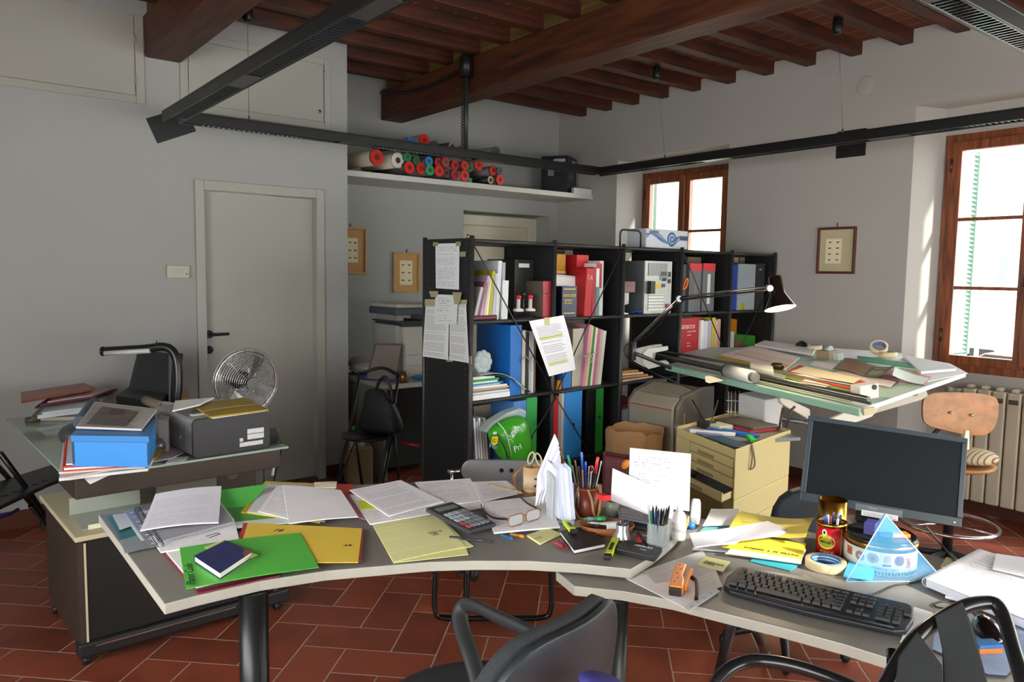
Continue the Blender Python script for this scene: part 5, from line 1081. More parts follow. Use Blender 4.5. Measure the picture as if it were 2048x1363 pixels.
obj('pedestal', G().bx(dx0+.12, dx0+.5, dy0+.15, dy1-.12, .05, dz-.03), M('24292a', .5), t, bevel=.003)
DZT = dz+.001
t = thing('photocopier', 'white and grey photocopier with a scanner lid on the alcove desk', 'photocopier', (3.2, 5.4, DZT)); X0, X1, Y0, Y1 = 2.93, 3.45, 5.18, 5.62
wpl = M('BFBDB4', .4, var=.03)
obj('body', G().bx(X0+.05, X1, Y0, Y1, DZT+.0, DZT+.40), wpl, t, bevel=.012)
for k in range(3):
    tr_ = obj('paper_tray', G().bx(X0+.055, X1-.01, Y0-.012, Y0, DZT+.01+.085*k, DZT+.088+.085*k), wpl, t, bevel=.004)
    obj('tray_grip', G().bx(X0+.22, X0+.36, Y0-.015, Y0-.008, DZT+.035+.085*k, DZT+.05+.085*k), M('6b6a64', .5), tr_)
obj('side_cover', G().bx(X0, X0+.055, Y0+.04, Y1, DZT+.05, DZT+.41), M('A5A49c', .45), t, bevel=.008)
obj('output_gap', G().bx(X0+.03, X1, Y0+.02, Y1, DZT+.40, DZT+.43), M('33373a', .5), t)
obj('output_tray', G().prism([(X0+.0, Y0+.02, DZT+.43), (X0+.30, Y0+.0, DZT+.43), (X0+.30, Y1, DZT+.43), (X0, Y1, DZT+.43)], .012), M('3a3f42', .5), t)
obj('support', G().bx(X0+.04, X0+.10, Y0+.1, Y1, DZT+.43, DZT+.49), M('9b9b94', .5), t); obj('support', G().bx(X1-.16, X1, Y0+.05, Y1, DZT+.43, DZT+.49), M('9b9b94', .5), t)
obj('scanner', G().bx(X0-.03, X1, Y0, Y1, DZT+.49, DZT+.545), M('4a525c', .4), t, bevel=.008)
obj('scanner_lid', G().bx(X0-.01, X1, Y0+.02, Y1, DZT+.546, DZT+.575), M('B5B4a8', .5), t, bevel=.01)
# leaning case, bag, folder, jar
cq = [Vector((2.69, 5.26, DZT)), Vector((2.87, 5.12, DZT))]; ca = cq[1]-cq[0]; cu_ = Vector((.06, .01, .27))
obj('leaning_case', G().prism([cq[0], cq[1], cq[1]+cu_, cq[0]+cu_+ca*.12], Vector((.02, .05, 0))), M('7a7064', .6), label='brown hard case leaning against the photocopier', cat='case', bevel=.012, seg=3)
obj('plastic_bag', G().ell(V3(Z(733, 735, DZT+.05)), (.14, .1, .05), seg=18, M4=Matrix.Rotation(-.4, 4, 'Z')).ell(V3(Z(718, 725, DZT+.07)), (.09, .09, .06)), M('C4C2BE', .35, var=.3, vs=9, bump=.6, bs=25), label='crumpled white plastic bag on the alcove desk', cat='bag')
sheetpx('blue_folder', ((712, 757), (790, 764), (797, 750), (722, 742)), DZT, .006, M('1f3aa8', .4), 'blue folder lying on the alcove desk', 'folder')
sheetpx('red_magazine', ((703, 744), (745, 752), (755, 742), (706, 735)), DZT, .012, M('8c2428', .5), 'red magazine under the plastic bag on the alcove desk', 'magazine')
g = G().lathe([(.034, 0), (.036, .01), (.036, .07), (.03, .078), (.03, .085)], seg=20); obj('amber_jar', g.t(Matrix.Translation((2.86, 4.985, DZT))), M('6b3c18', .15, var=.2, coat=.5), label='amber jar standing on the alcove desk', cat='jar')
obj('blue_tape_dispenser', G().ell(Vector((3.03, 5.03, DZT+.02)), (.07, .04, .02)), M('1f7ab8', .4), label='blue tape dispenser lying right of the amber jar', cat='tape dispenser')
# bag with bottles below
t = thing('brown_paper_bag', 'brown paper bag with bottles beneath the alcove desk', 'bag', tuple(V3(Z(720, 965, 0))))
bb = V3(Z(725, 966, 0)); obj('bag', G().prism([bb+Vector(q) for q in ((-.13, -.02, 0), (.04, -.09, 0), (.10, .08, 0), (-.07, .16, 0))], .28), M('8F7A5A', .8, var=.12, bump=.5, bs=14), t, bevel=.01)
for dx_, c, ln in ((-.06, 'B5B3A6', .4), (.0, 'A4A29c', .37)): 
    bt = obj('bottle', G().lathe([(.001, 0), (.03, 0), (.03, ln-.08), (.012, ln-.03), (.012, ln)], seg=16).t(Matrix.Translation(bb+Vector((dx_, .02, .003)))), M(c, .3), t)
    obj('bottle_cap', G().lathe([(.014, 0), (.014, .03), (.001, .03)], seg=16).t(Matrix.Translation(bb+Vector((dx_, .02, ln+.001)))), M('1f8a4a', .4), bt)
# bistro chair
sc = Vector((2.34, 4.56, .455)); t = thing('bistro_chair', 'black folding bistro chair with a round seat and red seat pad by the bookshelf end', 'chair', (sc.x, sc.y, 0))
obj('seat', G().lathe([(.001, -.012), (.165, -.012), (.175, -.004), (.17, .006), (.001, .010)], seg=40).t(Matrix.Translation(sc)), M('14171a', .3), t)
r_ = Vector((.55, -.84, 0)).normalized(); b_ = Vector((.84, .55, 0)).normalized()
for s_ in (-1, 1):
    a = sc+r_*.15*s_
    obj('leg', G().tube([a+b_*.17+Vector((0, 0, .40)), a+b_*.02, a-b_*.22-Vector((0, 0, sc.z))], .010, 10), BLK, t)
    obj('leg', G().tube([a+b_*.10-Vector((0, 0, .01)), a+b_*.2-Vector((0, 0, sc.z))], .010, 10), BLK, t)
    obj('leg', G().tube([sc+b_*(.12)+r_*(.13*s_)-Vector((0, 0, .02)), sc-b_*.2+r_*(.18*s_)-Vector((0, 0, sc.z))], .008, 10), BLK, t)
obj('backrest', G().tube(smooth([sc+b_*.17+r_*.15+Vector((0, 0, .39)), sc+b_*.21+Vector((0, 0, .43)), sc+b_*.17-r_*.15+Vector((0, 0, .39))]), .022, 10, flat=.5), M('14171a', .3), t)
obj('red_pad_edge', G().tube([V3(PD(800, 884, 5.1)), V3(PD(838, 892, 5.05))], .012, 8), M('8c1c24', .4), t)
t = thing('black_handbag', 'black leather bag standing on the bistro chair', 'bag', tuple(sc+Vector((.08, .02, .01))))
o = sc+b_*.06+r_*.07+Vector((0, 0, .012)); fb_ = Matrix.Identity(4)
for i_ in range(3): fb_[i_][0], fb_[i_][1], fb_[i_][2], fb_[i_][3] = r_[i_], b_[i_], (0, 0, 1)[i_], o[i_]
g = G(); vs = []; fs = []
for j_, (zz_, sx_, sy_, ox_) in enumerate(((0, .15, .075, 0), (.03, .165, .085, .0), (.10, .15, .075, .0), (.18, .12, .055, -.01), (.25, .09, .035, -.03), (.30, .06, .015, -.045))):
    for k_ in range(20):
        a_ = k_*math.pi/10; c_, n_s = math.cos(a_), math.sin(a_); vs.append(fb_ @ Vector((ox_+sx_*math.copysign(abs(c_)**.6, c_)+.006*math.sin(5*a_+j_), sy_*math.copysign(abs(n_s)**.6, n_s)+.008*math.sin(4*a_+2*j_), zz_)))
for j_ in range(5):
    for k_ in range(20): fs.append((j_*20+k_, j_*20+(k_+1) % 20, (j_+1)*20+(k_+1) % 20, (j_+1)*20+k_))
fs += [tuple(reversed(range(20))), tuple(100+k_ for k_ in range(20))]
obj('body', g.add(vs, fs, 0, True), M('17191e', .6, bump=.8, bs=16, var=.2), t, sub=1)
obj('shoulder_strap', G().tube(smooth([o+Vector((0, 0, .22))-r_*.05, o+Vector((0, 0, .33))-r_*.02, o+Vector((0, 0, .38))+r_*.03, o+Vector((0, 0, .32))+r_*.07, o+Vector((0, 0, .2))+r_*.09]), .011, 8), M('15171b', .4), t)
obj('buckle', G().box(o+Vector((0, 0, .22))+r_*.12, (.012, .012, .03), rz=.3), CHR, t)
# ================================================================ curved desk and the lower desk beside it
D1, D2 = .75, .715
inner = [(328.5, 1207), (390, 1191), (450, 1177), (520, 1161), (650, 1141), (787, 1129), (860, 1123), (950, 1120.5), (1058, 1121), (1160, 1127), (1262, 1137)]
endc = [(1262, 1137), (1300, 1114), (1340, 1083), (1368, 1052), (1380, 1028)]
pin = [V3(Z(x, y, D1)) for x, y in inner]; pe = [V3(Z(x, y, D1)) for x, y in endc]
back = [(2.13, 1.86), (2.07, 2.0), (1.8, 2.27), (1.5, 2.46), (1.2, 2.60), (.86, 2.69), (.432, 2.72)]
outl = pin+smooth(pe, 4)[1:]+[Vector((2.10, 1.70, D1))]+[Vector((x, y, D1)) for x, y in back]
outl = [Vector((p.x, p.y, D1-.028)) for p in outl]
topm = M('827F78', .4, var=.03, vs=40); trim = M('B2B1A6', .35, var=.05, vs=30); legm = M('15181a', .35)
t = thing('curved_desk', 'large grey curved office desk with a pale edge, covered in papers', 'desk', (1.2, 2.2, 0))
obj('desktop', G().prism(outl, .028, sidemi=1), [topm, trim], t, bevel=.003)
for (x, y) in ((.655, 1.915),):
    lg = obj('leg', G().cyl((x, y, .03), (x, y, D1-.03), .037, seg=24), legm, t); obj('foot', G().bx(x-.04, x+.04, y-.1, y+.62, 0, .03), legm, lg, bevel=.01)
obj('under_rail', G().tube([(.655, 1.93, D1-.05), (.9, 2.25, D1-.05), (1.42, 2.1, D1-.05), (2.0, 1.85, D1-.05)], .02, 8), legm, t)
f2 = [(1112, 1141), (1148, 1171), (1246, 1181), (1346, 1199), (1444, 1224), (1566, 1254), (1689, 1287), (1778, 1315)]
o2 = [V3(Z(x, y, D2)) for x, y in f2]+[Vector(q) for q in ((1.70, .5, D2), (1.71, -.25, D2), (2.46, -.25, D2), (2.44, .6, D2), (2.40, 1.0, D2), (2.28, 1.35, D2), (2.04, 1.72, D2), (1.75, 1.84, D2))]
o2 = [Vector((p.x, p.y, D2-.028)) for p in o2]
t = thing('lower_desk', 'lower grey curved desk with the keyboard, tucked under the large desk', 'desk', (2.0, .9, 0))
obj('desktop', G().prism(o2, .028, sidemi=1), [topm, trim], t, bevel=.003)
obj('leg', G().tube([V3(Z(1466, 1240, .685)), V3(PD(1436, 1352, 2.15)), V3(Z(1405, 1440, 0.02))], .014, 12), legm, t)
lq = V3(Z(1230, 1195, .685)); obj('leg', G().cyl((lq.x, lq.y, 0), (lq.x, lq.y, .686), .036, seg=24), legm, t)
lg = obj('leg', G().tube([V3(Z(1510, 1252, .685)), V3(Z(1530, 1308, .012))], .014, 12), legm, t); p = V3(Z(1530, 1308, 0)); obj('foot', G().lathe([(.022, 0), (.022, .012), (.014, .016)], seg=16).t(Matrix.Translation(p)), M('4a4c4c', .5), lg)
obj('leg', G().cyl((2.3, .2, 0), (2.3, .2, .685), .014), legm, t); obj('leg', G().cyl((1.85, .2, 0), (1.85, .2, .685), .014), legm, t)
# ---------------------------------------------------------------- left end of the big desk
e = .0006
def A4(name, px, z, label, mat=None, th=.0012, cat='paper', group=None, wob=.0015, curl=None, **k): return sheetpx(name, px, z, th, mat or PAP, label, cat, group, wob=wob, curl=curl, n=10, **k)
z1 = D1+.001
pp1 = printed('F2F2F6', '9a9cab', 30, .5, .1); pp2 = printed('F5F5F8', 'A8AAB4', 26, .45, .1); hw = printed('F4F4F6', '8b8d98', 16, .45, .1, hand=True)
sheetpx('teal_folder', ((256, 1105), (330, 1088), (300, 1020), (216, 1034)), z1, .004, M('14615c', .3), 'dark teal plastic folder at the left end of the desk', 'folder')
sheetpx('clear_sleeve', ((250, 1106), (420, 1068), (400, 1040), (240, 1080)), z1+.005, .001, M('9FA9AC', .15, alpha=.6), 'clear plastic sleeve lying over the teal folder', 'sleeve')
A4('white_sheet', ((240, 1060), (300, 1040), (290, 1020), (225, 1030)), z1+.0065, 'white sheet corner sticking out over the teal folder', mat=M('C9D0DC', .7))
A4('printed_sheet', ((322, 1106), (478, 1080), (470, 1046), (300, 1075)), z1+.0065, 'white sheets with a clip mark under the spiral notebooks', mat=pp2, th=.004)
for (x, y) in ((425, 1071), (436, 1068)): pass
obj('paper_clip', G().tube([V3(Z(*q, z1+.0125)) for q in ((418, 1075), (440, 1067), (434, 1065), (412, 1072))], .0012, 6), M('4a4f58', .3, .8), label='small clip on the white sheets beside the spiral notebooks', cat='clip')
t = thing('spiral_notebook', 'grey spiral notebook with a black coil under the top white document', 'notebook', tuple(V3(Z(380, 1050, z1+.012))))
obj('pages', G().sheet([V3(Z(*q, z1+.012)) for q in ((317, 1084), (468, 1044), (441, 1008), (280, 1028))], .010, 6), M('DADCE4', .7), t)
obj('cover', G().sheet([V3(Z(*q, z1+.0225)) for q in ((317, 1083), (468, 1043), (441, 1007), (280, 1027))], .0008, 6), M('9A9CA4', .4), t)
a, b = V3(Z(322, 1090, z1+.018)), V3(Z(274, 1017, z1+.018)); n_ = 26; g = G()
dr = (b-a).normalized(); sdv = dr.cross(Vector((0, 0, 1)))
for k in range(n_): c = a+(b-a)*(k+.5)/n_; g.tube(arc(c, .009, 0, 360, 10, sdv, (0, 0, 1)), .0012, 5)
obj('coil', g, M('1c1d24', .3), t)
t = thing('clear_notebook', 'spiral notebook with a frosted clear cover strip at the far left of the desk', 'notebook', tuple(V3(Z(270, 1060, z1+.008))))
obj('cover', G().sheet([V3(Z(*q, z1+.009)) for q in ((300, 1096), (322, 1090), (276, 1017), (248, 1022))], .0015, 4), M('8f949c', .2, alpha=.85), t)
obj('pages', G().sheet([V3(Z(*q, z1+.0065)) for q in ((284, 1082), (312, 1075), (294, 1046), (262, 1052))], .002, 4), M('D5D8E0', .6), t)
g = G()
for k in range(8): q = V3(Z(306-k*6, 1086-k*8.8, z1+.0118)); g.ell(q, (.006, .004, .0006), seg=8, rings=4)
obj('holes', g, M('c9ccd2', .4), t)
A4('printed_document', ((280, 1063), (437, 1047), (443, 985), (311, 1000)), z1+.026, 'white printed document curling on top of the spiral notebook', mat=printed('E6E7F2', 'B9BBCC', 40, .5, .06, top=.8), th=.004, curl=lambda u, v: .018*v*v+.006*math.sin(3*u))
sheetpx('green_folder', ((440, 1050), (582, 1040), (540, 1008), (412, 1018)), z1+.002, .002, M('4CAC48', .5), 'lower flap of the open green folder behind the white document', 'folder', 'open green folder at the back of the desk')
sheetpx('green_folder', ((412, 1019), (500, 1012), (535, 968), (400, 986)), z1+.004, .002, M('58BC54', .5), 'raised flap of the open green folder behind the white document', 'folder', 'open green folder at the back of the desk', dz=(0, 0, .03, .03))
A4('white_sheet', ((440, 1060), (590, 1046), (575, 1035), (430, 1050)), z1+.0045, 'white sheets sticking out beneath the green folder', th=.004, mat=M('DDE8E4', .7))
# maroon folder, yellow folder, bright green folder, blue diary
t = thing('maroon_folder', 'maroon folder with white sheets under the bright green folder', 'folder', tuple(V3(Z(420, 1140, z1))))
obj('cover', G().sheet([V3(Z(*q, z1)) for q in ((398, 1188), (560, 1152), (480, 1078), (316, 1098))], .0035, 4), M('7A1F38', .35), t)
obj('sheets', G().sheet([V3(Z(*q, z1+.0036)) for q in ((392, 1176), (540, 1140), (478, 1082), (326, 1097))], .004, 4), PAP, t)
t = thing('yellow_folder', 'yellow folder with a red backing and pencilled marks in the middle of the desk', 'folder', tuple(V3(Z(600, 1090, z1+.009))))
obj('red_backing', G().sheet([V3(Z(*q, z1+.008)) for q in ((462, 1128), (722, 1122), (727, 1060), (487, 1046))], .002, 4), M('C2404A', .5), t)
obj('cover', G().sheet([V3(Z(*q, z1+.0105)) for q in ((470, 1126), (716, 1125), (724, 1057), (496, 1046))], .002, 6), M('EACB4C', .55, var=.03), t)
def on(px, pxr, z, up=None):
    a = V3(Z(*px, z)); x_ = V3(Z(*pxr, z))-a; return frame(a, x_, Vector((-x_.y, x_.x, 0)))
text('91', on((573, 1058), (553, 1057), z1+.0128), .032, INK, t, shear=.3); text('RT', on((706, 1088), (690, 1088), z1+.0128), .02, INK, t, shear=.2)
F0 = [V3(Z(*q, z1+.014)) for q in ((372, 1178), (638, 1135), (600, 1066), (359, 1096))]
t = thing('bright_green_folder', 'bright green card folder with a handwritten title at the front left of the desk', 'folder', tuple(sum(F0, Vector())/4))
obj('cover', G().sheet(F0, .0018, 8, curl=lambda u, v: .004*math.sin(math.pi*u)), M('58C048', .5, var=.03), t)
text('Planet Code', on((391, 1168), (384, 1122), z1+.0205), .030, M('16301a', .6), t, shear=.25)
zd = z1+.0195
dft = [V3(Z(x, y+10, zd)) for x, y in ((440, 1148), (388, 1113), (452, 1081), (504, 1105))]
dft = [dft[0], dft[3], dft[2], dft[1]]
t = book('blue_diary', [dft[3], dft[0], dft[1], dft[2]], zd, .017, M('232a62', .45, var=.06), 'navy blue diary with a brown corner lying on the bright green folder', 'diary', pages='EFEDE6')
obj('leather_corner', G().prism([dft[1]+Vector((0, 0, .0172)), dft[1]+(dft[2]-dft[1])*.22+Vector((0, 0, .0172)), dft[1]+(dft[2]-dft[1])*.2+(dft[0]-dft[1])*.14+Vector((0, 0, .0172)), dft[1]+(dft[0]-dft[1])*.24+Vector((0, 0, .0172))], .0006), M('7A3A18', .4, coat=.3), t)
obj('inserted_note', G().sheet([dft[1]+Vector((.012, -.012, .008)), dft[2]+Vector((.004, .03, .008)), dft[2]+Vector((-.06, .0, .008)), dft[1]+Vector((-.05, -.03, .008))], .0006, 3), M('E0DC9C', .6), t)
# ---- middle: clear and yellow folders, papers
sheetpx('red_folder', ((600, 1000), (690, 999), (706, 970), (563, 965)), z1+.001, .004, M('D2402f', .5), 'red folder under the pile at the back of the desk', 'folder')
t = thing('yellow_document_folder', 'yellow folder holding grey sleeves and white sheets at the back middle of the desk', 'folder', tuple(V3(Z(590, 1010, z1+.006))))
obj('cover', G().sheet([V3(Z(*q, z1+.006)) for q in ((482, 1025), (640, 1046), (672, 970), (531, 963))], .003, 6), M('E0C028', .5), t)
obj('plastic_sleeve', G().sheet([V3(Z(*q, z1+.0095)) for q in ((510, 1026), (650, 1044), (671, 972), (536, 965))], .002, 6), M('B4B8A4', .3), t)
obj('inner_sheets', G().sheet([V3(Z(*q, z1+.012)) for q in ((494, 1024), (600, 1038), (610, 975), (534, 967))], .002, 4), M('E2E2E8', .7), t)
A4('white_sheet', ((516, 1023), (590, 1042), (612, 977), (554, 971)), z1+.015, 'white printed sheet lying on the yellow document folder, left one', mat=pp2, th=.002)
A4('white_sheet', ((578, 1048), (716, 1035), (682, 982), (566, 971)), z1+.0175, 'large blank white sheet lying on the yellow document folder', mat=M('F2F2F6', .75), th=.003, curl=lambda u, v: .003*math.sin(3*u))
A4('curled_papers', ((630, 975), (672, 978), (674, 965), (628, 966)), z1+.018, 'curled cream papers behind the white sheets', mat=M('E4DEC8', .7), th=.002, wob=.006)
A4('pink_sheet', ((700, 1030), (730, 1040), (712, 985), (694, 990)), z1+.002, 'thin pink sheet edge between the white piles', mat=M('E8A8BC', .7))
A4('white_sheet', ((740, 1050), (882, 1026), (850, 985), (700, 992)), z1+.004, 'white sheet underneath the printed form, middle of the desk', th=.004, mat=pp2)
sheetpx('yellow_note', ((722, 1018), (765, 1016), (745, 1003), (716, 1000)), z1+.0095, .0008, M('D3E22A', .6), 'fluorescent yellow note sticking out under the printed form', 'note')
A4('printed_form', ((778, 1033), (888, 1004), (801, 961), (699, 981)), z1+.0115, 'white printed form with ruled lines at the back middle of the desk', th=.003, mat=printed('F4F4FA', 'B0B2C0', 24, .6, .06, top=.95))
A4('printed_sheets', ((866, 1016), (968, 1002), (940, 958), (830, 966)), z1+.002, 'white printed sheets right of the printed form', th=.004, mat=pp1)
A4('printed_sheets', ((962, 1005), (1046, 986), (1012, 962), (944, 964)), z1+.006, 'white printed sheets near the cardboard cup', th=.002, mat=pp1)
A4('white_sheet', ((880, 1030), (985, 1012), (960, 1000), (868, 1010)), z1+.0025, 'white sheet behind the calculator', th=.002)
sheetpx('maroon_folder_edge', ((747, 1048), (878, 1027), (940, 1016), (890, 1005)), z1, .0018, M('A82A48', .4), 'thin maroon folder lying under the yellow pad and calculator', 'folder')
yp = [(745, 1050), (876, 1029), (924, 1076), (947, 1092), (932, 1096), (937, 1109), (787, 1126)]
t = thing('yellow_ruled_sheets', 'pale yellow ruled sheets with pencil notes left of the calculator', 'paper', tuple(V3(Z(850, 1080, z1+.0025))))
obj('lower_sheet', G().prism([V3(Z(*q, z1+.0025)) for q in yp], .0015), M('ECECA4', .7), t)
obj('top_sheet', G().sheet([V3(Z(*q, z1+.0042)) for q in ((787, 1124), (932, 1094), (876, 1030), (746, 1050))], .0012, 8, curl=lambda u, v: .002*math.sin(3*u)), printed('F0F0AC', 'D9DC9C', 24, .9, .02, top=.98), t)
text('34,0 x 12\n 8,50\n 16,2', on((857, 1066), (880, 1062), z1+.0078), .012, M('6a6c60', .7), t)
# calculator
cq = [V3(Z(*q, z1+.004)) for q in ((938, 1072), (992, 1056), (932, 1016), (884, 1028))]
a, b, c = cq[0], cq[1], cq[3]; dx_ = (b-a); wx = dx_.length; dy_ = (c-a); F = frame(a+Vector((0, 0, .0)), dx_, dy_); wy = (Matrix(F).inverted() @ c).y
F = F @ Matrix.Rotation(math.radians(5), 4, 'X')
t = thing('pocket_calculator', 'dark grey desk calculator with pale keys left of the eyeglasses', 'calculator', tuple(a))
obj('body', G().bx(0, wx, 0, wy, .004, .018).t(F), M('3C3E44', .4), t, bevel=.004, seg=3)
obj('display', G().bx(wx*.15, wx*.85, wy*.76, wy*.88, .018, .0195).t(F), M('77786a', .2), t)
obj('display_frame', G().bx(wx*.08, wx*.92, wy*.70, wy*.93, .0175, .0188).t(F), M('25262c', .25), t)
for i in range(5):
    for j in range(5):
        cc = 'A9B4BC' if (i < 3 and j > 1) else ('7d8488' if j else '8c8f94')
        if i == 0 and j < 2: cc = 'B5505a'
        obj('key', G().bx(wx*(.10+.165*i), wx*(.10+.165*i)+wx*.125, wy*(.08+.12*j), wy*(.08+.12*j)+wy*.085, .018, .0215).t(F), M(cc, .4, var=0), t, bevel=.001)
# papers under glasses, glasses
A4('white_sheet', ((988, 1068), (1120, 1056), (1092, 992), (964, 1006)), z1+.0045, 'white sheets lying under the eyeglasses', th=.005, mat=pp2)
zg = z1+.012; t = thing('eyeglasses', 'amber and black eyeglasses lying open on white sheets', 'eyeglasses', tuple(V3(Z(1045, 1045, zg))))
amb = M('9A6A22', .2, var=.2, coat=.5); lens = M('DDE3E6', .05, var=0, alpha=.25)
ga, gb = V3(Z(1014, 1056, zg)), V3(Z(1083, 1036, zg)); gx = (gb-ga).normalized(); gl_ = (gb-ga).length
Fg = frame(ga, gx, (0, 0, 1))
for s_ in (0, 1):
    cx = gl_*(.25+.5*s_); L_ = [(cx+p[0], .019+p[1]) for p in rrect(gl_*.41, .034, .013, 5)]
    lp = obj('lens_rim', G().tube([Fg @ Vector((x, y, 0)) for x, y in L_], .0017, 6, closed=True), amb, t)
    obj('lens', G().prism([Fg @ Vector((x, y, 0)) for x, y in L_], Fg.to_3x3() @ Vector((0, 0, .001))), lens, lp)
obj('bridge', G().tube(smooth([Fg @ Vector((gl_*.46, .022, 0)), Fg @ Vector((gl_*.5, .027, 0)), Fg @ Vector((gl_*.54, .022, 0))]), .002, 6), amb, t)
obj('temple', G().tube(smooth([Fg @ Vector((gl_*.03, .028, 0)), V3(Z(985, 1034, zg+.012)), V3(Z(966, 1018, zg+.004)), V3(Z(962, 1008, zg))]), .002, 6, flat=1.8), M('1c1a1e', .3), t)
obj('temple', G().tube(smooth([Fg @ Vector((gl_*.97, .028, 0)), V3(Z(1055, 1006, zg+.012)), V3(Z(1040, 992, zg+.004)), V3(Z(1036, 986, zg))]), .002, 6, flat=1.8), M('1c1a1e', .3), t)
# loose pens
pen('marker_pen', Z(990, 1083, z1+.010), Z(899, 1074, z1+.006), .0042, '39414c', '2d343e', 'slate-grey felt pen lying in front of the calculator', frac=.45)
pen('blue_pen', Z(994, 1066, z1+.005), Z(1026, 1077, z1+.005), .0042, '2464a8', '2464a8', 'short blue ballpoint pen beside the calculator', tip=False)
pen('orange_pen', Z(1014, 1066, z1+.005), Z(1048, 1073, z1+.005), .0042, 'D08A1C', 'C98A2c', 'short orange ballpoint pen behind the blue one', tip=False)
pen('red_pen', Z(1104, 1081, z1+.005), Z(1125, 1093, z1+.005), .004, 'D0302c', 'D0302c', 'red pen lying left of the black notebook, the nearer one to the note pad', clip=False)
pen('crimson_pen', Z(1116, 1078, z1+.005), Z(1137, 1096, z1+.005), .004, 'A01c2c', '8c1828', 'crimson pen poking out from under the black notebook', clip=False)
sheetpx('sticky_note_pad', ((1080, 1090), (1122, 1070), (1094, 1058), (1054, 1073)), z1, .006, M('E2E09A', .7), 'pale yellow sticky note pad with a scribble in front of the eyeglasses', 'note pad', wob=.001)
text('a mia', on((1072, 1078), (1105, 1066), z1+.0085), .014, M('7a7a70', .7), bpy.data.objects['sticky_note_pad'])
nf = [V3(Z(x, y, z1)) for x, y in ((1148, 1108), (1211, 1095), (1178, 1058), (1119, 1069))]
book('black_notebook', [nf[3], nf[0], nf[1], nf[2]], z1, .013, M('241f21', .5), 'black notebook with white pages in front of the leather cup', 'notebook', pages='ECEAF0')
def highlighter(px0, px1, z, label):
    a, b = V3(Z(*px0, z+.008)), V3(Z(*px1, z+.008)); F = frame(a, b-a, (b-a).cross(Vector((0, 0, 1)))*-1); L_ = (b-a).length
    t = thing('highlighter', label, 'highlighter', tuple((a+b)/2), 'fluorescent yellow highlighters')
    F = frame(a, b-a, Vector((0, 0, 1)).cross(b-a)); obj('barrel', G().bx(0, L_*.83, -.011, .011, -.007, .007).t(F), M('C6E01E', .35), t, bevel=.003)
    obj('end_plug', G().bx(L_*.83, L_, -.0105, .0105, -.0065, .0065).t(F), M('1a1c1e', .4), t, bevel=.003)
    obj('print', G().bx(L_*.3, L_*.68, -.005, .005, .007, .0075).t(F), M('2c3018', .5), t)
highlighter((1231, 1078), (1214, 1116), z1+.001, 'fluorescent yellow highlighter standing out between the notebook and the black box')
highlighter((1131, 1042), (1149, 1064), z1+.013, 'fluorescent yellow highlighter resting on the black notebook corner')
bf = boxon(((1232, 1107), (1309, 1124), (1324, 1105)), z1, 0); t = thing('black_box', 'flat black box with white lettering at the right end of the big desk', 'box', tuple(bf[0]))
obj('case', G().prism(bf, .016), M('1c1d20', .4), t, bevel=.002)
F = frame(bf[2]+Vector((0, 0, .0163)), bf[3]-bf[2], bf[0]-bf[3]); text('senator', F @ Matrix.Translation((.02, .02, 0)), .018, M('D9DADC', .5), t); text('office', F @ Matrix.Translation((.03, .045, 0)), .009, M('A9AAAC', .5), t)
# cone clip holder
p = V3(Z(1244, 1078, z1)); t = thing('clip_holder', 'silver cone-shaped magnetic clip holder full of paper clips', 'clip holder', tuple(p))
obj('body', G().lathe([(.030, 0), (.029, .008), (.018, .030), (.020, .046), (.019, .048), (.016, .046), (.001, .044)], seg=32).t(Matrix.Translation(p)), M('B5B9BA', .25, .6), t)
g = G()
for k in range(14): a = k*.9; q = p+Vector((.012*math.cos(a), .012*math.sin(a), .046)); g.tube([q, q+Vector((.01*math.cos(a*2), .01*math.sin(a*2), .012)), q+Vector((.012*math.cos(a*2+.6), .012*math.sin(a*2+.6), .004))], .0009, 5)
obj('paper_clips', g, M('8e9193', .25, 1.), t)
# wicker basket with small things
p = V3(Z(1213, 1062, z1)); t = thing('oval_basket', 'small oval wicker tray holding glue, markers and clips', 'basket', tuple(p)); bd_ = V3((.79, -.61, 0)).normalized()
Fb = frame(p, bd_, Vector((0, 0, 1)).cross(bd_)); g = G()
for k in range(6): g.tube([Fb @ Vector(((.075+.002*k)*math.cos(a), (.045+.002*k)*math.sin(a), .003+.0038*k)) for a in [i*2*math.pi/36 for i in range(36)]], .0028, 6, closed=True)
obj('wicker_side', g, M('9C5F30', .6, var=.3, vs=120), t); obj('base', G().prism([Fb @ Vector((.076*math.cos(a), .046*math.sin(a), .001)) for a in [i*2*math.pi/30 for i in range(30)]], .003), M('6a4426', .7), t)
gb_ = [Fb @ Vector(q) for q in ((-.005, -.035, .014), (.045, -.028, .014), (.05, -.008, .014), (-.002, -.014, .014))]; obj('glue_stick_box', G().prism(gb_, .024), M('D9DBDE', .4), label='small white box lying in the wicker tray', cat='box', bevel=.004)
pen('green_marker', Fb @ Vector((-.07, .03, .03)), Fb @ Vector((.0, .025, .032)), .007, '5f7f8c', '1f9a4c', 'green-capped marker lying across the wicker tray', 'marker')
for k, (x0, y0, x1, y1, c, nm) in enumerate(((-.06, -.02, -.01, -.03, '1f3c8a', 'blue'), (-.05, .0, .02, .01, '2b2d30', 'black'), (.0, .03, .06, .02, 'C9A02c', 'yellow'), (-.06, .012, .01, -.01, 'b9bcc0', 'silver'), (.01, .0, .07, .005, '33363a', 'dark grey'))):
    pen('pen', Fb @ Vector((x0, y0, .012+.004*k)), Fb @ Vector((x1, y1, .014+.004*k)), .0038, c, c, nm+' pen among the small things in the wicker tray', group='pens in the wicker tray')
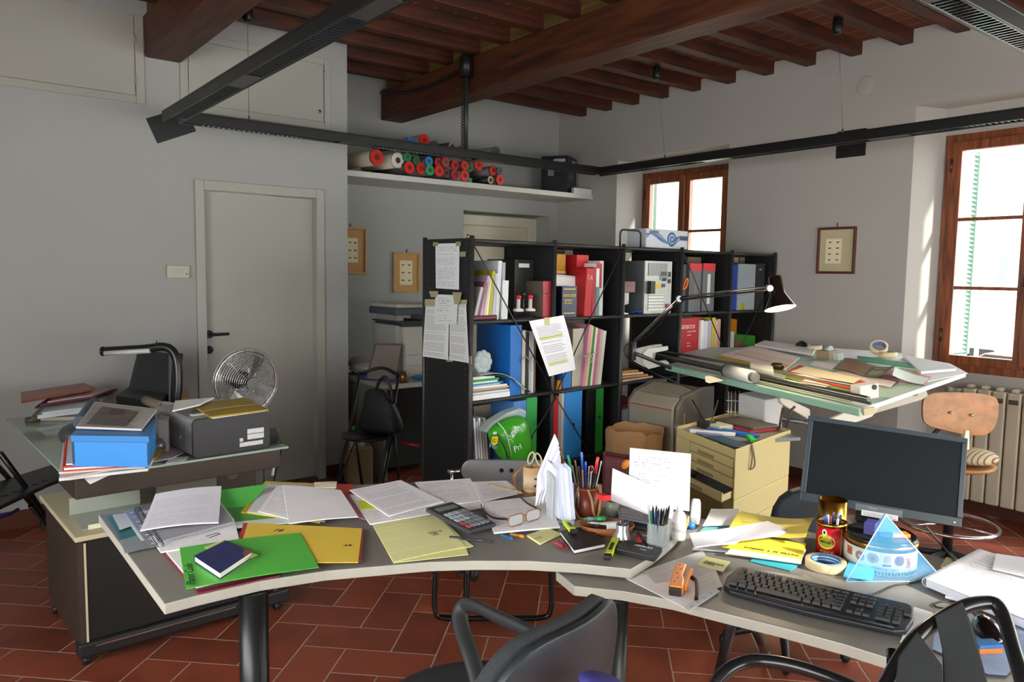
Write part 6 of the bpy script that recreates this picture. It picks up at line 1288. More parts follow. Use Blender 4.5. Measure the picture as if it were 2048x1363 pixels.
# acrylic pencil cup
p = V3(Z(1316, 1094, z1)); t = thing('pencil_cup', 'clear acrylic cup packed with black pencils at the desk end', 'pencil cup', tuple(p)); hc = .075; g = G(); s_ = .024
for a_ in range(4): g.box(p+Matrix.Rotation(a_*math.pi/2+.3, 3, 'Z') @ Vector((s_, 0, hc/2)), (.002, .048, hc), rz=a_*math.pi/2+.3)
obj('acrylic_wall', g, M('B9C4C4', .05, var=0, alpha=.35), t); obj('base', G().box(p+Vector((0, 0, .003)), (.046, .046, .004), rz=.3), M('A9B4B4', .1, alpha=.6), t)
random.seed(3)
for k in range(15):
    a = k*2.4; r = .004+.014*(k/15)**.5; b0 = p+Vector((r*math.cos(a), r*math.sin(a), .006)); ln = random.uniform(.10, .128); tp = b0+Vector((.014*math.cos(a+.3), .014*math.sin(a+.3), ln))
    if k % 5 == 4: pen('pencil', b0, tp, .0035, ['1f3f8c', '1f7a5c', 'b9bcc0'][k//5], ['1f3f8c', '1f7a5c', 'b9bcc0'][k//5], ['blue', 'green', 'silver'][k//5]+' pen standing in the acrylic pencil cup', group='pens and pencils in the acrylic cup', clip=False); continue
    q = thing('pencil', 'black pencil standing in the acrylic pencil cup', 'pencil', tuple(b0), 'black pencils in the acrylic cup'); d_ = (tp-b0).normalized()
    obj('shaft', G().tube([b0, tp-d_*.012], .0034, 6), M('1b1d20', .35), q); obj('point', G().tube([tp-d_*.012, tp], [.0034, .0004], 6), M('3a3c3e', .5), q)
# glue bottle and white tape dispenser
p = V3(Z(1357, 1078, z1)); t = thing('glue_bottle', 'white plastic glue bottle with a long nozzle at the desk end', 'bottle', tuple(p))
obj('bottle', G().lathe([(.001, 0), (.019, .001), (.021, .006), (.021, .070), (.017, .082), (.009, .088)], seg=28).t(Matrix.Translation(p)), M('F0F0EC', .35, var=.01), t)
obj('nozzle', G().lathe([(.010, .088), (.010, .096), (.004, .12), (.003, .125), (.001, .126)], seg=20).t(Matrix.Translation(p)), M('E8E8E4', .35, var=.01), t)
obj('label', G().lathe([(.0214, .03), (.0214, .055)], seg=28).t(Matrix.Translation(p)), printed('E6E4E0', 'D9A060', 6, .5), t)
p = V3(Z(1392, 1045, D2+.001)); Ft = Matrix.Translation(p+Vector((0, 0, .0))) @ Matrix.Rotation(.6, 4, 'Z')
obj('white_tape_dispenser', G().prism([Ft @ Vector((x, -.012, z)) for x, z in ((-.03, 0), (.05, 0), (.05, .02), (.03, .07), (.0, .085), (-.03, .07), (-.04, .03))], Ft.to_3x3() @ Vector((0, .03, 0))), M('ECEBE8', .4), label='white tape dispenser behind the glue bottle', cat='tape dispenser', bevel=.008, seg=3)
obj('bottle_stopper', G().lathe([(.012, 0), (.012, .018), (.001, .02)], seg=16).t(Matrix.Translation(V3(Z(1382, 1056, D2+.001)))), M('2a7fc4', .4), label='small blue cap beside the glue bottle', cat='cap')
obj('orange_eraser', G().box(V3(Z(1372, 1045, D1+.012)), (.02, .012, .022), rz=.4), M('D98a3c', .5), label='small orange eraser behind the glue bottle', cat='eraser', bevel=.002)
# leather cup with pens
p = V3(Z(1172, 1028, z1)); RC = .042; t = thing('leather_pen_cup', 'round reddish-brown leather pen cup with tan straps', 'pen cup', tuple(p)); lea = M('8E3A26', .4, var=.3, vs=18, bump=.15, bs=60, coat=.2)
obj('cup', G().lathe([(.001, 0), (RC*.94, 0), (RC*.98, .01), (RC, .10), (RC*.96, .10), (RC*.92, .012), (.001, .012)], seg=40).t(Matrix.Translation(p)), lea, t)
obj('rim_stitching', G().tube([p+Vector((RC*1.005*math.cos(a), RC*1.005*math.sin(a), .094)) for a in [i*2*math.pi/36 for i in range(36)]], .0012, 5, closed=True), M('C9A080', .6), t)
fr_ = V3((-.61, -.79, 0)); rt_ = V3((.79, -.61, 0))
for sp_ in ([(.0, .98), (.3, .6), (.45, .2), (.75, .02), (.98, .4), (1.02, .8), (.9, 1.1)], [(.75, 1.1), (1.08, .7), (1.12, .35), (.9, .08)], [(-.72, 1.0), (-.9, .6), (-.95, .3), (-.6, .02), (-.1, .0)]):
    pts = []
    for u, v in sp_:
        uu = max(-1.15, min(1.15, u)); dpt = math.sqrt(max(0, 1.12-min(1.1, uu*uu)))
        pts.append(p+rt_*RC*uu*1.05+fr_*(RC*dpt*1.05+.003)+Vector((0, 0, .1*v)))
    obj('strap', G().tube(smooth(pts), .0035, 8, flat=1.3), M('BC9464', .55, var=.1), t)
obj('silver_pen_clip', G().tube([p+rt_*(-RC*.72)+fr_*(RC*.8)+Vector((0, 0, .105)), p+rt_*(-RC*.72)+fr_*(RC*.82)+Vector((0, 0, .03))], .0035, 8), M('C9C9C4', .25, .7), label='silver pen hooked on the outside of the leather cup', cat='pen')
random.seed(11)
pens_ = [((1119, 896), .0055, '6A3F22', '7A4a28', 'brown', 1), ((1135, 909), .0055, '2b2d30', '1FA070', 'green-capped', 1), ((1163, 903), .005, 'C9A080', '3A6FC8', 'light blue', 1), ((1171, 922), .005, '1F3FA8', '2446B0', 'dark blue', 1), ((1196, 913), .0065, '2b2d30', 'D8343C', 'red-capped', 1), ((1203, 921), .0032, 'B9BCC0', 'B9BCC0', 'thin silver', 0), ((1150, 920), .004, '6f5a3c', '8a6f4a', 'wooden', 0), ((1144, 930), .004, '8f9294', '8f9294', 'grey', 0), ((1184, 930), .004, 'C9C9C9', 'B02c3c', 'white and red', 0), ((1157, 932), .004, '4a4c50', '5a5c60', 'dark grey', 0), ((1178, 932), .003, 'A9ACAE', 'A9ACAE', 'steel', 0), ((1190, 936), .003, '2c2e32', '2c2e32', 'black', 0)]
for (px, py), r, c1, c2, nm, cp in pens_:
    top = V3(PD(px, py, p.length and float(np.dot(np.array(p)-CAM, _f)) + .0)); b0 = p+(Vector((top.x, top.y, p.z))-p)*.35+Vector((0, 0, .014)); off = Vector((top.x-p.x, top.y-p.y, 0))
    if off.length > RC: pass
    pen('pen', b0, top, r*.8, c1, c2, nm+' pen standing in the leather cup', 'pen', 'pens in the leather cup', frac=.3 if cp else .12, clip=bool(cp), tip=False)
p2_ = V3(PD(1182, 938, float(np.dot(np.array(p)-CAM, _f)))); obj('scissor_ring', G().tube([p2_+rt_*.008*math.cos(a)+Vector((0, 0, .012*math.sin(a))) for a in [i*2*math.pi/16 for i in range(16)]], .0014, 6, closed=True).tube([p2_-Vector((0, 0, .012)), p2_-Vector((0, 0, .06))], .0018, 6), M('D0D2D4', .2, 1.), label='small steel scissors ring sticking out of the leather cup', cat='scissors')
# letter rack with envelopes
t = thing('letter_rack', 'clear letter rack crammed with folded white letters left of the leather cup', 'letter rack', tuple(V3(Z(1125, 1042, z1))))
q0, q1, q2 = V3(Z(1097, 1050, z1)), V3(Z(1146, 1044, z1)), V3(Z(1136, 1018, z1)); acr2 = M('C4CED2', .1, alpha=.5)
obj('base', G().prism([q0, q1, q2+Vector((0, .03, 0)), q0+q2-q1+Vector((0, .03, 0))], .003), acr2, t)
dpt = float(np.dot(np.array(q1)-CAM, _f))
def wall(pts, dep, th=.0015): return [V3(PD(x, y, dep)) for x, y in pts]
obj('divider', G().prism([V3(PD(1126, 1045, dpt+.0)), V3(PD(1149, 1048, dpt-.02)), V3(PD(1148, 966, dpt-.02)), V3(PD(1128, 948, dpt))], Vector((-.002, .003, 0))), M('AEB9D0', .3), t)
obj('divider', G().prism([V3(PD(1094, 1035, dpt+.03)), V3(PD(1105, 1047, dpt)), V3(PD(1108, 955, dpt)), V3(PD(1095, 940, dpt+.03))], Vector((-.002, .003, 0))), acr2, t)
random.seed(5)
for k in range(11):
    x0 = 1098+k*3.9; b_ = 1042-abs(5-k)*1.0; tp = 918+((k*37) % 13)
    dd = dpt+.05-.006*k
    obj('folded_letter', G().prism([V3(PD(x0+2, b_, dd)), V3(PD(x0+14, b_+1, dd-.025)), V3(PD(x0+8-.3*k, tp+12, dd-.025)), V3(PD(x0-4-.3*k, tp, dd))], Vector((-.0012, .0022, 0))), M(random.choice(['D6D9E6', 'C6CCDE', 'E4E6EE', 'B9C2D6']), .7), label='folded white letter standing in the clear letter rack', cat='letter', group='letters in the clear rack')
for k in range(7):
    x0 = 1072+k*6.5; dd = dpt+.07-.006*k; tx = 1112+k*1.2; ty = 868+k*9
    obj('tall_letter', G().prism([V3(PD(x0, 1012-k*3, dd)), V3(PD(x0+9, 985-k*4, dd-.02)), V3(PD(tx+6, ty+18, dd-.02)), V3(PD(tx-2, ty, dd)), V3(PD(x0+4, 950-k*4, dd))], Vector((-.0015, .0022, 0))), M(['E4E5F0', 'C9CCDE', 'EDEEF4', 'BFC4D8', 'E9EAF2', 'D3D6E4', 'E4E5EE'][k], .7), label='tall white letter leaning up out of the rack, above the others', cat='letter', group='tall letters leaning from the rack')
# cardboard cup with scissors, strap
p = V3(Z(1063, 984, z1)); RC2 = .031; t = thing('cardboard_cup', 'beige cardboard pot with a small print holding scissors at the back of the desk', 'pot', tuple(p))
obj('pot', G().lathe([(.001, 0), (RC2*.93, 0), (RC2, .004), (RC2*1.03, .098), (RC2*.97, .098), (RC2*.9, .01), (.001, .01)], seg=36).t(Matrix.Translation(p)), M('C7A678', .7, var=.08), t)
obj('paper_band', G().lathe([(RC2*1.012, .018), (RC2*1.03, .072)], seg=36).t(Matrix.Translation(p)), M('CDB593', .7, var=.06), t)
g = G().ell(p+fr_*(RC2*1.0)+rt_*.012+Vector((0, 0, .032)), (.005, .002, .005)).box(p+fr_*(RC2*1.02)+rt_*.014+Vector((0, 0, .058)), (.012, .002, .006), rz=-.66); obj('printed_symbol', g, M('3c3350', .6), t)
t = thing('scissors', 'beige-handled scissors standing in the cardboard pot', 'scissors', tuple(p+Vector((0, 0, .1))))
c1 = p+Vector((0, 0, .128))-rt_*.004; c2 = p+Vector((0, 0, .124))+rt_*.024; bh = M('C4B898', .4)
for c_, tl in ((c1, .25), (c2, -.3)): obj('handle', G().tube([c_+rt_*(.010*math.cos(a)+tl*.022*math.sin(a))+Vector((0, 0, .022*math.sin(a))) for a in [i*2*math.pi/20 for i in range(20)]], .003, 8, closed=True), bh, t)
obj('blade', G().prism([c1-Vector((0, 0, .02)), c1+rt_*.006-Vector((0, 0, .02)), p+rt_*.008+Vector((0, 0, .012)), p+rt_*.004+Vector((0, 0, .012))], fr_*-.002), STEEL, t)
obj('leather_strap', G().tube(smooth([V3(PD(1040, 934, 2.48)), V3(PD(1028, 955, 2.46)), V3(Z(1036, 978, z1+.02)), V3(Z(1055, 990, z1+.008)), V3(Z(1072, 986, z1+.008))]), .003, 8, flat=1.8), M('8a6236', .6), label='brown strap looping in front of the cardboard pot', cat='strap')
obj('tan_cord', G().tube(smooth([V3(Z(978, 968, z1+.012)), V3(Z(1000, 974, z1+.012)), V3(Z(1022, 979, z1+.012)), V3(Z(1040, 976, z1+.004)), V3(Z(1020, 966, z1+.004)), V3(Z(1002, 967, z1+.004))]), .0035, 8), M('B09A70', .6), label='tan cord lying on the printed sheets', cat='cord')
obj('yellow_stub', G().box(V3(Z(1018, 986, z1+.004)), (.05, .02, .006), rz=-.2), M('C9BC84', .6), label='small pale yellow strip lying behind the eyeglasses', cat='paper strip')
# standing handwritten sheets
dq = 2.46
t = thing('standing_letter', 'tall white sheet of handwriting propped upright behind the pencil cup', 'letter', tuple(V3(Z(1315, 1020, z1))))
obj('sheet', G().sheet([V3(PD(1256, 1010, dq-.02)), V3(PD(1378, 1024, dq-.06)), V3(PD(1382, 907, dq)), V3(PD(1260, 895, dq+.04))], .0012, 10, curl=lambda u, v: .03*(1-v)**3), printed('E0E2EE', '9498a8', 20, .42, .08, hand=True, top=.93, cols=90), t)
t = thing('standing_letter', 'shorter white sheet leaning in front of the tall handwritten one', 'letter', tuple(V3(Z(1280, 1022, z1))))
obj('sheet', G().sheet([V3(PD(1222, 1000, dq-.1)), V3(PD(1352, 1050, dq-.18)), V3(PD(1345, 990, dq-.04)), V3(PD(1225, 936, dq+.0))], .0012, 12, curl=lambda u, v: -.05*math.sin(math.pi*v)*(1-v)), M('F2F2F8', .7), t)
sheetpx('magazine', ((1240, 1052), (1305, 1062), (1312, 1030), (1235, 1018)), z1+.004, .006, M('3a3d44', .4), 'dark magazine under the standing letters', 'magazine', wob=.004)
sheetpx('magazine', ((1238, 1040), (1300, 1050), (1305, 1026), (1232, 1012)), z1+.015, .006, printed('6f727c', 'C9CBD2', 14, .5), 'grey printed magazine on top of the dark one', 'magazine', wob=.006)
obj('red_card', G().prism([V3(PD(1208, 1002, 2.36)), V3(PD(1222, 1000, 2.36)), V3(PD(1222, 990, 2.36)), V3(PD(1207, 991, 2.36))], Vector((-.001, .03, 0))), M('D02c2c', .4), label='small red card behind the leather cup', cat='card')
obj('glass_jar', G().lathe([(.001, 0), (.022, 0), (.024, .05), (.020, .052), (.019, .004), (.001, .004)], seg=24).t(Matrix.Translation(V3(Z(1224, 1030, z1)))), M('8a8f80', .08, var=.3, vs=60, alpha=.7), label='small glass jar with odds and ends right of the leather cup', cat='jar')
t = thing('cutter', 'red and black box cutter lying behind the black box', 'cutter', tuple(V3(Z(1283, 1085, z1))))
obj('handle', G().tube([V3(Z(1278, 1066, z1+.012)), V3(Z(1296, 1098, z1+.012))], .008, 10, flat=.6), M('1d1e20', .35), t); obj('red_grip', G().tube([V3(Z(1276, 1072, z1+.01)), V3(Z(1283, 1086, z1+.01))], .010, 10, flat=.6), M('A83030', .4), t)
obj('snack_wrapper', G().box(V3(Z(1288, 1072, z1+.008)), (.03, .012, .012), rz=-.9), M('A87a70', .35, var=.4, vs=70), label='small patterned wrapper beside the box cutter', cat='wrapper', bevel=.003)
sheetpx('cream_card', ((1150, 1056), (1170, 1052), (1164, 1040), (1150, 1042)), z1, .002, M('D9CFB0', .7), 'cream card under the leather cup', 'card')
def radv(p): return Vector((p.x, p.y, 0)).normalized()
# ================================================================ on the lower desk
z2 = D2+.001
# papers and yellow pads
A4('loose_papers', ((1385, 1100), (1500, 1108), (1560, 1060), (1420, 1040)), z2, 'loose papers under the yellow folders at the back of the lower desk', th=.006, mat=M('C4CCCC', .6))
sheetpx('turquoise_card', ((1500, 1122), (1582, 1142), (1600, 1128), (1520, 1105)), z2+.001, .002, M('3FB0BC', .5), 'turquoise card sticking out below the yellow folders', 'card')
sheetpx('turquoise_card', ((1400, 1062), (1450, 1066), (1470, 1046), (1425, 1040)), z2+.007, .002, M('79B8BC', .5), 'pale turquoise card near the glue bottle', 'card')
A4('crumpled_sheet', ((1405, 1055), (1475, 1052), (1478, 1022), (1422, 1018)), z2+.010, 'white crumpled sheet behind the yellow folders', wob=.01)
z = z2+.008
for k in range(3): A4('white_sheets', ((1450+k*3, 1108-k*2), (1602, 1128-k*3), (1612, 1100), (1480, 1080)), z+k*.005, ['lowest', 'middle', 'upper'][k]+' white sheets in the pile under the yellow folders', th=.0042, mat=M(['D8D4C4', 'E4E4E4', 'D9DCE4'][k], .7))
z += .0155
t = thing('yellow_folder', 'lower yellow folder with handwriting, its torn edge towards the tape roll', 'folder', tuple(V3(Z(1540, 1100, z))))
obj('cover', G().sheet([V3(Z(*q, z)) for q in ((1445, 1094), (1603, 1118), (1612, 1088), (1470, 1068))], .003, 8), M('E8D440', .6, var=.06), t)
text('progetto  a  M. PRATO', on((1488, 1094), (1560, 1106), z+.0035), .016, INK, t, shear=.2)
t = thing('yellow_folder', 'upper worn yellow folder with handwriting, curled by the red can', 'folder', tuple(V3(Z(1550, 1050, z+.008))))
obj('cover', G().sheet([V3(Z(*q, z+.006)) for q in ((1458, 1056), (1610, 1093), (1627, 1054), (1482, 1023))], .0025, 12, curl=lambda u, v: .03*u**3+.006*math.sin(3*v)), M('E6D24C', .6, var=.08), t)
text('ALLEGATI\n  computo metrico', on((1480, 1040), (1530, 1048), z+.0135), .014, INK, t, shear=.2)
t = thing('white_papers', 'white papers in a clear sleeve lying across the yellow folders', 'papers', tuple(V3(Z(1450, 1075, z+.015))))
obj('sheets', G().sheet([V3(Z(*q, z+.014)) for q in ((1390, 1098), (1470, 1090), (1535, 1045), (1378, 1070))], .004, 10, wob=.006), M('E4E4EC', .7), t)
obj('clear_sleeve', G().sheet([V3(Z(*q, z+.020)) for q in ((1440, 1088), (1560, 1072), (1582, 1062), (1534, 1042))], .0015, 10, wob=.004), M('D5D4DA', .15, alpha=.75), t)
# sleeve with printed sheets, note, stapler
t = thing('plastic_sleeve', 'clear punched sleeve with printed sheets at the front edge of the lower desk', 'sleeve', tuple(V3(Z(1350, 1150, z2))))
obj('white_sheet', G().sheet([V3(Z(*q, z2)) for q in ((1370, 1216), (1420, 1182), (1330, 1128), (1252, 1157))], .0015, 6), M('F6F6F8', .7), t)
obj('printed_sheet', G().sheet([V3(Z(*q, z2+.002)) for q in ((1310, 1168), (1436, 1150), (1405, 1100), (1285, 1142))], .001, 6), printed('D4D4D0', 'A0A2A4', 20, .5, .05, top=.95), t)
obj('printed_table', G().sheet([V3(Z(*q, z2+.0032)) for q in ((1400, 1190), (1445, 1172), (1432, 1140), (1388, 1158))], .0008, 6), printed('E4E4DE', 'A4A4A2', 26, .7, .05, cols=30), t)
obj('punched_strip', G().sheet([V3(Z(*q, z2+.0045)) for q in ((1378, 1222), (1440, 1182), (1432, 1176), (1368, 1214))], .001, 4), M('D9DCE0', .2, alpha=.8), t)
for k in range(4): q = V3(Z(1383+k*13, 1212-k*8.6, z2+.0057)); obj('punch_hole', G().ell(q, (.006, .003, .0005), seg=8, rings=4), M('8e8c84', .6), t)
t = thing('sticky_note', 'pale yellow sticky note with handwriting near the keyboard corner', 'note', tuple(V3(Z(1425, 1128, z2+.005))))
obj('note', G().sheet([V3(Z(*q, z2+.005)) for q in ((1393, 1128), (1446, 1143), (1461, 1123), (1412, 1112))], .0008, 4), M('E4E2A4', .7), t)
text('Assicurare\nordine', on((1409, 1122), (1440, 1130), z2+.0068), .013, INK, t, shear=.2)
F = frame(V3(Z(1347, 1182, z2+.012)), V3(Z(1363, 1134, z2+.012))-V3(Z(1347, 1182, z2+.012)), V3(Z(1320, 1178, z2+.012))-V3(Z(1347, 1182, z2+.012))); Ls = (V3(Z(1363, 1134, z2+.012))-V3(Z(1347, 1182, z2+.012))).length
t = thing('orange_stapler', 'orange plier stapler with a black handle lying on the plastic sleeve', 'stapler', tuple(F.translation)); org_ = M('F08C14', .45, var=.04, coat=.3)
obj('body', G().prism([F @ Vector(q) for q in ((0, .012, -.006), (Ls*.9, .016, -.006), (Ls, .010, -.006), (Ls*.95, -.016, -.006), (Ls*.5, -.014, -.006), (Ls*.3, -.022, -.006), (0, -.024, -.006))], F.to_3x3() @ Vector((0, 0, .022))), org_, t, bevel=.004, seg=3)
obj('nose', G().prism([F @ Vector(q) for q in ((-.012, .010, -.008), (.012, .014, -.008), (.012, -.022, -.008), (-.012, -.020, -.008))], F.to_3x3() @ Vector((0, 0, .02))), M('2a2624', .4), t, bevel=.002)
obj('lever', G().prism([F @ Vector(q) for q in ((.01, -.030, 0), (Ls*.85, -.034, 0), (Ls*.85, -.026, 0), (.02, -.020, 0))], F.to_3x3() @ Vector((0, 0, .014))), org_, t, bevel=.002)
obj('handle', G().tube(smooth([F @ Vector((Ls*.55, -.036, .006)), F @ Vector((Ls*.45, -.05, .004)), F @ Vector((Ls*.1, -.058, .0)), F @ Vector((-.02, -.06, -.004))]), .005, 8, flat=1.4), M('1c1a18', .35), t)
for k in range(5): obj('rivet', G().ell(F @ Vector((Ls*(.15+.18*k), .002-.006*(k % 2), .0165)), (.0025, .0025, .001), seg=8, rings=4), M('5a3a14', .4), t)
# keyboard
ka, kb, kc = V3(Z(1436, 1188, z2)), V3(Z(1806, 1280, z2)), V3(Z(1474, 1122, z2)); F = frame(ka, kb-ka, kc-ka); KW = .445; KH = .168
F = frame(ka, kb-ka, Vector((0, 0, 1)).cross(kb-ka)) @ Matrix.Rotation(math.radians(3), 4, 'X')
t = thing('computer_keyboard', 'black computer keyboard lying on the lower desk in front of the monitor', 'keyboard', tuple(F @ Vector((KW/2, KH/2, 0))))
kp = [(.006, .022), (.03, .004), (KW*.5, -.006), (KW-.03, .004), (KW-.004, .024), (KW+.004, KH*.5), (KW-.004, KH-.012), (KW-.016, KH), (.016, KH), (.004, KH-.012), (-.004, KH*.5)]
obj('case', G().prism([F @ Vector((x, y, .002)) for x, y in kp], F.to_3x3() @ Vector((0, 0, .016))), M('1d2027', .4), t, bevel=.005, seg=3)
kc_ = M('18191c', .5, var=0); x0_, y0_, u_ = .016, .036, .0186
def krow(y, keys, xs, hh=.015, z=.018):
    x = xs
    for wk in keys:
        if wk < 0: x -= wk*u_; continue
        w_ = wk*u_
        g = G(); a = .0012; P_ = [Vector(q) for q in ((x+a, y+a, z), (x+w_-a, y+a, z), (x+w_-a, y+hh-a, z), (x+a, y+hh-a, z), (x+a+.002, y+a+.002, z+.006), (x+w_-a-.002, y+a+.002, z+.006), (x+w_-a-.002, y+hh-a-.0012, z+.006), (x+a+.002, y+hh-a-.0012, z+.006))]
        KEYS.append((P_, x)); x += w_
KEYS = []
for r_, keys in enumerate(((1.25, 1.25, 1.25, 6.25, 1.25, 1.25, 1.25, 1.25, -.5, 1, 1, 1, -.5, 2, 1), (2.25,)+(1,)*10+(2.75, -1.5, 1, -1.5, 1, 1, 1), (1.75,)+(1,)*11+(2.25, -4, 1, 1, 1), (1.5,)+(1,)*12+(1.5, -.5, 1, 1, 1, -.5, 1, 1, 1, 1), (1,)*13+(2, -.5, 1, 1, 1, -.5, 1, 1, 1, 1))): krow(y0_+r_*u_, keys, x0_, u_)
krow(y0_+5.35*u_, (1, -1, 1, 1, 1, 1, -.5, 1, 1, 1, 1, -.5, 1, 1, 1, 1, -.5, 1, 1, 1), x0_, .013)
for P_, x in KEYS[:100]:
    obj('key', G().add([F @ q for q in P_], [(3, 2, 1, 0), (4, 5, 6, 7), (0, 1, 5, 4), (1, 2, 6, 5), (2, 3, 7, 6), (3, 0, 4, 7)]), kc_, t)
g = G()
for P_, x in KEYS[100:]: g.add([F @ q for q in P_], [(3, 2, 1, 0), (4, 5, 6, 7), (0, 1, 5, 4), (1, 2, 6, 5), (2, 3, 7, 6), (3, 0, 4, 7)])
if g.v: obj('keypad_keys', g, kc_, t, kind='stuff')
obj('palm_edge', G().tube([F @ Vector((x, y, .016)) for x, y in ((.03, .016), (KW*.5, .008), (KW-.03, .016))], .004, 8), M('262a34', .35), t)
obj('keyboard_cable', G().tube(smooth([F @ Vector((KW*.72, KH, .01)), V3(Z(1752, 1186, z2+.003)), V3(Z(1790, 1170, z2+.003)), V3(Z(1825, 1165, z2+.003)), V3(Z(1852, 1155, z2+.003))]), .0025, 8), BLK, t)
A4('white_sheet', ((1800, 1284), (1832, 1282), (1866, 1226), (1828, 1214)), z2+.001, 'white sheet sticking out beneath the right end of the keyboard')
# masking tape, cans, tin, pyramid
p = V3(Z(1650, 1146, z2)); p = p+radv(p)*.05; t = thing('masking_tape', 'roll of cream masking tape with a blue and white core, lying by the red can', 'tape', tuple(p))
obj('tape', G().lathe([(.041, 0), (.056, 0), (.056, .024), (.041, .024), (.041, 0)], seg=48).t(Matrix.Translation(p)), M('D6C49A', .6, var=.03), t, bevel=.001)
cm = stripes('2F78B4', 'E4E8EA', 'Z', .009, .72, .5); obj('core', G().lathe([(.038, .001), (.0405, .001), (.0405, .0245), (.038, .0245), (.038, .001)], seg=48).t(Matrix.Translation(p)), cm, t)
p = V3(Z(1660, 1116, z2)); p = p+radv(p)*.041; RR = .0425
t = thing('red_can', 'red and gold can with a yellow oval label full of pens', 'can', tuple(p)); gold_ = M('B08E3C', .25, 1., var=.1)
obj('body', G().lathe([(.001, .001), (RR, .001), (RR, .098), (RR-.002, .098), (RR-.002, .004), (.001, .004)], seg=48).t(Matrix.Translation(p)), M('A3121E', .25, var=.04, coat=.5), t)
obj('gold_rim', G().lathe([(RR-.003, .092), (RR+.0015, .092), (RR+.0015, .103), (RR-.003, .103), (RR-.003, .092)], seg=48).t(Matrix.Translation(p)), gold_, t)
def cylpatch(g, ang, w_, z0, z1, r, n=10, ell_=False, mi=0):
    vs = []; fs = []
    if ell_:
        vs.append(p+Vector((r*math.cos(ang), r*math.sin(ang), (z0+z1)/2)))
        for i in range(24):
            a = i*2*math.pi/24; aa = ang+w_/2*math.cos(a); vs.append(p+Vector((r*math.cos(aa), r*math.sin(aa), (z0+z1)/2+(z1-z0)/2*math.sin(a)+.012*math.cos(a)*0)))
        fs = [(0, 1+i, 1+(i+1) % 24) for i in range(24)]
    else:
        for i in range(n+1):
            aa = ang-w_/2+w_*i/n; vs += [p+Vector((r*math.cos(aa), r*math.sin(aa), z0)), p+Vector((r*math.cos(aa), r*math.sin(aa), z1))]
        fs = [(2*i, 2*i+2, 2*i+3, 2*i+1) for i in range(n)]
    return g.add(vs, fs, mi, True)
va = math.atan2(-p.y, -p.x)
lb_ = obj('label', cylpatch(G(), va-.35, 1.25, .026, .070, RR+.0006, ell_=True), M('C9B51C', .35), t); cylp = cylpatch(G(), va-.35, 1.0, .032, .060, RR+.0010, ell_=True); obj('label_green', cylp, M('7f8f1c', .4), lb_)
obj('round_emblem', cylpatch(G(), va-.45, .35, .066, .086, RR+.0012, ell_=True), M('E4E0D0', .4), t); obj('emblem_center', cylpatch(G(), va-.45, .18, .071, .081, RR+.0016, ell_=True), M('1c1c20', .4), t)
obj('green_stripe', cylpatch(G(), va+.72, .12, .01, .09, RR+.0006), M('5f7a3c', .4), t); obj('gold_stripe', cylpatch(G(), va+.84, .06, .01, .09, RR+.0006), gold_, t)
def curved(s, ang0, z, size, mat, r, parent, step):
    for i, ch in enumerate(s):
        a = ang0+i*step; q = p+Vector((r*math.cos(a), r*math.sin(a), z)); n_ = Vector((math.cos(a), math.sin(a), 0)); x_ = Vector((-math.sin(a), math.cos(a), 0))
        text(ch, frame(q, x_, (0, 0, 1)), size, mat, parent, ext=.0002)
curved('AMARETTI', va-.78, .044, .010, M('2a2a10', .4), RR+.0016, t, .135); curved('classici', va-.70, .016, .010, M('E8DCC8', .4), RR+.0010, t, .12)
random.seed(21)
for k, (c, nm) in enumerate((('1c2a6a', 'dark blue'), ('3a5fb4', 'blue'), ('2b2d30', 'black'), ('C9CCD2', 'white'), ('6a3a2c', 'brown'), ('7a86a4', 'grey-blue'), ('1c2a7a', 'navy'), ('B9BCC4', 'silver'), ('4a3a6a', 'purple'))):
    a = k*2.39; r = .012+.018*((k % 4)/3); b0 = p+Vector((.35*r*math.cos(a), .35*r*math.sin(a), .006)); pen('pen', b0, p+Vector((r*1.1*math.cos(a), r*1.1*math.sin(a), .112+.008*(k % 3))), .0036, c, c, nm+' pen standing in the red can', 'pen', 'pens in the red can', clip=False, tip=False)
p0 = p; p = p+radv(p)*.090
t = thing('gold_can', 'taller gold can standing behind the red can', 'can', tuple(p)); obj('body', G().lathe([(.001, .001), (.043, .001), (.043, .145), (.041, .145), (.041, .004), (.001, .004)], seg=48).t(Matrix.Translation(p)), gold_, t)
random.seed(8)
p = V3(Z(1757, 1152, z2)); p = p+radv(p)*.098; RT = .097
t = thing('biscuit_tin', 'round white and gold biscuit tin with biscuit pictures and a dark lid', 'tin', tuple(p))
obj('body', G().lathe([(.001, .001), (RT, .001), (RT, .075), (.001, .075)], seg=64).t(Matrix.Translation(p)), M('C9CEC4', .3, var=.03, coat=.4), t)
obj('gold_band', G().lathe([(RT+.0015, .070), (RT+.002, .086), (RT-.002, .088)], seg=64).t(Matrix.Translation(p)), M('8a6a34', .25, .9), t)
obj('lid', G().lathe([(RT-.001, .086), (RT, .093), (RT-.006, .098), (RT-.012, .094), (.001, .094)], seg=64).t(Matrix.Translation(p)), M('2c2c2c', .22, .4), t)
va = math.atan2(-p.y, -p.x)
for da, w_, z0, z1, c, nm in ((-.95, .24, .038, .062, 'A5603A', 'biscuit_picture'), (-.55, .30, .032, .060, '8a7a78', 'biscuit_picture'), (-.18, .34, .034, .064, 'A9805a', 'biscuit_picture'), (.55, .30, .034, .064, '7a2c2a', 'biscuit_picture'), (.86, .2, .026, .056, 'B5683c', 'biscuit_picture')):
    o = obj(nm, cylpatch(G(), va+da, w_, z0, z1, RT+.0006, ell_=da not in (-.95, .86)), M(c, .4, var=.2, vs=80), t); obj('biscuit_center', cylpatch(G(), va+da, w_*.4, z0+.01, z1-.01, RT+.0010, ell_=True), M('5a3024' if c != '8a7a78' else 'B9B0B0', .4), o)
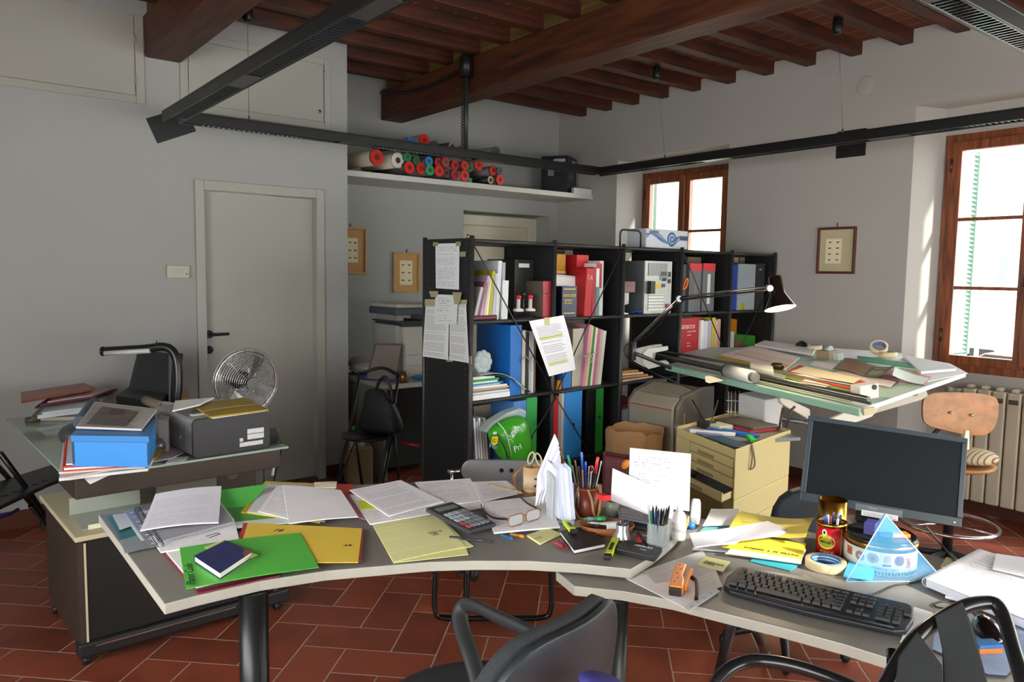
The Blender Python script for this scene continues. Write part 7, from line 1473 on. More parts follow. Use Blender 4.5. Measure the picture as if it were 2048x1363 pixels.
pf_ = obj('portrait_frame', cylpatch(G(), va+.2, .30, .028, .066, RT+.0006), M('D2CDB8', .4), t); obj('portrait', cylpatch(G(), va+.2, .20, .040, .062, RT+.0010), M('B09a7c', .5, var=.3, vs=120), pf_); obj('portrait_text', cylpatch(G(), va+.2, .24, .030, .037, RT+.0010), M('6a6058', .5, var=.5, vs=200), pf_)
curved('MADELEINES', va-.20, .0195, .009, M('4a463c', .5), RT+.001, t, .075); 
g = G()
for k in range(30): a = va-1.35+k*.09; g.tube([p+Vector(((RT+.001)*math.cos(a+.03*math.sin(j)), (RT+.001)*math.sin(a+.03*math.sin(j)), .010+.005*math.sin(j*1.3+k))) for j in range(5)], .0009, 4)
obj('scroll_ornament', g, M('2c2f34', .5), t)
obj('blue_box', G().box(p+Vector((.0, -.02, .094+.014)), (.055, .035, .024), rz=.25), M('2f6fc0', .45), label='small bright blue box lying on the biscuit tin lid', cat='box', bevel=.002)
obj('orange_box', G().box(p+Vector((.015, -.04, .094+.006)), (.03, .06, .010), rz=.9), M('D98a2c', .5), label='small orange packet beside the blue box on the tin', cat='box')
obj('purple_card', G().box(p+Vector((-.02, .02, .094+.018)), (.05, .03, .034), rz=.25), M('3c3a7a', .5), label='purple card behind the blue box on the tin', cat='card', bevel=.001)
# acrylic pyramid
A_ = [V3(Z(*q, z2)) for q in ((1694, 1152), (1888, 1160), (1835, 1118))]; A_.append(A_[0]+A_[2]-A_[1]+Vector((.06, -.02, 0)))
fb = [V3(Z(1692, 1162, z2)), V3(Z(1890, 1162, z2))]; mid = (fb[0]+fb[1])/2; bkd = Vector((.61, .79, 0)).normalized(); wpy = (fb[1]-fb[0]).length
ap = V3(PD(1772, 1029, float(np.dot(np.array(mid-bkd*.004)-CAM, _f))))
blu = M('5FB0E0', .05, var=0, alpha=.18); 
t = thing('acrylic_pyramid', 'translucent blue acrylic pyramid card holder in front of the biscuit tin', 'pyramid', tuple(mid))
obj('front_face', G().prism([fb[0], fb[1], ap], bkd*.004), blu, t)
obj('apex_block', G().prism([ap+(fb[0]-ap)*.26, ap+(fb[1]-ap)*.26, ap], bkd*.012), M('5FA0D0', .05, var=0, alpha=.5), t)
for q in fb: obj('edge', G().tube([q, ap], .0014, 6), M('C9E4F4', .1, var=0), t)
obj('base_edge', G().tube(fb, .0014, 6), M('A9D4EC', .1, var=0), t)
t = thing('blue_sticky_pad', 'pad of sky-blue sticky notes curling beside the masking tape', 'note pad', tuple(V3(Z(1715, 1146, z2))))
obj('pad', G().sheet([V3(Z(*q, z2+.002)) for q in ((1688, 1154), (1744, 1162), (1750, 1143), (1697, 1136))], .008, 6), M('4FB4DC', .6, var=.02), t)
obj('lifted_note', G().sheet([V3(Z(*q, z2+.0102)) for q in ((1686, 1152), (1743, 1160), (1750, 1138), (1697, 1129))], .0008, 8, curl=lambda u, v: .010*v), M('5ABCE2', .6, var=.02), t)
# monitor
q_ = (2.476, 1.185, .777, .716, .273, -.103, .5); a1 = Vector((math.sin(q_[3]), -math.cos(q_[3]), 0)); nn = Vector((-math.cos(q_[3]), -math.sin(q_[3]), 0)); uv_ = Vector((0, 0, 1))*math.cos(q_[4])-nn*math.sin(q_[4])
a2 = a1*math.cos(q_[5])+uv_*math.sin(q_[5]); u2 = -a1*math.sin(q_[5])+uv_*math.cos(q_[5]); n2 = a2.cross(u2); MW, MH = .5, .29
F = frame(Vector(q_[:3]), a2, u2)
t = thing('computer_monitor', 'black widescreen computer monitor tilted on the lower desk', 'monitor', (q_[0]+.03, q_[1]+.02, z2)); bz = M('2E3A42', .35, var=.03)
g = G().bx(-MW/2, MW/2, 0, .030, -.012, 0).bx(-MW/2, MW/2, MH-.016, MH, -.012, 0).bx(-MW/2, -MW/2+.016, .030, MH-.016, -.012, 0).bx(MW/2-.016, MW/2, .030, MH-.016, -.012, 0).t(F); obj('bezel', g, bz, t, bevel=.002)
obj('screen', G().bx(-MW/2+.016, MW/2-.016, .030, MH-.016, -.010, -.004).t(F), M('0B1216', .5, var=.02, ior=1.25), t)
obj('rear_cover', G().prism([F @ Vector(q) for q in ((-MW/2+.004, .004, -.012), (MW/2-.004, .004, -.012), (MW/2-.004, MH-.004, -.012), (-MW/2+.004, MH-.004, -.012))], n2*-.03), M('23282c', .4), t, bevel=.008)
obj('power_light', G().ell(F @ Vector((MW/2-.022, .013, .0005)), (.003, .003, .002), seg=10, rings=6), M('FFB020', .3, emit=3), t)
cc = F @ Vector((-.02, .02, -.035)); bs_ = Vector((cc.x+.015, cc.y+.015, z2))
obj('neck', G().prism([bs_+Vector((-.02, .03, .01)), bs_+Vector((.02, -.03, .01)), bs_+Vector((.035, -.02, .01)), bs_+Vector((-.005, .04, .01))], max(.03, cc.z-z2+.05)), BLK, t, bevel=.003)
obj('stand_base', G().lathe([(.001, 0), (.09, 0), (.09, .008), (.05, .012), (.001, .014)], seg=40).t(Matrix.Translation(bs_)), BLK, t)
text('Acer', F @ Matrix.Translation((-.035, .010, .001)), .014, M('8d979c', .3, .6), t)
obj('paper_label', G().bx(-.055, .058, -.014, .004, .0012, .0022).t(F), printed('DDE0E4', '3c3f48', 4, .7, .03, top=.97), t); obj('clear_tape', G().bx(-.075, .07, .0, .022, .0005, .0012).t(F), M('8a979c', .1, alpha=.5), t)
for o in t.children:
    if o.name.startswith('paper_label'):
        me = o.data; ul = me.uv_layers.new(name='UVMap')
        for lp in me.loops: c = me.vertices[lp.vertex_index].co; lx = c.dot(a2); ly = c.dot(u2); ul.data[lp.index].uv = ((lx+.0565)/.113, (ly+.0)/.018)
obj('monitor_cable', G().tube(smooth([V3(PD(1850, 1050, 2.35)), V3(PD(1880, 1085, 2.38)), V3(Z(1912, 1122, z2+.004)), V3(Z(1925, 1135, z2+.004))]), .003, 8), M('3c3f40', .4), label='thin cable running from behind the monitor to the notebook', cat='cable')
# notebooks, mouse
sheetpx('yellow_card', ((1880, 1134), (1912, 1140), (1925, 1122), (1893, 1114)), z2, .002, M('C9C48C', .6), 'pale yellow card behind the spiral-bound report', 'card')
zn = z2
A4('loose_sheets', ((1890, 1196), (2040, 1236), (2060, 1200), (1920, 1150)), zn, 'loose white sheets under the spiral-bound report', th=.006)
t = thing('spiral_report', 'thick white spiral-bound report at the right edge of the lower desk', 'report', tuple(V3(Z(1960, 1160, zn+.008))))
fq = [V3(Z(*q, zn+.007)) for q in ((1852, 1172), (2062, 1262), (2120, 1165), (1962, 1112))]
obj('pages', G().prism(fq, .020), M('D9DCE8', .7, var=.03), t)
obj('top_page', G().sheet([p_+Vector((0, 0, .0203)) for p_ in fq], .0012, 8, curl=lambda u, v: .003*u), printed('ECECF0', '7a7c88', 30, .5, .12, top=.9), t)
g = G(); ca_, cb_ = fq[0]+Vector((0, 0, .010)), fq[3]+Vector((0, 0, .010)); dr = (cb_-ca_).normalized(); sv = dr.cross(Vector((0, 0, 1)))
for k in range(30): c = ca_+(cb_-ca_)*(k+.5)/30; g.tube(arc(c, .013, 0, 360, 12, sv, (0, 0, 1)), .0016, 5)
obj('plastic_coil', g, M('C4C7CC', .3), t)
obj('open_page', G().sheet([V3(Z(*q, zn+.032)) for q in ((1985, 1140), (2090, 1165), (2130, 1130), (1992, 1108))], .002, 8, wob=.006), M('EDEDF2', .7), label='second white sheet lying on the spiral-bound report', cat='paper')
t = thing('mouse_pad', 'pale blue mouse pad with a cloudy picture at the right corner of the lower desk', 'mouse pad', tuple(V3(Z(1960, 1310, z2))))
mpp = [(1868, 1272), (1905, 1250), (2030, 1252), (2090, 1290), (2035, 1330), (2012, 1353), (1975, 1350), (1865, 1300)]
obj('pad', G().prism([V3(Z(*q, z2)) for q in mpp], .003, mi=1, top=0), [M('9DB4D8', .6, var=.25, vs=14), M('2a2c30', .6)], t)
p = V3(Z(1975, 1266, z2+.003)); md = (V3(Z(1998, 1285, z2))-V3(Z(1950, 1235, z2))).normalized(); Fm = frame(p, md, Vector((0, 0, 1)).cross(md))
t = thing('computer_mouse', 'glossy black computer mouse on the pale blue mouse pad', 'mouse', tuple(p))
g = G().ell((0, 0, .0), (.055, .031, .034), seg=28, rings=16); g.v = [Vector((q.x, q.y, max(0, q.z)*(1-.25*q.x/.055))) for q in g.v]; g.t(Fm); obj('shell', g, M('0d0e10', .12, coat=.6), t)
obj('wheel', G().ell(Fm @ Vector((-.03, 0, .028)), (.010, .004, .006), seg=12, rings=8), M('55585a', .4), t)
obj('mouse_cable', G().tube(smooth([Fm @ Vector((-.055, 0, .01)), V3(Z(1935, 1215, z2+.003)), V3(Z(1895, 1216, z2+.003)), V3(Z(1870, 1212, z2+.003)), V3(Z(1875, 1204, z2+.003)), V3(Z(1900, 1202, z2+.003)), V3(Z(1930, 1207, z2+.003))]), .0022, 8), BLK, t)
p = V3(Z(1972, 1300, z2+.003)); t = thing('sponge_eraser', 'blue and orange sponge block lying in front of the mouse', 'eraser', tuple(p)); Fr = Matrix.Translation(p) @ Matrix.Rotation(-.55, 4, 'Z')
obj('blue_top', G().bx(-.028, .028, -.016, .016, .012, .020).t(Fr), M('1f6fb4', .6, var=.2, vs=90), t, bevel=.002); obj('orange_base', G().bx(-.028, .028, -.016, .016, 0, .012).t(Fr), M('C4702c', .7, var=.2, vs=90), t, bevel=.002)
# ================================================================ right side: drafting table with its machine
FL, FR_, BR_ = V3(Z(1335, 728, .985)), V3(Z(1724, 816, .985)), V3(Z(1932, 745, 1.075)); BL = FL+BR_-FR_; bu = (FR_-FL).normalized(); bn = bu.cross(BR_-FR_).normalized()
if bn.z < 0: bn = -bn
BW = (FR_-FL).length
bv = bn.cross(bu); BD = (BR_-FR_).dot(bv)
def bp(x, y, h=0.): return V3(PP(x, y, FL+bn*h, bn))
def bsheet(name, px, h, th, mat, label, cat, group=None, wob=0., curl=None, parent=None): return obj(name, G().sheet([bp(x, y, h) for x, y in px], th, 10, curl=curl, wob=wob), mat, parent, label=label, cat=cat, group=group)
t = thing('drafting_table', 'pale green drafting table on a white pedestal, strewn with drawings', 'drafting table', tuple((FL+BR_)/2-Vector((0, 0, .99))))
grn = M('B4CCBC', .5, var=.04); cr = M('CFCBBB', .45)
obj('board', G().prism([FL, FR_, BR_, BL], bn*-.022, mi=0, sidemi=1), [grn, M('D5D5CC', .5)], t, bevel=.002)
obj('front_strip', G().prism([FL-bv*.006, FR_-bv*.006, FR_-bv*.006-bn*.035, FL-bv*.006-bn*.035], bv*-.012), M('98C4B0', .4), t, bevel=.002)
obj('strip_end', G().prism([FR_-bu*.0, FR_+bv*.06, FR_+bv*.06-bn*.03, FR_-bn*.03], bu*.012), M('B9AC8c', .5), t)
pc = V3(Z(1520, 830, .0)); pp_ = (FL+FR_)/2+bv*.36; px_ = PD(1520, 812, float(np.dot(np.array(pp_)-CAM, _f))); pp_ = Vector((px_[0], px_[1], 0))
obj('pedestal', G().prism([pp_+bu*-.12-bv*.06, pp_+bu*.12-bv*.06, pp_+bu*.12+bv*.06, pp_+bu*-.12+bv*.06], .90), M('C9CBCB', .4), t, bevel=.01)
obj('base_plate', G().box(pp_+Vector((0, 0, .02)), (.7, .5, .04)), M('3a3c3e', .5), t, bevel=.01)
Fl = frame(pp_+bu*.0-bv*.063+Vector((0, 0, .60)), bu, (0, 0, 1)); obj('maker_label', G().bx(-.05, .05, -.03, .03, 0, .003).t(Fl), M('1c1e20', .4), t); text('tecno', Fl @ Matrix.Translation((-.02, .0, .004)), .022, M('B9BCC0', .4), t)
for s_ in (.17, .62):
    o_ = FL+bu*BW*s_ if False else pp_+bu*(.16 if s_ == .17 else .62)
def side_arm(px, dep): return [V3(PD(x, y, dep)) for x, y in px]
obj('lower_bracket', G().prism(side_arm(((1552, 795), (1562, 792), (1612, 816), (1614, 838), (1600, 830), (1556, 805)), 3.9), bu*.03), cr, t, bevel=.003)
obj('spring', G().tube([V3(PD(1560+x*.55+0, 836+.1*x+5*math.sin(x*1.6), 3.92+.015*math.cos(x*1.6))) for x in range(100)], .0025, 5), STEEL, t)
obj('right_bracket', G().prism(side_arm(((1650, 838), (1735, 800), (1752, 800), (1752, 815), (1738, 832), (1700, 845), (1660, 848)), 3.75), bu*.02), cr, t, bevel=.004)
obj('right_lever', G().prism(side_arm(((1740, 808), (1845, 775), (1850, 790), (1838, 798), (1735, 828)), 3.9), bu*.02), M('BDB9A8', .45), t, bevel=.004)
g = G()
for x, y in ((1829, 786), (1739, 812), (1733, 818)): q = V3(PD(x, y, 3.74 if x < 1800 else 3.88)); g.tube([q, q-V3((.61, .79, 0))*.01], .014 if x > 1800 else .006, 12)
obj('bolts', g, M('6a5a48', .4, .5), t, kind='stuff'); obj('pencils_clip', G().tube(side_arm(((1558, 858), (1566, 815)), 3.6), .006, 8), M('3a2c24', .4), t); obj('tension_lever', G().tube(side_arm(((1572, 855), (1584, 818), (1590, 812)), 3.6), .007, 8), M('3a3430', .4), t)
obj('rear_bracket', G().prism(side_arm(((1410, 752), (1440, 762), (1418, 766), (1411, 763)), 4.2), bv*.03), M('CFC9B0', .5), t)
# drafting machine (parallel rule)
t = thing('parallel_rule', 'white and steel parallel drafting rule lying along the drafting table', 'drafting rule', tuple(FL))
h0 = .045
ra, rb_ = bp(1296, 704, h0), bp(1737, 797, h0); rc, rd = bp(1322, 701, h0+.01), bp(1742, 776, h0+.0)
obj('front_rod', G().cyl(ra, rb_, .011, seg=14), M('6f6c66', .3, .8), t); obj('rear_rod', G().cyl(rc, rd, .009, seg=14), M('8f8c84', .3, .8), t)
obj('lower_rod', G().cyl(ra-bn*.022+bv*.01, rb_-bn*.022+bv*.01, .006, seg=10), M('3c3a38', .4, .6), t)
hd = [(1264, 706), (1270, 694), (1318, 688), (1335, 692), (1336, 702), (1330, 730), (1292, 738), (1268, 728)]
dh = float(np.dot(np.array(bp(1300, 715, .03))-CAM, _f))-.08
obj('motor_housing', G().prism([V3(PD(x, y, dh)) for x, y in ((1264, 706), (1270, 696), (1298, 690), (1306, 694), (1290, 704), (1287, 722), (1296, 737), (1284, 733), (1264, 722))], bu*-.02+bv*.10), M('BFBFB8', .45), t, bevel=.01, seg=3)
obj('housing_cheek', G().prism([V3(PD(x, y, dh-.02)) for x, y in ((1287, 704), (1296, 696), (1334, 692), (1335, 700), (1306, 706), (1302, 724), (1330, 720), (1338, 728), (1296, 738), (1286, 726))], bu*-.02+bv*.02), M('DCDCD2', .4), t, bevel=.004)
q0, q1 = bp(1455, 741, h0), bp(1504, 753, h0); obj('slider', G().cyl(q0, q1, .034, seg=28), M('D4D4D0', .35), t); obj('slider_end', G().cyl(q1, bp(1511, 755, h0), .026, seg=24), M('6a6c6c', .4), t); obj('slider_end_ring', G().cyl(bp(1452, 740, h0), q0, .035, seg=28), M('2a2c30', .4), t)
obj('slider_wing', G().prism([bp(1500, 742, .03), bp(1548, 752, .03), bp(1546, 742, .03), bp(1500, 733, .03)], bn*.03), M('DAD8CC', .4), t, bevel=.006)
q0 = bp(1728, 797, .0); obj('end_block', G().prism([q0-bu*.03-bv*.05, q0+bu*.03-bv*.05, q0+bu*.03+bv*.06, q0-bu*.03+bv*.06], bn*.07), M('D2D2C8', .4), t, bevel=.005)
obj('end_dial', G().cyl(q0+bu*.031+bn*.055+bv*.03, q0+bu*.036+bn*.055+bv*.03, .012, seg=16), BLK, t)
obj('scale_rule', G().prism([bp(1352, 727, .003), bp(1700, 803, .003), bp(1706, 797, .003), bp(1362, 723, .003)], bn*.004), M('A9A898', .4), t)
# things on the board
bs = bsheet
sets = [('drawing_sheet', ((1345, 722), (1480, 726), (1500, 694), (1380, 696)), 0, .002, 'B9C9BC', 'pale green drawing sheet at the left end of the drafting table'),
 ('yellow_folder', ((1432, 714), (1560, 745), (1572, 738), (1445, 706)), .002, .004, 'D9B83c', 'yellow folder under the pink sheets on the drafting table'),
 ('pink_sheets', ((1440, 710), (1570, 740), (1600, 716), (1510, 693)), .006, .006, 'F6E4DA', 'pale pink sheets on the drafting table, in the lamp light'),
 ('cream_sheet', ((1470, 706), (1580, 732), (1590, 722), (1490, 700)), .013, .003, 'EAD2BC', 'cream sheet on top of the pink sheets'),
 ('drawing_pad', ((1510, 692), (1625, 712), (1632, 700), (1530, 684)), .006, .016, 'E8E5DE', 'grey-white drawing pad at the back of the drafting table'),
 ('white_drawings', ((1650, 716), (1840, 742), (1800, 706), (1640, 695)), .001, .004, 'ECEEF2', 'white tracing sheets at the back right of the drafting table'),
 ('white_drawings', ((1620, 730), (1700, 745), (1720, 735), (1630, 722)), .001, .003, 'E0DAD8', 'white sheet in the middle of the drafting table'),
 ('red_folder', ((1565, 748), (1726, 784), (1740, 768), (1600, 732)), .004, .008, 'C4482f', 'red folder with cream sheets near the right end block'),
 ('cream_papers', ((1582, 743), (1700, 770), (1722, 758), (1610, 733)), .013, .003, 'F2E4B8', 'cream papers lying on the red folder'),
 ('striped_booklets', ((1570, 756), (1720, 796), (1728, 788), (1575, 750)), .002, .003, '7a8a3c', 'green-edged booklets under the red folder'),
 ('pink_folder', ((1720, 748), (1850, 770), (1862, 754), (1770, 738)), .004, .004, 'D98A9c', 'pink folder under the white papers on the right of the board'),
 ('white_stack', ((1850, 765), (1935, 747), (1900, 728), (1812, 712)), .001, .004, 'E4E6EA', 'lower white sheets at the right corner of the board'),
 ('white_stack', ((1842, 748), (1912, 742), (1880, 728), (1806, 716)), .006, .016, 'D9DBE0', 'thick white stapled stack at the right corner of the board'),
 ('white_document', ((1665, 748), (1780, 775), (1792, 764), (1690, 738)), .005, .004, 'E9DCDA', 'white document under the magazine on the board'),
 ('grey_card', ((1600, 765), (1648, 776), (1660, 770), (1610, 758)), .014, .001, 'D8D0B8', 'small cream card on the red folder')]
for nm, px, h, th, c, lab in sets: bsheet(nm, px, h, th*.9, M(c, .7, var=.04), lab, 'paper' if 'folder' not in nm else 'folder', wob=.001)
bsheet('green_folder', ((1718, 722), (1838, 738), (1830, 728), (1715, 712)), .006, .004, M('3FA07c', .45), 'bright green folder at the back of the board', 'folder')
t_ = thing('magazine', 'open magazine with brown picture and green page curling on the board', 'magazine', tuple(bp(1730, 745, .01)))
obj('left_page', G().sheet([bp(1665, 738, .012), bp(1725, 752, .012), bp(1745, 732, .012), bp(1690, 716, .012)], .003, 10, curl=lambda u, v: .012*math.sin(math.pi*u)), M('7a5a3c', .4, var=.5, vs=22), t_)
obj('right_page', G().sheet([bp(1725, 752, .012), bp(1772, 762, .012), bp(1790, 745, .012), bp(1745, 732, .012)], .003, 10, curl=lambda u, v: .035*u*u), printed('4c5238', 'C9CDB4', 7, .6, .15), t_)
bsheet('curled_sheet', ((1785, 762), (1845, 768), (1858, 756), (1790, 745)), .01, .002, M('C9DAD2', .5), 'pale curled sheet right of the magazine', 'sheet', curl=lambda u, v: .03*(1-u)**2)
p = bp(1555, 740, .002); t_ = thing('desk_weight', 'round black inkwell-like weight beside the drafting rule', 'weight', tuple(p)); obj('body', G().lathe([(.001, 0), (.032, 0), (.036, .02), (.036, .036), (.028, .042), (.001, .044)], seg=28).t(Matrix.Translation(p)), M('1a1512', .2, coat=.6), t_); obj('cap_ring', G().lathe([(.037, .026), (.038, .034), (.036, .036)], seg=28).t(Matrix.Translation(p)), M('6a5030', .3, .7), t_)
def rollat(px, h, r, hh, label, tilt=None, c='D9C9A4'):
    p = bp(*px, h); t_ = thing('tape_roll', label, 'tape', tuple(p)); Mx = Matrix.Translation(p) @ (tilt or Matrix.Identity(4))
    obj('tape', G().lathe([(r*.74, 0), (r, 0), (r, hh), (r*.74, hh), (r*.74, 0)], seg=32).t(Mx), M(c, .5), t_); obj('core', G().lathe([(r*.68, .001), (r*.735, .001), (r*.735, hh+.0005), (r*.68, hh+.0005), (r*.68, .001)], seg=32).t(Mx), M('5a6a9c', .5, var=.3, vs=80), t_)
rollat((1629, 702), .002, .045, .04, 'cream tape roll standing at the back of the board by the black tape cutter')
rollat((1775, 715), .002, .05, .035, 'cream tape roll lying flat beneath the tilted one', c='D6C79c')
rollat((1757, 698), .045, .05, .032, 'cream tape roll tilted on top of another roll', tilt=Matrix.Rotation(math.radians(-38), 4, 'Y') @ Matrix.Rotation(math.radians(20), 4, 'X'))
p = bp(1600, 698, .001); obj('tape_cutter', G().prism([p+bu*x*.9+Vector((0, 0, z)) for x, z in ((-.07, 0), (.06, 0), (.07, .012), (.03, .045), (-.01, .055), (-.05, .035))], bv*.03), BLKG, label='black tape cutter at the back of the board', cat='tape dispenser', bevel=.006, seg=3)
p = bp(1655, 716, .001); t_ = thing('cardboard_carton', 'small open cardboard carton with a roll inside, middle of the board', 'carton', tuple(p))
dx2 = bu*.11; dy2 = bv*.07; obj('carton', G().prism([p-dx2*.5-dy2*.5, p+dx2*.5-dy2*.5, p+dx2*.5+dy2*.5, p-dx2*.5+dy2*.5], bn*.05), M('A8927a', .7), t_, bevel=.002); obj('roll', G().cyl(p+bn*.06-bu*.02, p+bn*.06+bu*.03, .02, seg=20), M('A9B4B4', .3, .3), t_)
obj('glass_prism', G().prism([p+bu*.07-bv*.02, p+bu*.11-bv*.02, p+bu*.11+bv*.02, p+bu*.07+bv*.02], bn*.045), M('C9D6D4', .05, alpha=.5), label='clear plastic block right of the cardboard carton', cat='block')
# architect lamp
dl = 4.5
base = V3(PD(1268, 700, dl)); el = V3(PD(1358, 597, dl-.35)); tip = V3(PD(1538, 576, dl-.75))
t = thing('architect_lamp', 'black and chrome articulated lamp, switched on, clamped to the drafting table', 'lamp', tuple(base))
obj('clamp', G().cyl(base-Vector((0, 0, .06)), base+Vector((0, 0, .05)), .014, seg=12).tube([base-Vector((0, 0, .02)), base-Vector((0, 0, .02))+bu*.05, FL+bu*.04-bn*.03+bv*.02], .012, 8), M('55585a', .4, .5), t)
for k in (-1, 1): obj('lower_arm', G().cyl(base+Vector((0, 0, .05))+bv*.008*k, el+bv*.008*k, .0055, seg=8), CHR, t)
for k in (-1, 1): obj('upper_arm', G().cyl(el+Vector((0, 0, .008*k)), tip+Vector((0, 0, .008*k)), .0055, seg=8), M('9a9384', .25, .9), t)
jd = V3((-.61, -.79, 0)); obj('elbow_joint', G().tube([el-jd*.018, el+jd*.018], .017, 20), M('8d8f90', .35, .9), t); obj('elbow_cover', G().tube([el+V3((0, 0, -.012)), el+(base-el)*.12], [.014, .010], 10), BLK, t); obj('elbow_cover', G().tube([el, el+(tip-el)*.12], [.014, .010], 10), BLK, t); obj('head_joint', G().tube([tip-jd*.018, tip+jd*.018], .016, 20), M('8d8f90', .35, .9), t)
dt = dl-.75; hc_ = V3(PD(1553, 580, dt)); Mh = Matrix.Translation(V3(PD(1561, 617, dt))) @ Matrix.Rotation(math.radians(-7), 4, V3((.61, .79, 0))) @ Matrix.Rotation(math.radians(-17), 4, V3((.79, -.61, 0)))
k_ = dt/FOC
sh = obj('shade', G().lathe([(31*k_, 0), (30.5*k_, 2*k_), (15*k_, 30*k_), (13*k_, 66*k_), (11.5*k_, 67*k_), (.001, 66*k_), (.001, 65*k_), (11*k_, 65*k_), (14*k_, 30*k_), (29.5*k_, 2*k_), (31*k_, 0)], seg=40).t(Mh), M('16120f', .22, var=.02, coat=.5), t)
obj('shade_lining', G().lathe([(29.8*k_, 1*k_), (28*k_, 3*k_), (12.5*k_, 30*k_), (9*k_, 55*k_)], seg=40, cap=False).t(Mh), M('EDE6D8', .5), sh)
obj('bulb', G().ell((0, 0, 24*k_), (9*k_, 9*k_, 10*k_), seg=20, rings=12).t(Mh), M('FFC890', .4, var=0, emit=8), t)
for zz in (50, 44): obj('vent_slot', G().lathe([(13.4*k_, zz*k_), (13.5*k_, (zz+2)*k_)], seg=10).t(Mh), M('C9C0B4', .3, .5), sh)
ld = bpy.data.lights.new('bulb_light', 'POINT'); ld.energy = 7; ld.color = (1, .80, .55); ld.shadow_soft_size = .02
lo = bpy.data.objects.new('bulb_light', ld); COL.objects.link(lo); lo.matrix_world = Mh @ Matrix.Translation((0, 0, 7*k_))
obj('power_cord', G().tube(smooth([tip-Vector((0, 0, .01)), V3(PD(1440, 590, dt+.2)), el-Vector((0, 0, .02)), V3(PD(1300, 668, dl-.1)), V3(PD(1252, 690, dl)), V3(PD(1255, 715, dl)), V3(PD(1285, 735, dl-.1)), V3(PD(1330, 755, dl-.2)), V3(PD(1385, 778, dl-.1))]), .004, 8), BLK, t)
# ---- ocher drawer unit
zc = .78; c0, c1, c2 = V3(Z(1353, 853, zc)), V3(Z(1472, 899, zc)), V3(Z(1582, 859, zc)); c3 = c0+c2-c1; oc = M('C6B681', .45, var=.03)
ex = (c1-c0).normalized(); ey = (c2-c1).normalized(); ez = Vector((0, 0, 1)); hb_ = .235
t = thing('drawer_unit', 'ochre plastic drawer unit with an open drawer beside the drafting table', 'drawer unit', (c1.x, c1.y, 0))
W1_ = (c1-c0).length; W2_ = (c2-c1).length
F = frame(c0-ez*hb_, ex, ey); F = Matrix(F); 
def fo(x, y, z): return c0+ex*x+ey*y+ez*(z-hb_)
def fbx(g, x0, x1, y0, y1, z0, z1, mi=0): return g.add([fo(x, y, z) for x in (x0, x1) for y in (y0, y1) for z in (z0, z1)], [(0, 1, 3, 2), (4, 6, 7, 5), (0, 4, 5, 1), (2, 3, 7, 6), (0, 2, 6, 4), (1, 5, 7, 3)], mi)
g = G(); th = .012
fbx(g, W1_-th, W1_, 0, W2_, 0, hb_); fbx(g, 0, th, 0, W2_, 0, hb_); fbx(g, th, W1_-th, W2_-th, W2_, 0, hb_); fbx(g, th, W1_-th, .01, W2_-th, hb_-.045, hb_-.035); fbx(g, 0+th, W1_-th, 0, .012, hb_-.045, hb_-.004); fbx(g, th, W1_-th, .0, W2_-th, 0, .01); fbx(g, th, W1_*.26, 0, .012, .01, hb_-.045)
obj('body', g, oc, t, bevel=.004)
for k in range(4):
    za = .012+k*.045; open_ = .10 if k == 0 else 0
    g = G(); x0_ = W1_*.27; fbx(g, x0_, W1_-th-.002, -open_-.004, -open_+.008, za, za+.042)
    if k == 0:
        fbx(g, x0_, x0_+.006, -open_, W2_*.5, za, za+.032); fbx(g, W1_-th-.01, W1_-th-.004, -open_, W2_*.5, za, za+.032); fbx(g, x0_, W1_-th-.004, -open_, W2_*.5, za, za+.004)
    d_ = obj('drawer', g, oc, t, bevel=.002); obj('drawer_grip', fbx(G(), x0_+.07, x0_+.21, -open_-.006, -open_-.003, za+.006, za+.02), M('8d8058', .5), d_)
obj('drawer_contents', fbx(G(), W1_*.3, W1_*.42, -.08, -.02, .03, .06), M('26282a', .5), label='black camera-like object in the open ochre drawer', cat='device', bevel=.008)
obj('grey_liner', fbx(G(), W1_*.3, W1_-.03, -.085, .2, .018, .026), M('8f979a', .5), label='grey tray lining the open ochre drawer', cat='tray')
g = G(); fbx(g, W1_-.016, W1_, .0, W2_, -.12, 0.0); g2 = fbx(G(), W1_-.016, W1_, W2_*.38, W2_*.92, -(zc-hb_), -.12); 
obj('side_skirt', g, oc, t, bevel=.006); obj('leg_panel', g2, oc, t, bevel=.01)
obj('leg_panel', fbx(G(), 0, .016, .1, W2_*.9, -(zc-hb_), 0), oc, t, bevel=.01); obj('lower_shelf', fbx(G(), .016, W1_-.016, .1, W2_*.9, -.42, -.40), oc, t); obj('back_leg_panel', fbx(G(), .016, W1_-.016, W2_*.9-.016, W2_*.9, -.42, 0), oc, t)
obj('white_bag', G().ell(fo(W1_*.6, W2_*.3, -.30), (.17, .13, .10), seg=20), M('A9AAA8', .4, var=.3, vs=7, bump=.7, bs=14), label='crumpled pale plastic bag under the drawer unit', cat='bag')
obj('wooden_wedge', G().prism([fo(W1_*.5, -.06, -.40), fo(W1_*.95, -.05, -.40), fo(W1_*.95, .08, -.40), fo(W1_*.5, .08, -.40)], .03), M('8a4a20', .5), label='brown wooden board in front of the plastic bag', cat='board')
obj('black_cable', G().tube(smooth([V3(PD(1385, 800, 3.9)), V3(PD(1412, 845, 3.7)), V3(PD(1422, 842, 3.7)), V3(PD(1436, 800, 3.9))]), .004, 6), BLK, label='black cable hanging under the drafting table', cat='cable')
zi = hb_-.034
def onu(name, x0, x1, y0, y1, h0_, h1_, c, label, cat, rz=0): 
    g = G(); cc_ = fo((x0+x1)/2, (y0+y1)/2, zi+(h0_+h1_)/2); a = math.atan2(ex.y, ex.x)+rz; g.box(cc_, (abs(x1-x0), abs(y1-y0), h1_-h0_), rz=a); return obj(name, g, M(c, .45, var=.05) if isinstance(c, str) else c, label=label, cat=cat, bevel=.002)
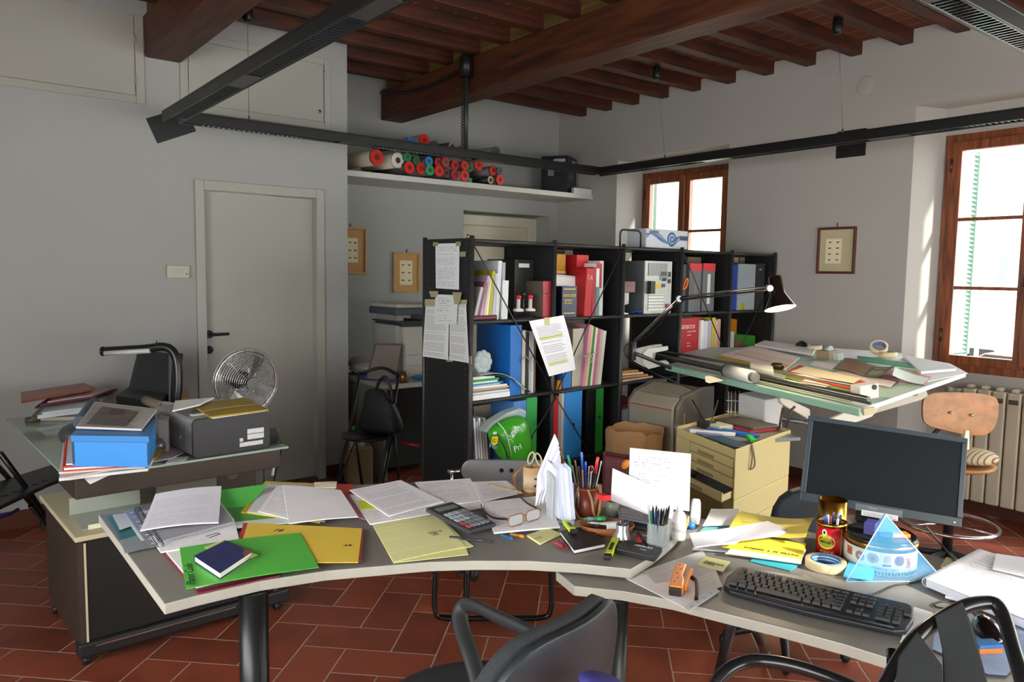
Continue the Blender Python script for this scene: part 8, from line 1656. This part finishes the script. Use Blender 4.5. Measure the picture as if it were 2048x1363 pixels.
onu('grey_tray', .05, W1_-.05, .1, W2_-.06, .001, .018, '6f7678', 'grey flat tray lying in the top of the drawer unit', 'tray')
onu('notebook', W1_*.25, W1_*.75, W2_*.55, W2_*.85, .019, .034, 'A8283a', 'red notebook on the drawer unit', 'notebook', .2); onu('dark_notebook', W1_*.25, W1_*.75, W2_*.57, W2_*.87, .035, .05, '4a4640', 'dark notebook on top of the red one', 'notebook', .25)
onu('blue_tube', W1_*.3, W1_*.8, W2_*.38, W2_*.47, .019, .034, '1f5fb4', 'bright blue pencil case on the drawer unit', 'pencil case', .5); onu('white_tube', W1_*.2, W1_*.62, W2_*.2, W2_*.25, .019, .036, 'D5DADF', 'white stick across the drawer unit top', 'stick', .9)
onu('lilac_case', W1_*.12, W1_*.5, W2_*.12, W2_*.2, .019, .03, '8a8fb4', 'lilac pen case on the drawer unit', 'pencil case', .7); onu('navy_folder', W1_*.5, W1_*.95, W2_*.1, W2_*.25, .019, .026, '2a4a6c', 'dark blue flat case at the front corner of the drawer unit', 'case', .1)
onu('green_highlighter', W1_*.72, W1_*.95, W2_*.42, W2_*.46, .019, .034, '2FC84a', 'bright green marker at the right rim of the drawer unit', 'marker', -.4); onu('black_sharpener', W1_*.1, W1_*.25, W2_*.3, W2_*.4, .019, .05, '2c2a30', 'small black box at the left of the drawer unit', 'box', .3); onu('pale_box', W1_*.22, W1_*.42, W2_*.35, W2_*.5, .019, .045, 'B9BCA4', 'pale green eraser box on the drawer unit', 'box', .2)
q = fo(W1_+.004, W2_*.25, hb_); obj('cord', G().tube(smooth([q+Vector((0, 0, .002)), q+ex*.01-ez*.05, q+ex*.008-ez*.11-ey*.01, q+ex*.01-ez*.10+ey*.03, q+ex*.008-ez*.04+ey*.015, q+Vector((0, 0, .003))]), .004, 6), M('7a705a', .7), label='grey cord looped over the rim of the drawer unit', cat='cord')
# ---- kraft paper bag
b0 = V3(Z(1267, 857, .68)); RBg = .165; t = thing('kraft_bag', 'large open crumpled kraft paper bag in front of the beige printer', 'bag', (b0.x, b0.y, 0)); vs = []; fs = []; n = 36; rings = [(0, .82), (.15, .86), (.3, .92), (.45, .93), (.58, .97), (.68, 1.0)]
random.seed(4); off = [random.uniform(-.03, .03) for _ in range(n)]
def bagpt(k, zz, s_, inn=0): a = 2*math.pi*k/n; rr = RBg*s_*(1+.05*math.sin(3*a+zz*5)+.6*off[k]*math.sin(zz*14+k))-inn; return Vector((b0.x+rr*math.cos(a), b0.y+rr*math.sin(a), zz+(.012*math.sin(2*a+1)+.4*off[k] if zz > .6 else 0)))
for zz, s_ in rings: vs += [bagpt(k, zz+.003, s_) for k in range(n)]
for zz, s_ in reversed(rings[2:]): vs += [bagpt(k, zz+.003, s_, .004) for k in range(n)]
m_ = len(vs)//n
for r_ in range(m_-1):
    for k in range(n): fs.append((r_*n+k, r_*n+(k+1) % n, (r_+1)*n+(k+1) % n, (r_+1)*n+k))
fs.append(tuple(reversed(range(n)))); fs.append(tuple((m_-1)*n+k for k in range(n)))
obj('bag_wall', G().add(vs, fs, 0, False), M('A9825A', .75, var=.15, vs=8, bump=.9, bs=14), t)
# maroon case behind the leather cup, orange scrap
dd = 2.74; obj('maroon_case', G().prism([V3(PD(1204, 990, dd)), V3(PD(1264, 1000, dd-.05)), V3(PD(1264, 918, dd-.05)), V3(PD(1206, 908, dd))], Vector((.05, .05, 0))), M('561822', .4, bump=.2, bs=30), label='maroon leather case standing behind the leather pen cup', cat='case', bevel=.01)
obj('orange_scrap', G().ell(V3(PD(1251, 928, 2.66)), (.014, .012, .02), seg=12, M4=Matrix.Rotation(.5, 4, 'X')), M('E08A2c', .5, bump=.5, bs=60), label='small orange rubber piece hanging on the maroon case', cat='scrap')
# ---- beige floor printer
a, b = V3(Z(1255, 797, .8)), V3(Z(1354, 818, .8)); a.x = b.x = 3.40; a.y, b.y = 3.185, 2.80; bg_ = M('8F887A', .5, var=.05); sg = M('5f5a54', .5)
t = thing('beige_printer', 'large beige printer with a ribbed sloping top in front of the bookshelf', 'printer', (3.53, 3.0, 0))
prof = [(3.40, .12), (3.385, .79), (3.44, .845), (3.60, .885), (3.70, .885), (3.72, .12)]
obj('body', G().prism([(x, 2.83, z) for x, z in prof], (0, .34, 0)), bg_, t, bevel=.008)
pr2 = [(3.41, .08), (3.395, .80), (3.45, .86), (3.60, .90), (3.73, .90), (3.74, .08)]
for y_ in (2.80, 3.165): obj('side_cheek', G().prism([(x, y_, z) for x, z in pr2], (0, .03, 0)), sg, t, bevel=.012)
for k in range(9): f_ = k/8; x_ = 3.46+.13*f_; z_ = .851+.034*f_; obj('vent_rib', G().bx(x_, x_+.006, 2.84, 3.16, z_, z_+.008), M('7f7768', .6), t)
obj('red_line', G().bx(3.378, 3.386, 2.83, 3.165, .778, .783), M('9a3c2c', .5), t); obj('side_groove', G().bx(3.45, 3.458, 2.797, 2.802, .5, .76), M('8d8880', .5), t)
obj('stand', G().bx(3.42, 3.72, 2.84, 3.14, 0, .08), M('3a3836', .5), t)
# wire rack far back
t = thing('wire_rack', 'black wire rack with books beneath the drafting table', 'rack', tuple(V3(Z(1468, 870, 0)))); g = G(); dr_ = 4.3
for x in (1456, 1462, 1470, 1478): g.tube([V3(PD(x, 870, dr_)), V3(PD(x+1, 782, dr_))], .003, 6)
for y in (800, 822, 845): g.tube([V3(PD(1452, y, dr_)), V3(PD(1480, y+2, dr_))], .003, 6)
obj('wires', g, M('B9B9B4', .3, .6), t); obj('books', G().prism([V3(PD(1455, 870, dr_+.05)), V3(PD(1480, 872, dr_+.05)), V3(PD(1480, 790, dr_+.05)), V3(PD(1456, 788, dr_+.05))], Vector((.05, .06, 0))), M('3a3028', .6, var=.3, vs=20), t)
# ---- radiator in the window niche
t = thing('radiator', 'cream cast-iron radiator under the right window', 'radiator', (5.46, 1.7, 0)); rm = M('B5AC98', .45, var=.04)
for k in range(9):
    y = 2.10-.0875*k; 
    if y < 1.36: break
    s_ = obj('section', G().bx(5.42, 5.50, y-.083, y-.003, .10, .84).bx(5.43, 5.50, y-.06, y-.02, .84, .865), rm, t, bevel=.012, seg=3)
    obj('slot', G().bx(5.417, 5.421, y-.07, y-.015, .77, .80), M('4a463e', .6), s_)
obj('top_pipe', G().cyl((5.46, 2.11, .81), (5.46, 2.20, .81), .018, seg=14), rm, t); obj('valve', G().cyl((5.46, 2.15, .81), (5.40, 2.19, .82), .02, seg=12).cyl((5.46, 2.2, .81), (5.54, 2.2, .81), .012, seg=10), M('8a8478', .4, .3), t)
# ---- wooden swivel stool
ply = wood('94602A', 'B5783A', 'Y', .6, .45, .1); dep = 4.15
t = thing('drafting_stool', 'plywood swivel drafting stool with chrome foot ring by the radiator', 'stool', (3.95, 1.5, 0))
bc = [V3(PD(x, y, dep)) for x, y in ((1845, 830), (1847, 800), (1862, 787), (1920, 785), (1982, 791), (1997, 806), (1994, 845), (1975, 868), (1940, 870), (1872, 856), (1850, 845))]
bkv = V3((.61, .79, 0)); cen = sum(bc, Vector())/len(bc); rtv = V3((.79, -.61, 0))
bc2 = smooth(bc+[bc[0]], 4)[:-1]
obj('backrest', G().prism(bc2, bkv*.014), ply, t, bevel=.003)
g = G()
for x in (1900, 1942): q = V3(PD(x, 824 if x == 1900 else 829, dep))-bkv*.008; g.ell(q, (.010, .010, .008), seg=12)
obj('screws', g, CHR, t, kind='stuff')
sc_ = V3(PD(1905, 935, dep-.2)); sz_ = .57; sc_ = V3(Z(1905, 932, sz_)); 
obj('seat', G().lathe([(.001, 0), (.17, 0), (.195, .010), (.20, .022), (.17, .020), (.001, .012)], seg=40).t(Matrix.Translation(sc_)), ply, t)
obj('back_support', G().tube(smooth([sc_-Vector((0, 0, .02)), sc_+bkv*.2-Vector((0, 0, .02)), sc_+bkv*.22+Vector((0, 0, .1)), cen+bkv*.02]), .012, 8), M('3a3a3c', .4, .5), t)
col = Vector((sc_.x, sc_.y, 0)); obj('column', G().cyl(col+Vector((0, 0, .08)), sc_-Vector((0, 0, .01)), .025, seg=16), M('2a2a2b', .35, .4), t)
rc_ = V3(Z(1890, 1090, .22)); rc_ = Vector((col.x, col.y, .26)); obj('foot_ring', G().tube([rc_+Vector((.23*math.cos(a), .23*math.sin(a), 0)) for a in [i*2*math.pi/48 for i in range(48)]], .010, 10, closed=True), CHR, t)
g = G()
for k in range(3): a = k*2*math.pi/3+.5; g.cyl(rc_+Vector((.02*math.cos(a), .02*math.sin(a), 0)), rc_+Vector((.23*math.cos(a), .23*math.sin(a), 0)), .005, seg=8)
obj('ring_spokes', g, CHR, t, kind='stuff')
for k in range(5):
    a = k*2*math.pi/5+.3; e_ = col+Vector((.27*math.cos(a), .27*math.sin(a), .05)); obj('base_arm', G().tube([col+Vector((0, 0, .10)), e_], [.022, .014], 10), M('26272a', .4), t); obj('castor', G().ell(e_-Vector((0, 0, .025)), (.022, .022, .025), seg=12), BLK, t)
obj('height_knob', G().cyl(col+Vector((0, 0, .30)), col+Vector((.04, -.05, .30)), .018, seg=12), BLK, t)
cu = sc_+Vector((0, 0, .055)); cq = M('A49A7C', .9, var=.08)
obj('striped_cushion', G().ell(cu+rtv*.10, (.14, .12, .042), seg=24, rings=12), stripes('B5AC8c', '7a3a38', 'Y', .022, .78, .9), label='striped cushion on the drafting stool seat', cat='cushion')
obj('white_folder', G().prism([cu+rtv*.03+Vector((0, 0, -.02)), cu+rtv*.075+Vector((0, 0, -.02)), cu+rtv*.065+Vector((0, 0, .14)), cu+rtv*.045+Vector((0, 0, .14))], bkv*-.02), M('E8E2CC', .6), label='cream folder standing on the drafting stool beside the cushion', cat='folder', bevel=.002)
# ================================================================ chairs
# sled chair on the far side of the big desk
t = thing('sled_chair', 'black tubular visitor chair with a grey backrest behind the big desk', 'chair', (1.9, 2.4, 0)); tb = M('121416', .22, .2, coat=.3)
p1 = V3(Z(905, 1150, .43)); P = [V3(Z(906, 1190, .40)), V3(Z(912, 1290, .08)), V3(Z(925, 1335, .012)), V3(Z(960, 1341, .012)), V3(Z(1030, 1334, .012)), V3(Z(1120, 1328, .012))]
A0 = Vector((1.63, 2.35, 0)); A1 = Vector((2.05, 2.05, 0)); A2 = Vector((1.76, 2.78, 0)); A3 = Vector((2.18, 2.48, 0))
def srail(a, b): 
    d = (b-a).normalized(); u = Vector((0, 0, 1)); return smooth([a+u*.44, a+u*.2, a+u*.05, a+d*.05+u*.013, a+(b-a)*.5+u*.013, b-d*.05+u*.013, b+u*.05, b+u*.2, b+u*.44], 5)
obj('sled_frame', G().tube(srail(A0, A1), .0125, 12), tb, t); obj('sled_frame', G().tube(srail(A2, A3), .0125, 12), tb, t)
sm_ = (A0+A1+A2+A3)/4+Vector((0, 0, .45)); obj('seat', G().ell(sm_, (.23, .22, .03), seg=32, M4=Matrix.Rotation(-.75, 4, 'Z')), M('22262c', .6), t)
obj('cross_bar', G().tube([A1+Vector((0, 0, .43)), A3+Vector((0, 0, .43))], .0125, 12).tube([A0+Vector((0, 0, .43)), A2+Vector((0, 0, .43))], .0125, 12), tb, t)
bd = 3.18; L_ = V3(PD(922, 942, bd)); R2 = V3(PD(1110, 942, bd)); hu = Vector((0, 0, .042)); pts = [(L_+R2)/2+V3((.79, -.61, 0))*x+Vector((0, 0, y)) for x, y in rrect((R2-L_).length, .092, .045, 8)]
obj('backrest', G().prism(pts, V3((.61, .79, 0))*.02), M('6E7274', .4, .2), t, bevel=.004)
for x in (1003, 1023): q = V3(PD(x, 940, bd))-V3((.61, .79, 0))*.003; obj('bolt', G().tube([q, q+V3((.61, .79, 0))*.004], .009, 16), M('1c1d1e', .3, .5), t)
for x in (960, 1085): q = V3(PD(x, 945, bd+.03)); obj('back_post', G().cyl((q.x, q.y, .44), (q.x, q.y, q.z), .012, seg=10), tb, t)
obj('chrome_handle', G().tube([V3(PD(895, 943, 3.1)), V3(PD(920, 941, 3.1))], .008, 10).tube([V3(PD(903, 943, 3.1)), V3(PD(904, 965, 3.1)), V3(PD(905, 1000, 3.1))], .006, 8), CHR, t)
obj('adjust_knob', G().tube([V3(Z(915, 1150, .35)), V3(Z(945, 1142, .35))], .008, 8).ell(V3(Z(948, 1148, .34)), (.02, .02, .03)), BLK, t)
# foreground office armchair
t = thing('office_armchair', 'dark office armchair with a thick curved back in the foreground', 'chair', (1.0, 1.35, 0))
cB = Vector((.97, 1.07, 0)); rt = Vector((.975, .22, 0)).normalized(); fw_ = Vector((-rt.y, rt.x, 0))   # fw_ faces the desk
def backpt(u, v, off):   # u -1..1 across, v 0..1 up
    wdt = .222*(1-.12*v**6)*(1-.10*(1-v)**2); z = .52+.37*v
    zed = z-(.05*abs(u)**4)*v; lean = -.04*v; return cB+rt*(u*wdt)+fw_*(.055*u*u+lean+off)+Vector((0, 0, zed))
def slab(o0, o1, n=14, m=12):
    vs = []; fs = []; ring = []
    T = [(-1+2*i/n, j/m) for j in range(m+1) for i in range(n+1)]
    def sq(u, v): # round the corners
        r = .35; uu, vv = u, v*2-1; 
        if abs(uu) > 1-r and abs(vv) > 1-r:
            dx = (abs(uu)-(1-r))/r; dy = (abs(vv)-(1-r))/r; l = max(dx, dy); h = math.hypot(dx, dy) or 1
            dx, dy = dx*l/h, dy*l/h; uu = math.copysign(1-r+r*dx, uu); vv = math.copysign(1-r+r*dy, vv)
        return uu, (vv+1)/2
    for off, sc in ((o0, 1.), (o1, 1.)):
        for u, v in T:
            a, b = sq(u, v); e_ = max(abs(u), abs(v*2-1)); o_ = off*(1-.0*e_); 
            if off > o0: o_ = off-(off-o0)*.35*max(0, (e_-.8)/.2)**2
            vs.append(backpt(a*sc, b, o_))
    w_ = n+1; N_ = len(T)
    for j in range(m):
        for i in range(n): k = (j*w_+i, j*w_+i+1, (j+1)*w_+i+1, (j+1)*w_+i); fs.append(k); fs.append(tuple(N_+q for q in k[::-1]))
    ring = [i for i in range(n)]+[j*w_+n for j in range(m)]+[m*w_+n-i for i in range(n)]+[(m-j)*w_ for j in range(m)]
    for i in range(len(ring)): a, b = ring[i], ring[(i+1) % len(ring)]; fs.append((a, N_+a, N_+b, b)[::1])
    return G().add(vs, fs, 0, True)
obj('back_shell', slab(-.022, .004), M('252B31', .42, var=.04), t, bevel=.004)
obj('back_cushion', slab(.004, .050), M('34373A', .9, var=.25, vs=260, bump=.4, bs=400), t)
sc2 = cB+Vector((.08, .41, .45)); g = G().ell((0, 0, 0), (.24, .25, .045), seg=36, rings=12); g.v = [Vector((math.copysign(min(abs(q.x)*1.08, .235), q.x), q.y, q.z)) for q in g.v]; g.t(Matrix.Translation(sc2) @ Matrix.Rotation(.17, 4, 'Z')); obj('seat', g, M('2C2F31', .9, var=.2, vs=200, bump=.3, bs=400), t)
obj('spine', G().tube(smooth([cB+fw_*-.04+Vector((0, 0, .75)), cB+fw_*-.07+Vector((0, 0, .55)), cB+fw_*-.03+Vector((0, 0, .36)), sc2-Vector((0, 0, .05))]), .028, 10, flat=.5), BLK, t)
obj('column', G().cyl(Vector((sc2.x, sc2.y, .09)), sc2-Vector((0, 0, .03)), .027, seg=16), BLK, t)
for k in range(5):
    a = k*2*math.pi/5+.9; e_ = Vector((sc2.x+.28*math.cos(a), sc2.y+.28*math.sin(a), .055)); obj('base_arm', G().tube([Vector((sc2.x, sc2.y, .11)), e_], [.026, .016], 10), BLK, t); obj('castor', G().ell(e_-Vector((0, 0, .027)), (.025, .025, .0275), seg=12), BLK, t)
ar = M('2A2D2F', .55, var=.05)
aw = [(1120, 1300), (1060, 1263), (1000, 1235), (955, 1213), (932, 1210), (920, 1228), (924, 1258), (938, 1300), (952, 1345), (965, 1400)]
ad = [1.62, 1.70, 1.78, 1.85, 1.90, 1.90, 1.87, 1.82, 1.78, 1.74]
obj('armrest', G().tube(smooth([cB+rt*.22+fw_*.06+Vector((0, 0, .62))]+[V3(PD(x, y, d)) for (x, y), d in zip(aw, ad)], 5), .021, 12, flat=.65), ar, t)
q = V3(PD(965, 1400, 1.74)); obj('arm_foot', G().tube(smooth([q, Vector((q.x, q.y-.05, .40)), sc2+rt*.1-Vector((0, 0, .03))]), .018, 10, flat=.65), ar, t)
obj('armrest', G().tube(smooth([cB-rt*.22+fw_*.06+Vector((0, 0, .62)), cB-rt*.25+fw_*.3+Vector((0, 0, .66)), cB-rt*.26+fw_*.44+Vector((0, 0, .64)), cB-rt*.25+fw_*.42+Vector((0, 0, .5)), sc2-rt*.1-Vector((0, 0, .03))]), .021, 12, flat=.65), ar, t)
obj('blue_cloth', G().ell(V3(PD(1210, 1372, 1.35)), (.05, .05, .02), seg=14, M4=Matrix.Rotation(.4, 4, 'Y')), M('34347c', .8, bump=.4, bs=40), label='scrap of purple-blue cloth at the foot of the armchair back', cat='cloth')
# foreground strap-back armchair at the right
t = thing('strap_armchair', 'black tubular armchair with dark fabric straps at the lower right', 'chair', (1.15, .35, 0)); tb2 = M('15181A', .28, .1, coat=.3)
fr = [(1740, 1420, 1.22), (1768, 1375, 1.25), (1800, 1318, 1.28), (1835, 1272, 1.31), (1880, 1238, 1.34), (1930, 1212, 1.36), (1975, 1204, 1.37), (1996, 1212, 1.36), (2010, 1240, 1.34), (2024, 1290, 1.30), (2040, 1345, 1.26), (2060, 1420, 1.22)]
obj('back_frame', G().tube(smooth([V3(PD(x, y, d)) for x, y, d in fr], 5), .0125, 14), tb2, t)
fa = [(1400, 1460, 1.50), (1428, 1375, 1.52), (1455, 1340, 1.53), (1495, 1322, 1.54), (1540, 1322, 1.53), (1600, 1334, 1.50), (1680, 1362, 1.44), (1760, 1400, 1.36)]
obj('armrest', G().tube(smooth([V3(PD(x, y, d)) for x, y, d in fa], 5), .0135, 14), tb2, t)
st = M('26292B', .85, var=.06, bump=.15, bs=500)
def strap(px, d): obj('strap', G().prism([V3(PD(x, y, dd)) for (x, y), dd in zip(px, d)], V3((.61, .79, 0))*.004), st, t, bevel=.001)
strap(((1872, 1232), (1926, 1204), (1948, 1260), (1985, 1400), (1890, 1400), (1886, 1300)), (1.322, 1.342, 1.31, 1.22, 1.22, 1.28))
strap(((1836, 1264), (1798, 1315), (1790, 1400), (1890, 1400), (1885, 1330)), (1.29, 1.265, 1.215, 1.215, 1.25))
obj('tube_end', G().cyl(V3(PD(1785, 1300, 1.33)), V3(PD(1786, 1335, 1.31)), .010, seg=14), M('0e1012', .2, coat=.5), t)
def gl_leg(x, y): obj('leg', G().tube([(x, y, 0.01), (x, y, .45)], .0125, 10), tb2, t)
a_ = V3(PD(1760, 1400, 1.36)); 
for (x, y) in ((.95, .25), (1.1, .0), (1.45, .2), (1.35, .62)): gl_leg(x, y)
obj('seat', G().box((1.2, .28, .45), (.42, .42, .02), rz=.5), st, t, bevel=.008)
obj('side_tube', G().tube(smooth([V3(PD(1740, 1420, 1.22)), (1.0, .45, .6), (.98, .3, .45)]), .0125, 10), tb2, t)
# dark office chair behind the lower desk
t = thing('blue_office_chair', 'dark blue-grey office chair back behind the monitor', 'chair', (2.75, 1.65, 0)); dd = 2.85
ob = [(1546, 1045), (1552, 1020), (1565, 998), (1585, 984), (1606, 978), (1640, 985), (1660, 1010), (1666, 1060), (1640, 1110), (1560, 1090)]
obj('backrest', G().prism([V3(PD(x, y, dd)) for x, y in ob], V3((.61, .79, 0))*.05), M('26343C', .5, var=.06), t, bevel=.015, seg=3)
q = V3(PD(1610, 1100, dd+.05)); obj('spine', G().cyl((q.x+.03, q.y+.03, .42), (q.x+.02, q.y+.02, .6), .02), BLK, t); obj('seat', G().ell((q.x+.2, q.y+.2, .45), (.23, .23, .04), seg=30), M('26343C', .8), t); obj('column', G().cyl((q.x+.2, q.y+.2, .08), (q.x+.2, q.y+.2, .43), .025), BLK, t)
for k in range(5):
    a = k*2*math.pi/5; e_ = Vector((q.x+.2+.25*math.cos(a), q.y+.2+.25*math.sin(a), .05)); obj('base_arm', G().tube([(q.x+.2, q.y+.2, .1), e_], [.022, .014], 10), BLK, t); obj('castor', G().ell(e_-Vector((0, 0, .025)), (.02, .02, .025), seg=12), BLK, t)
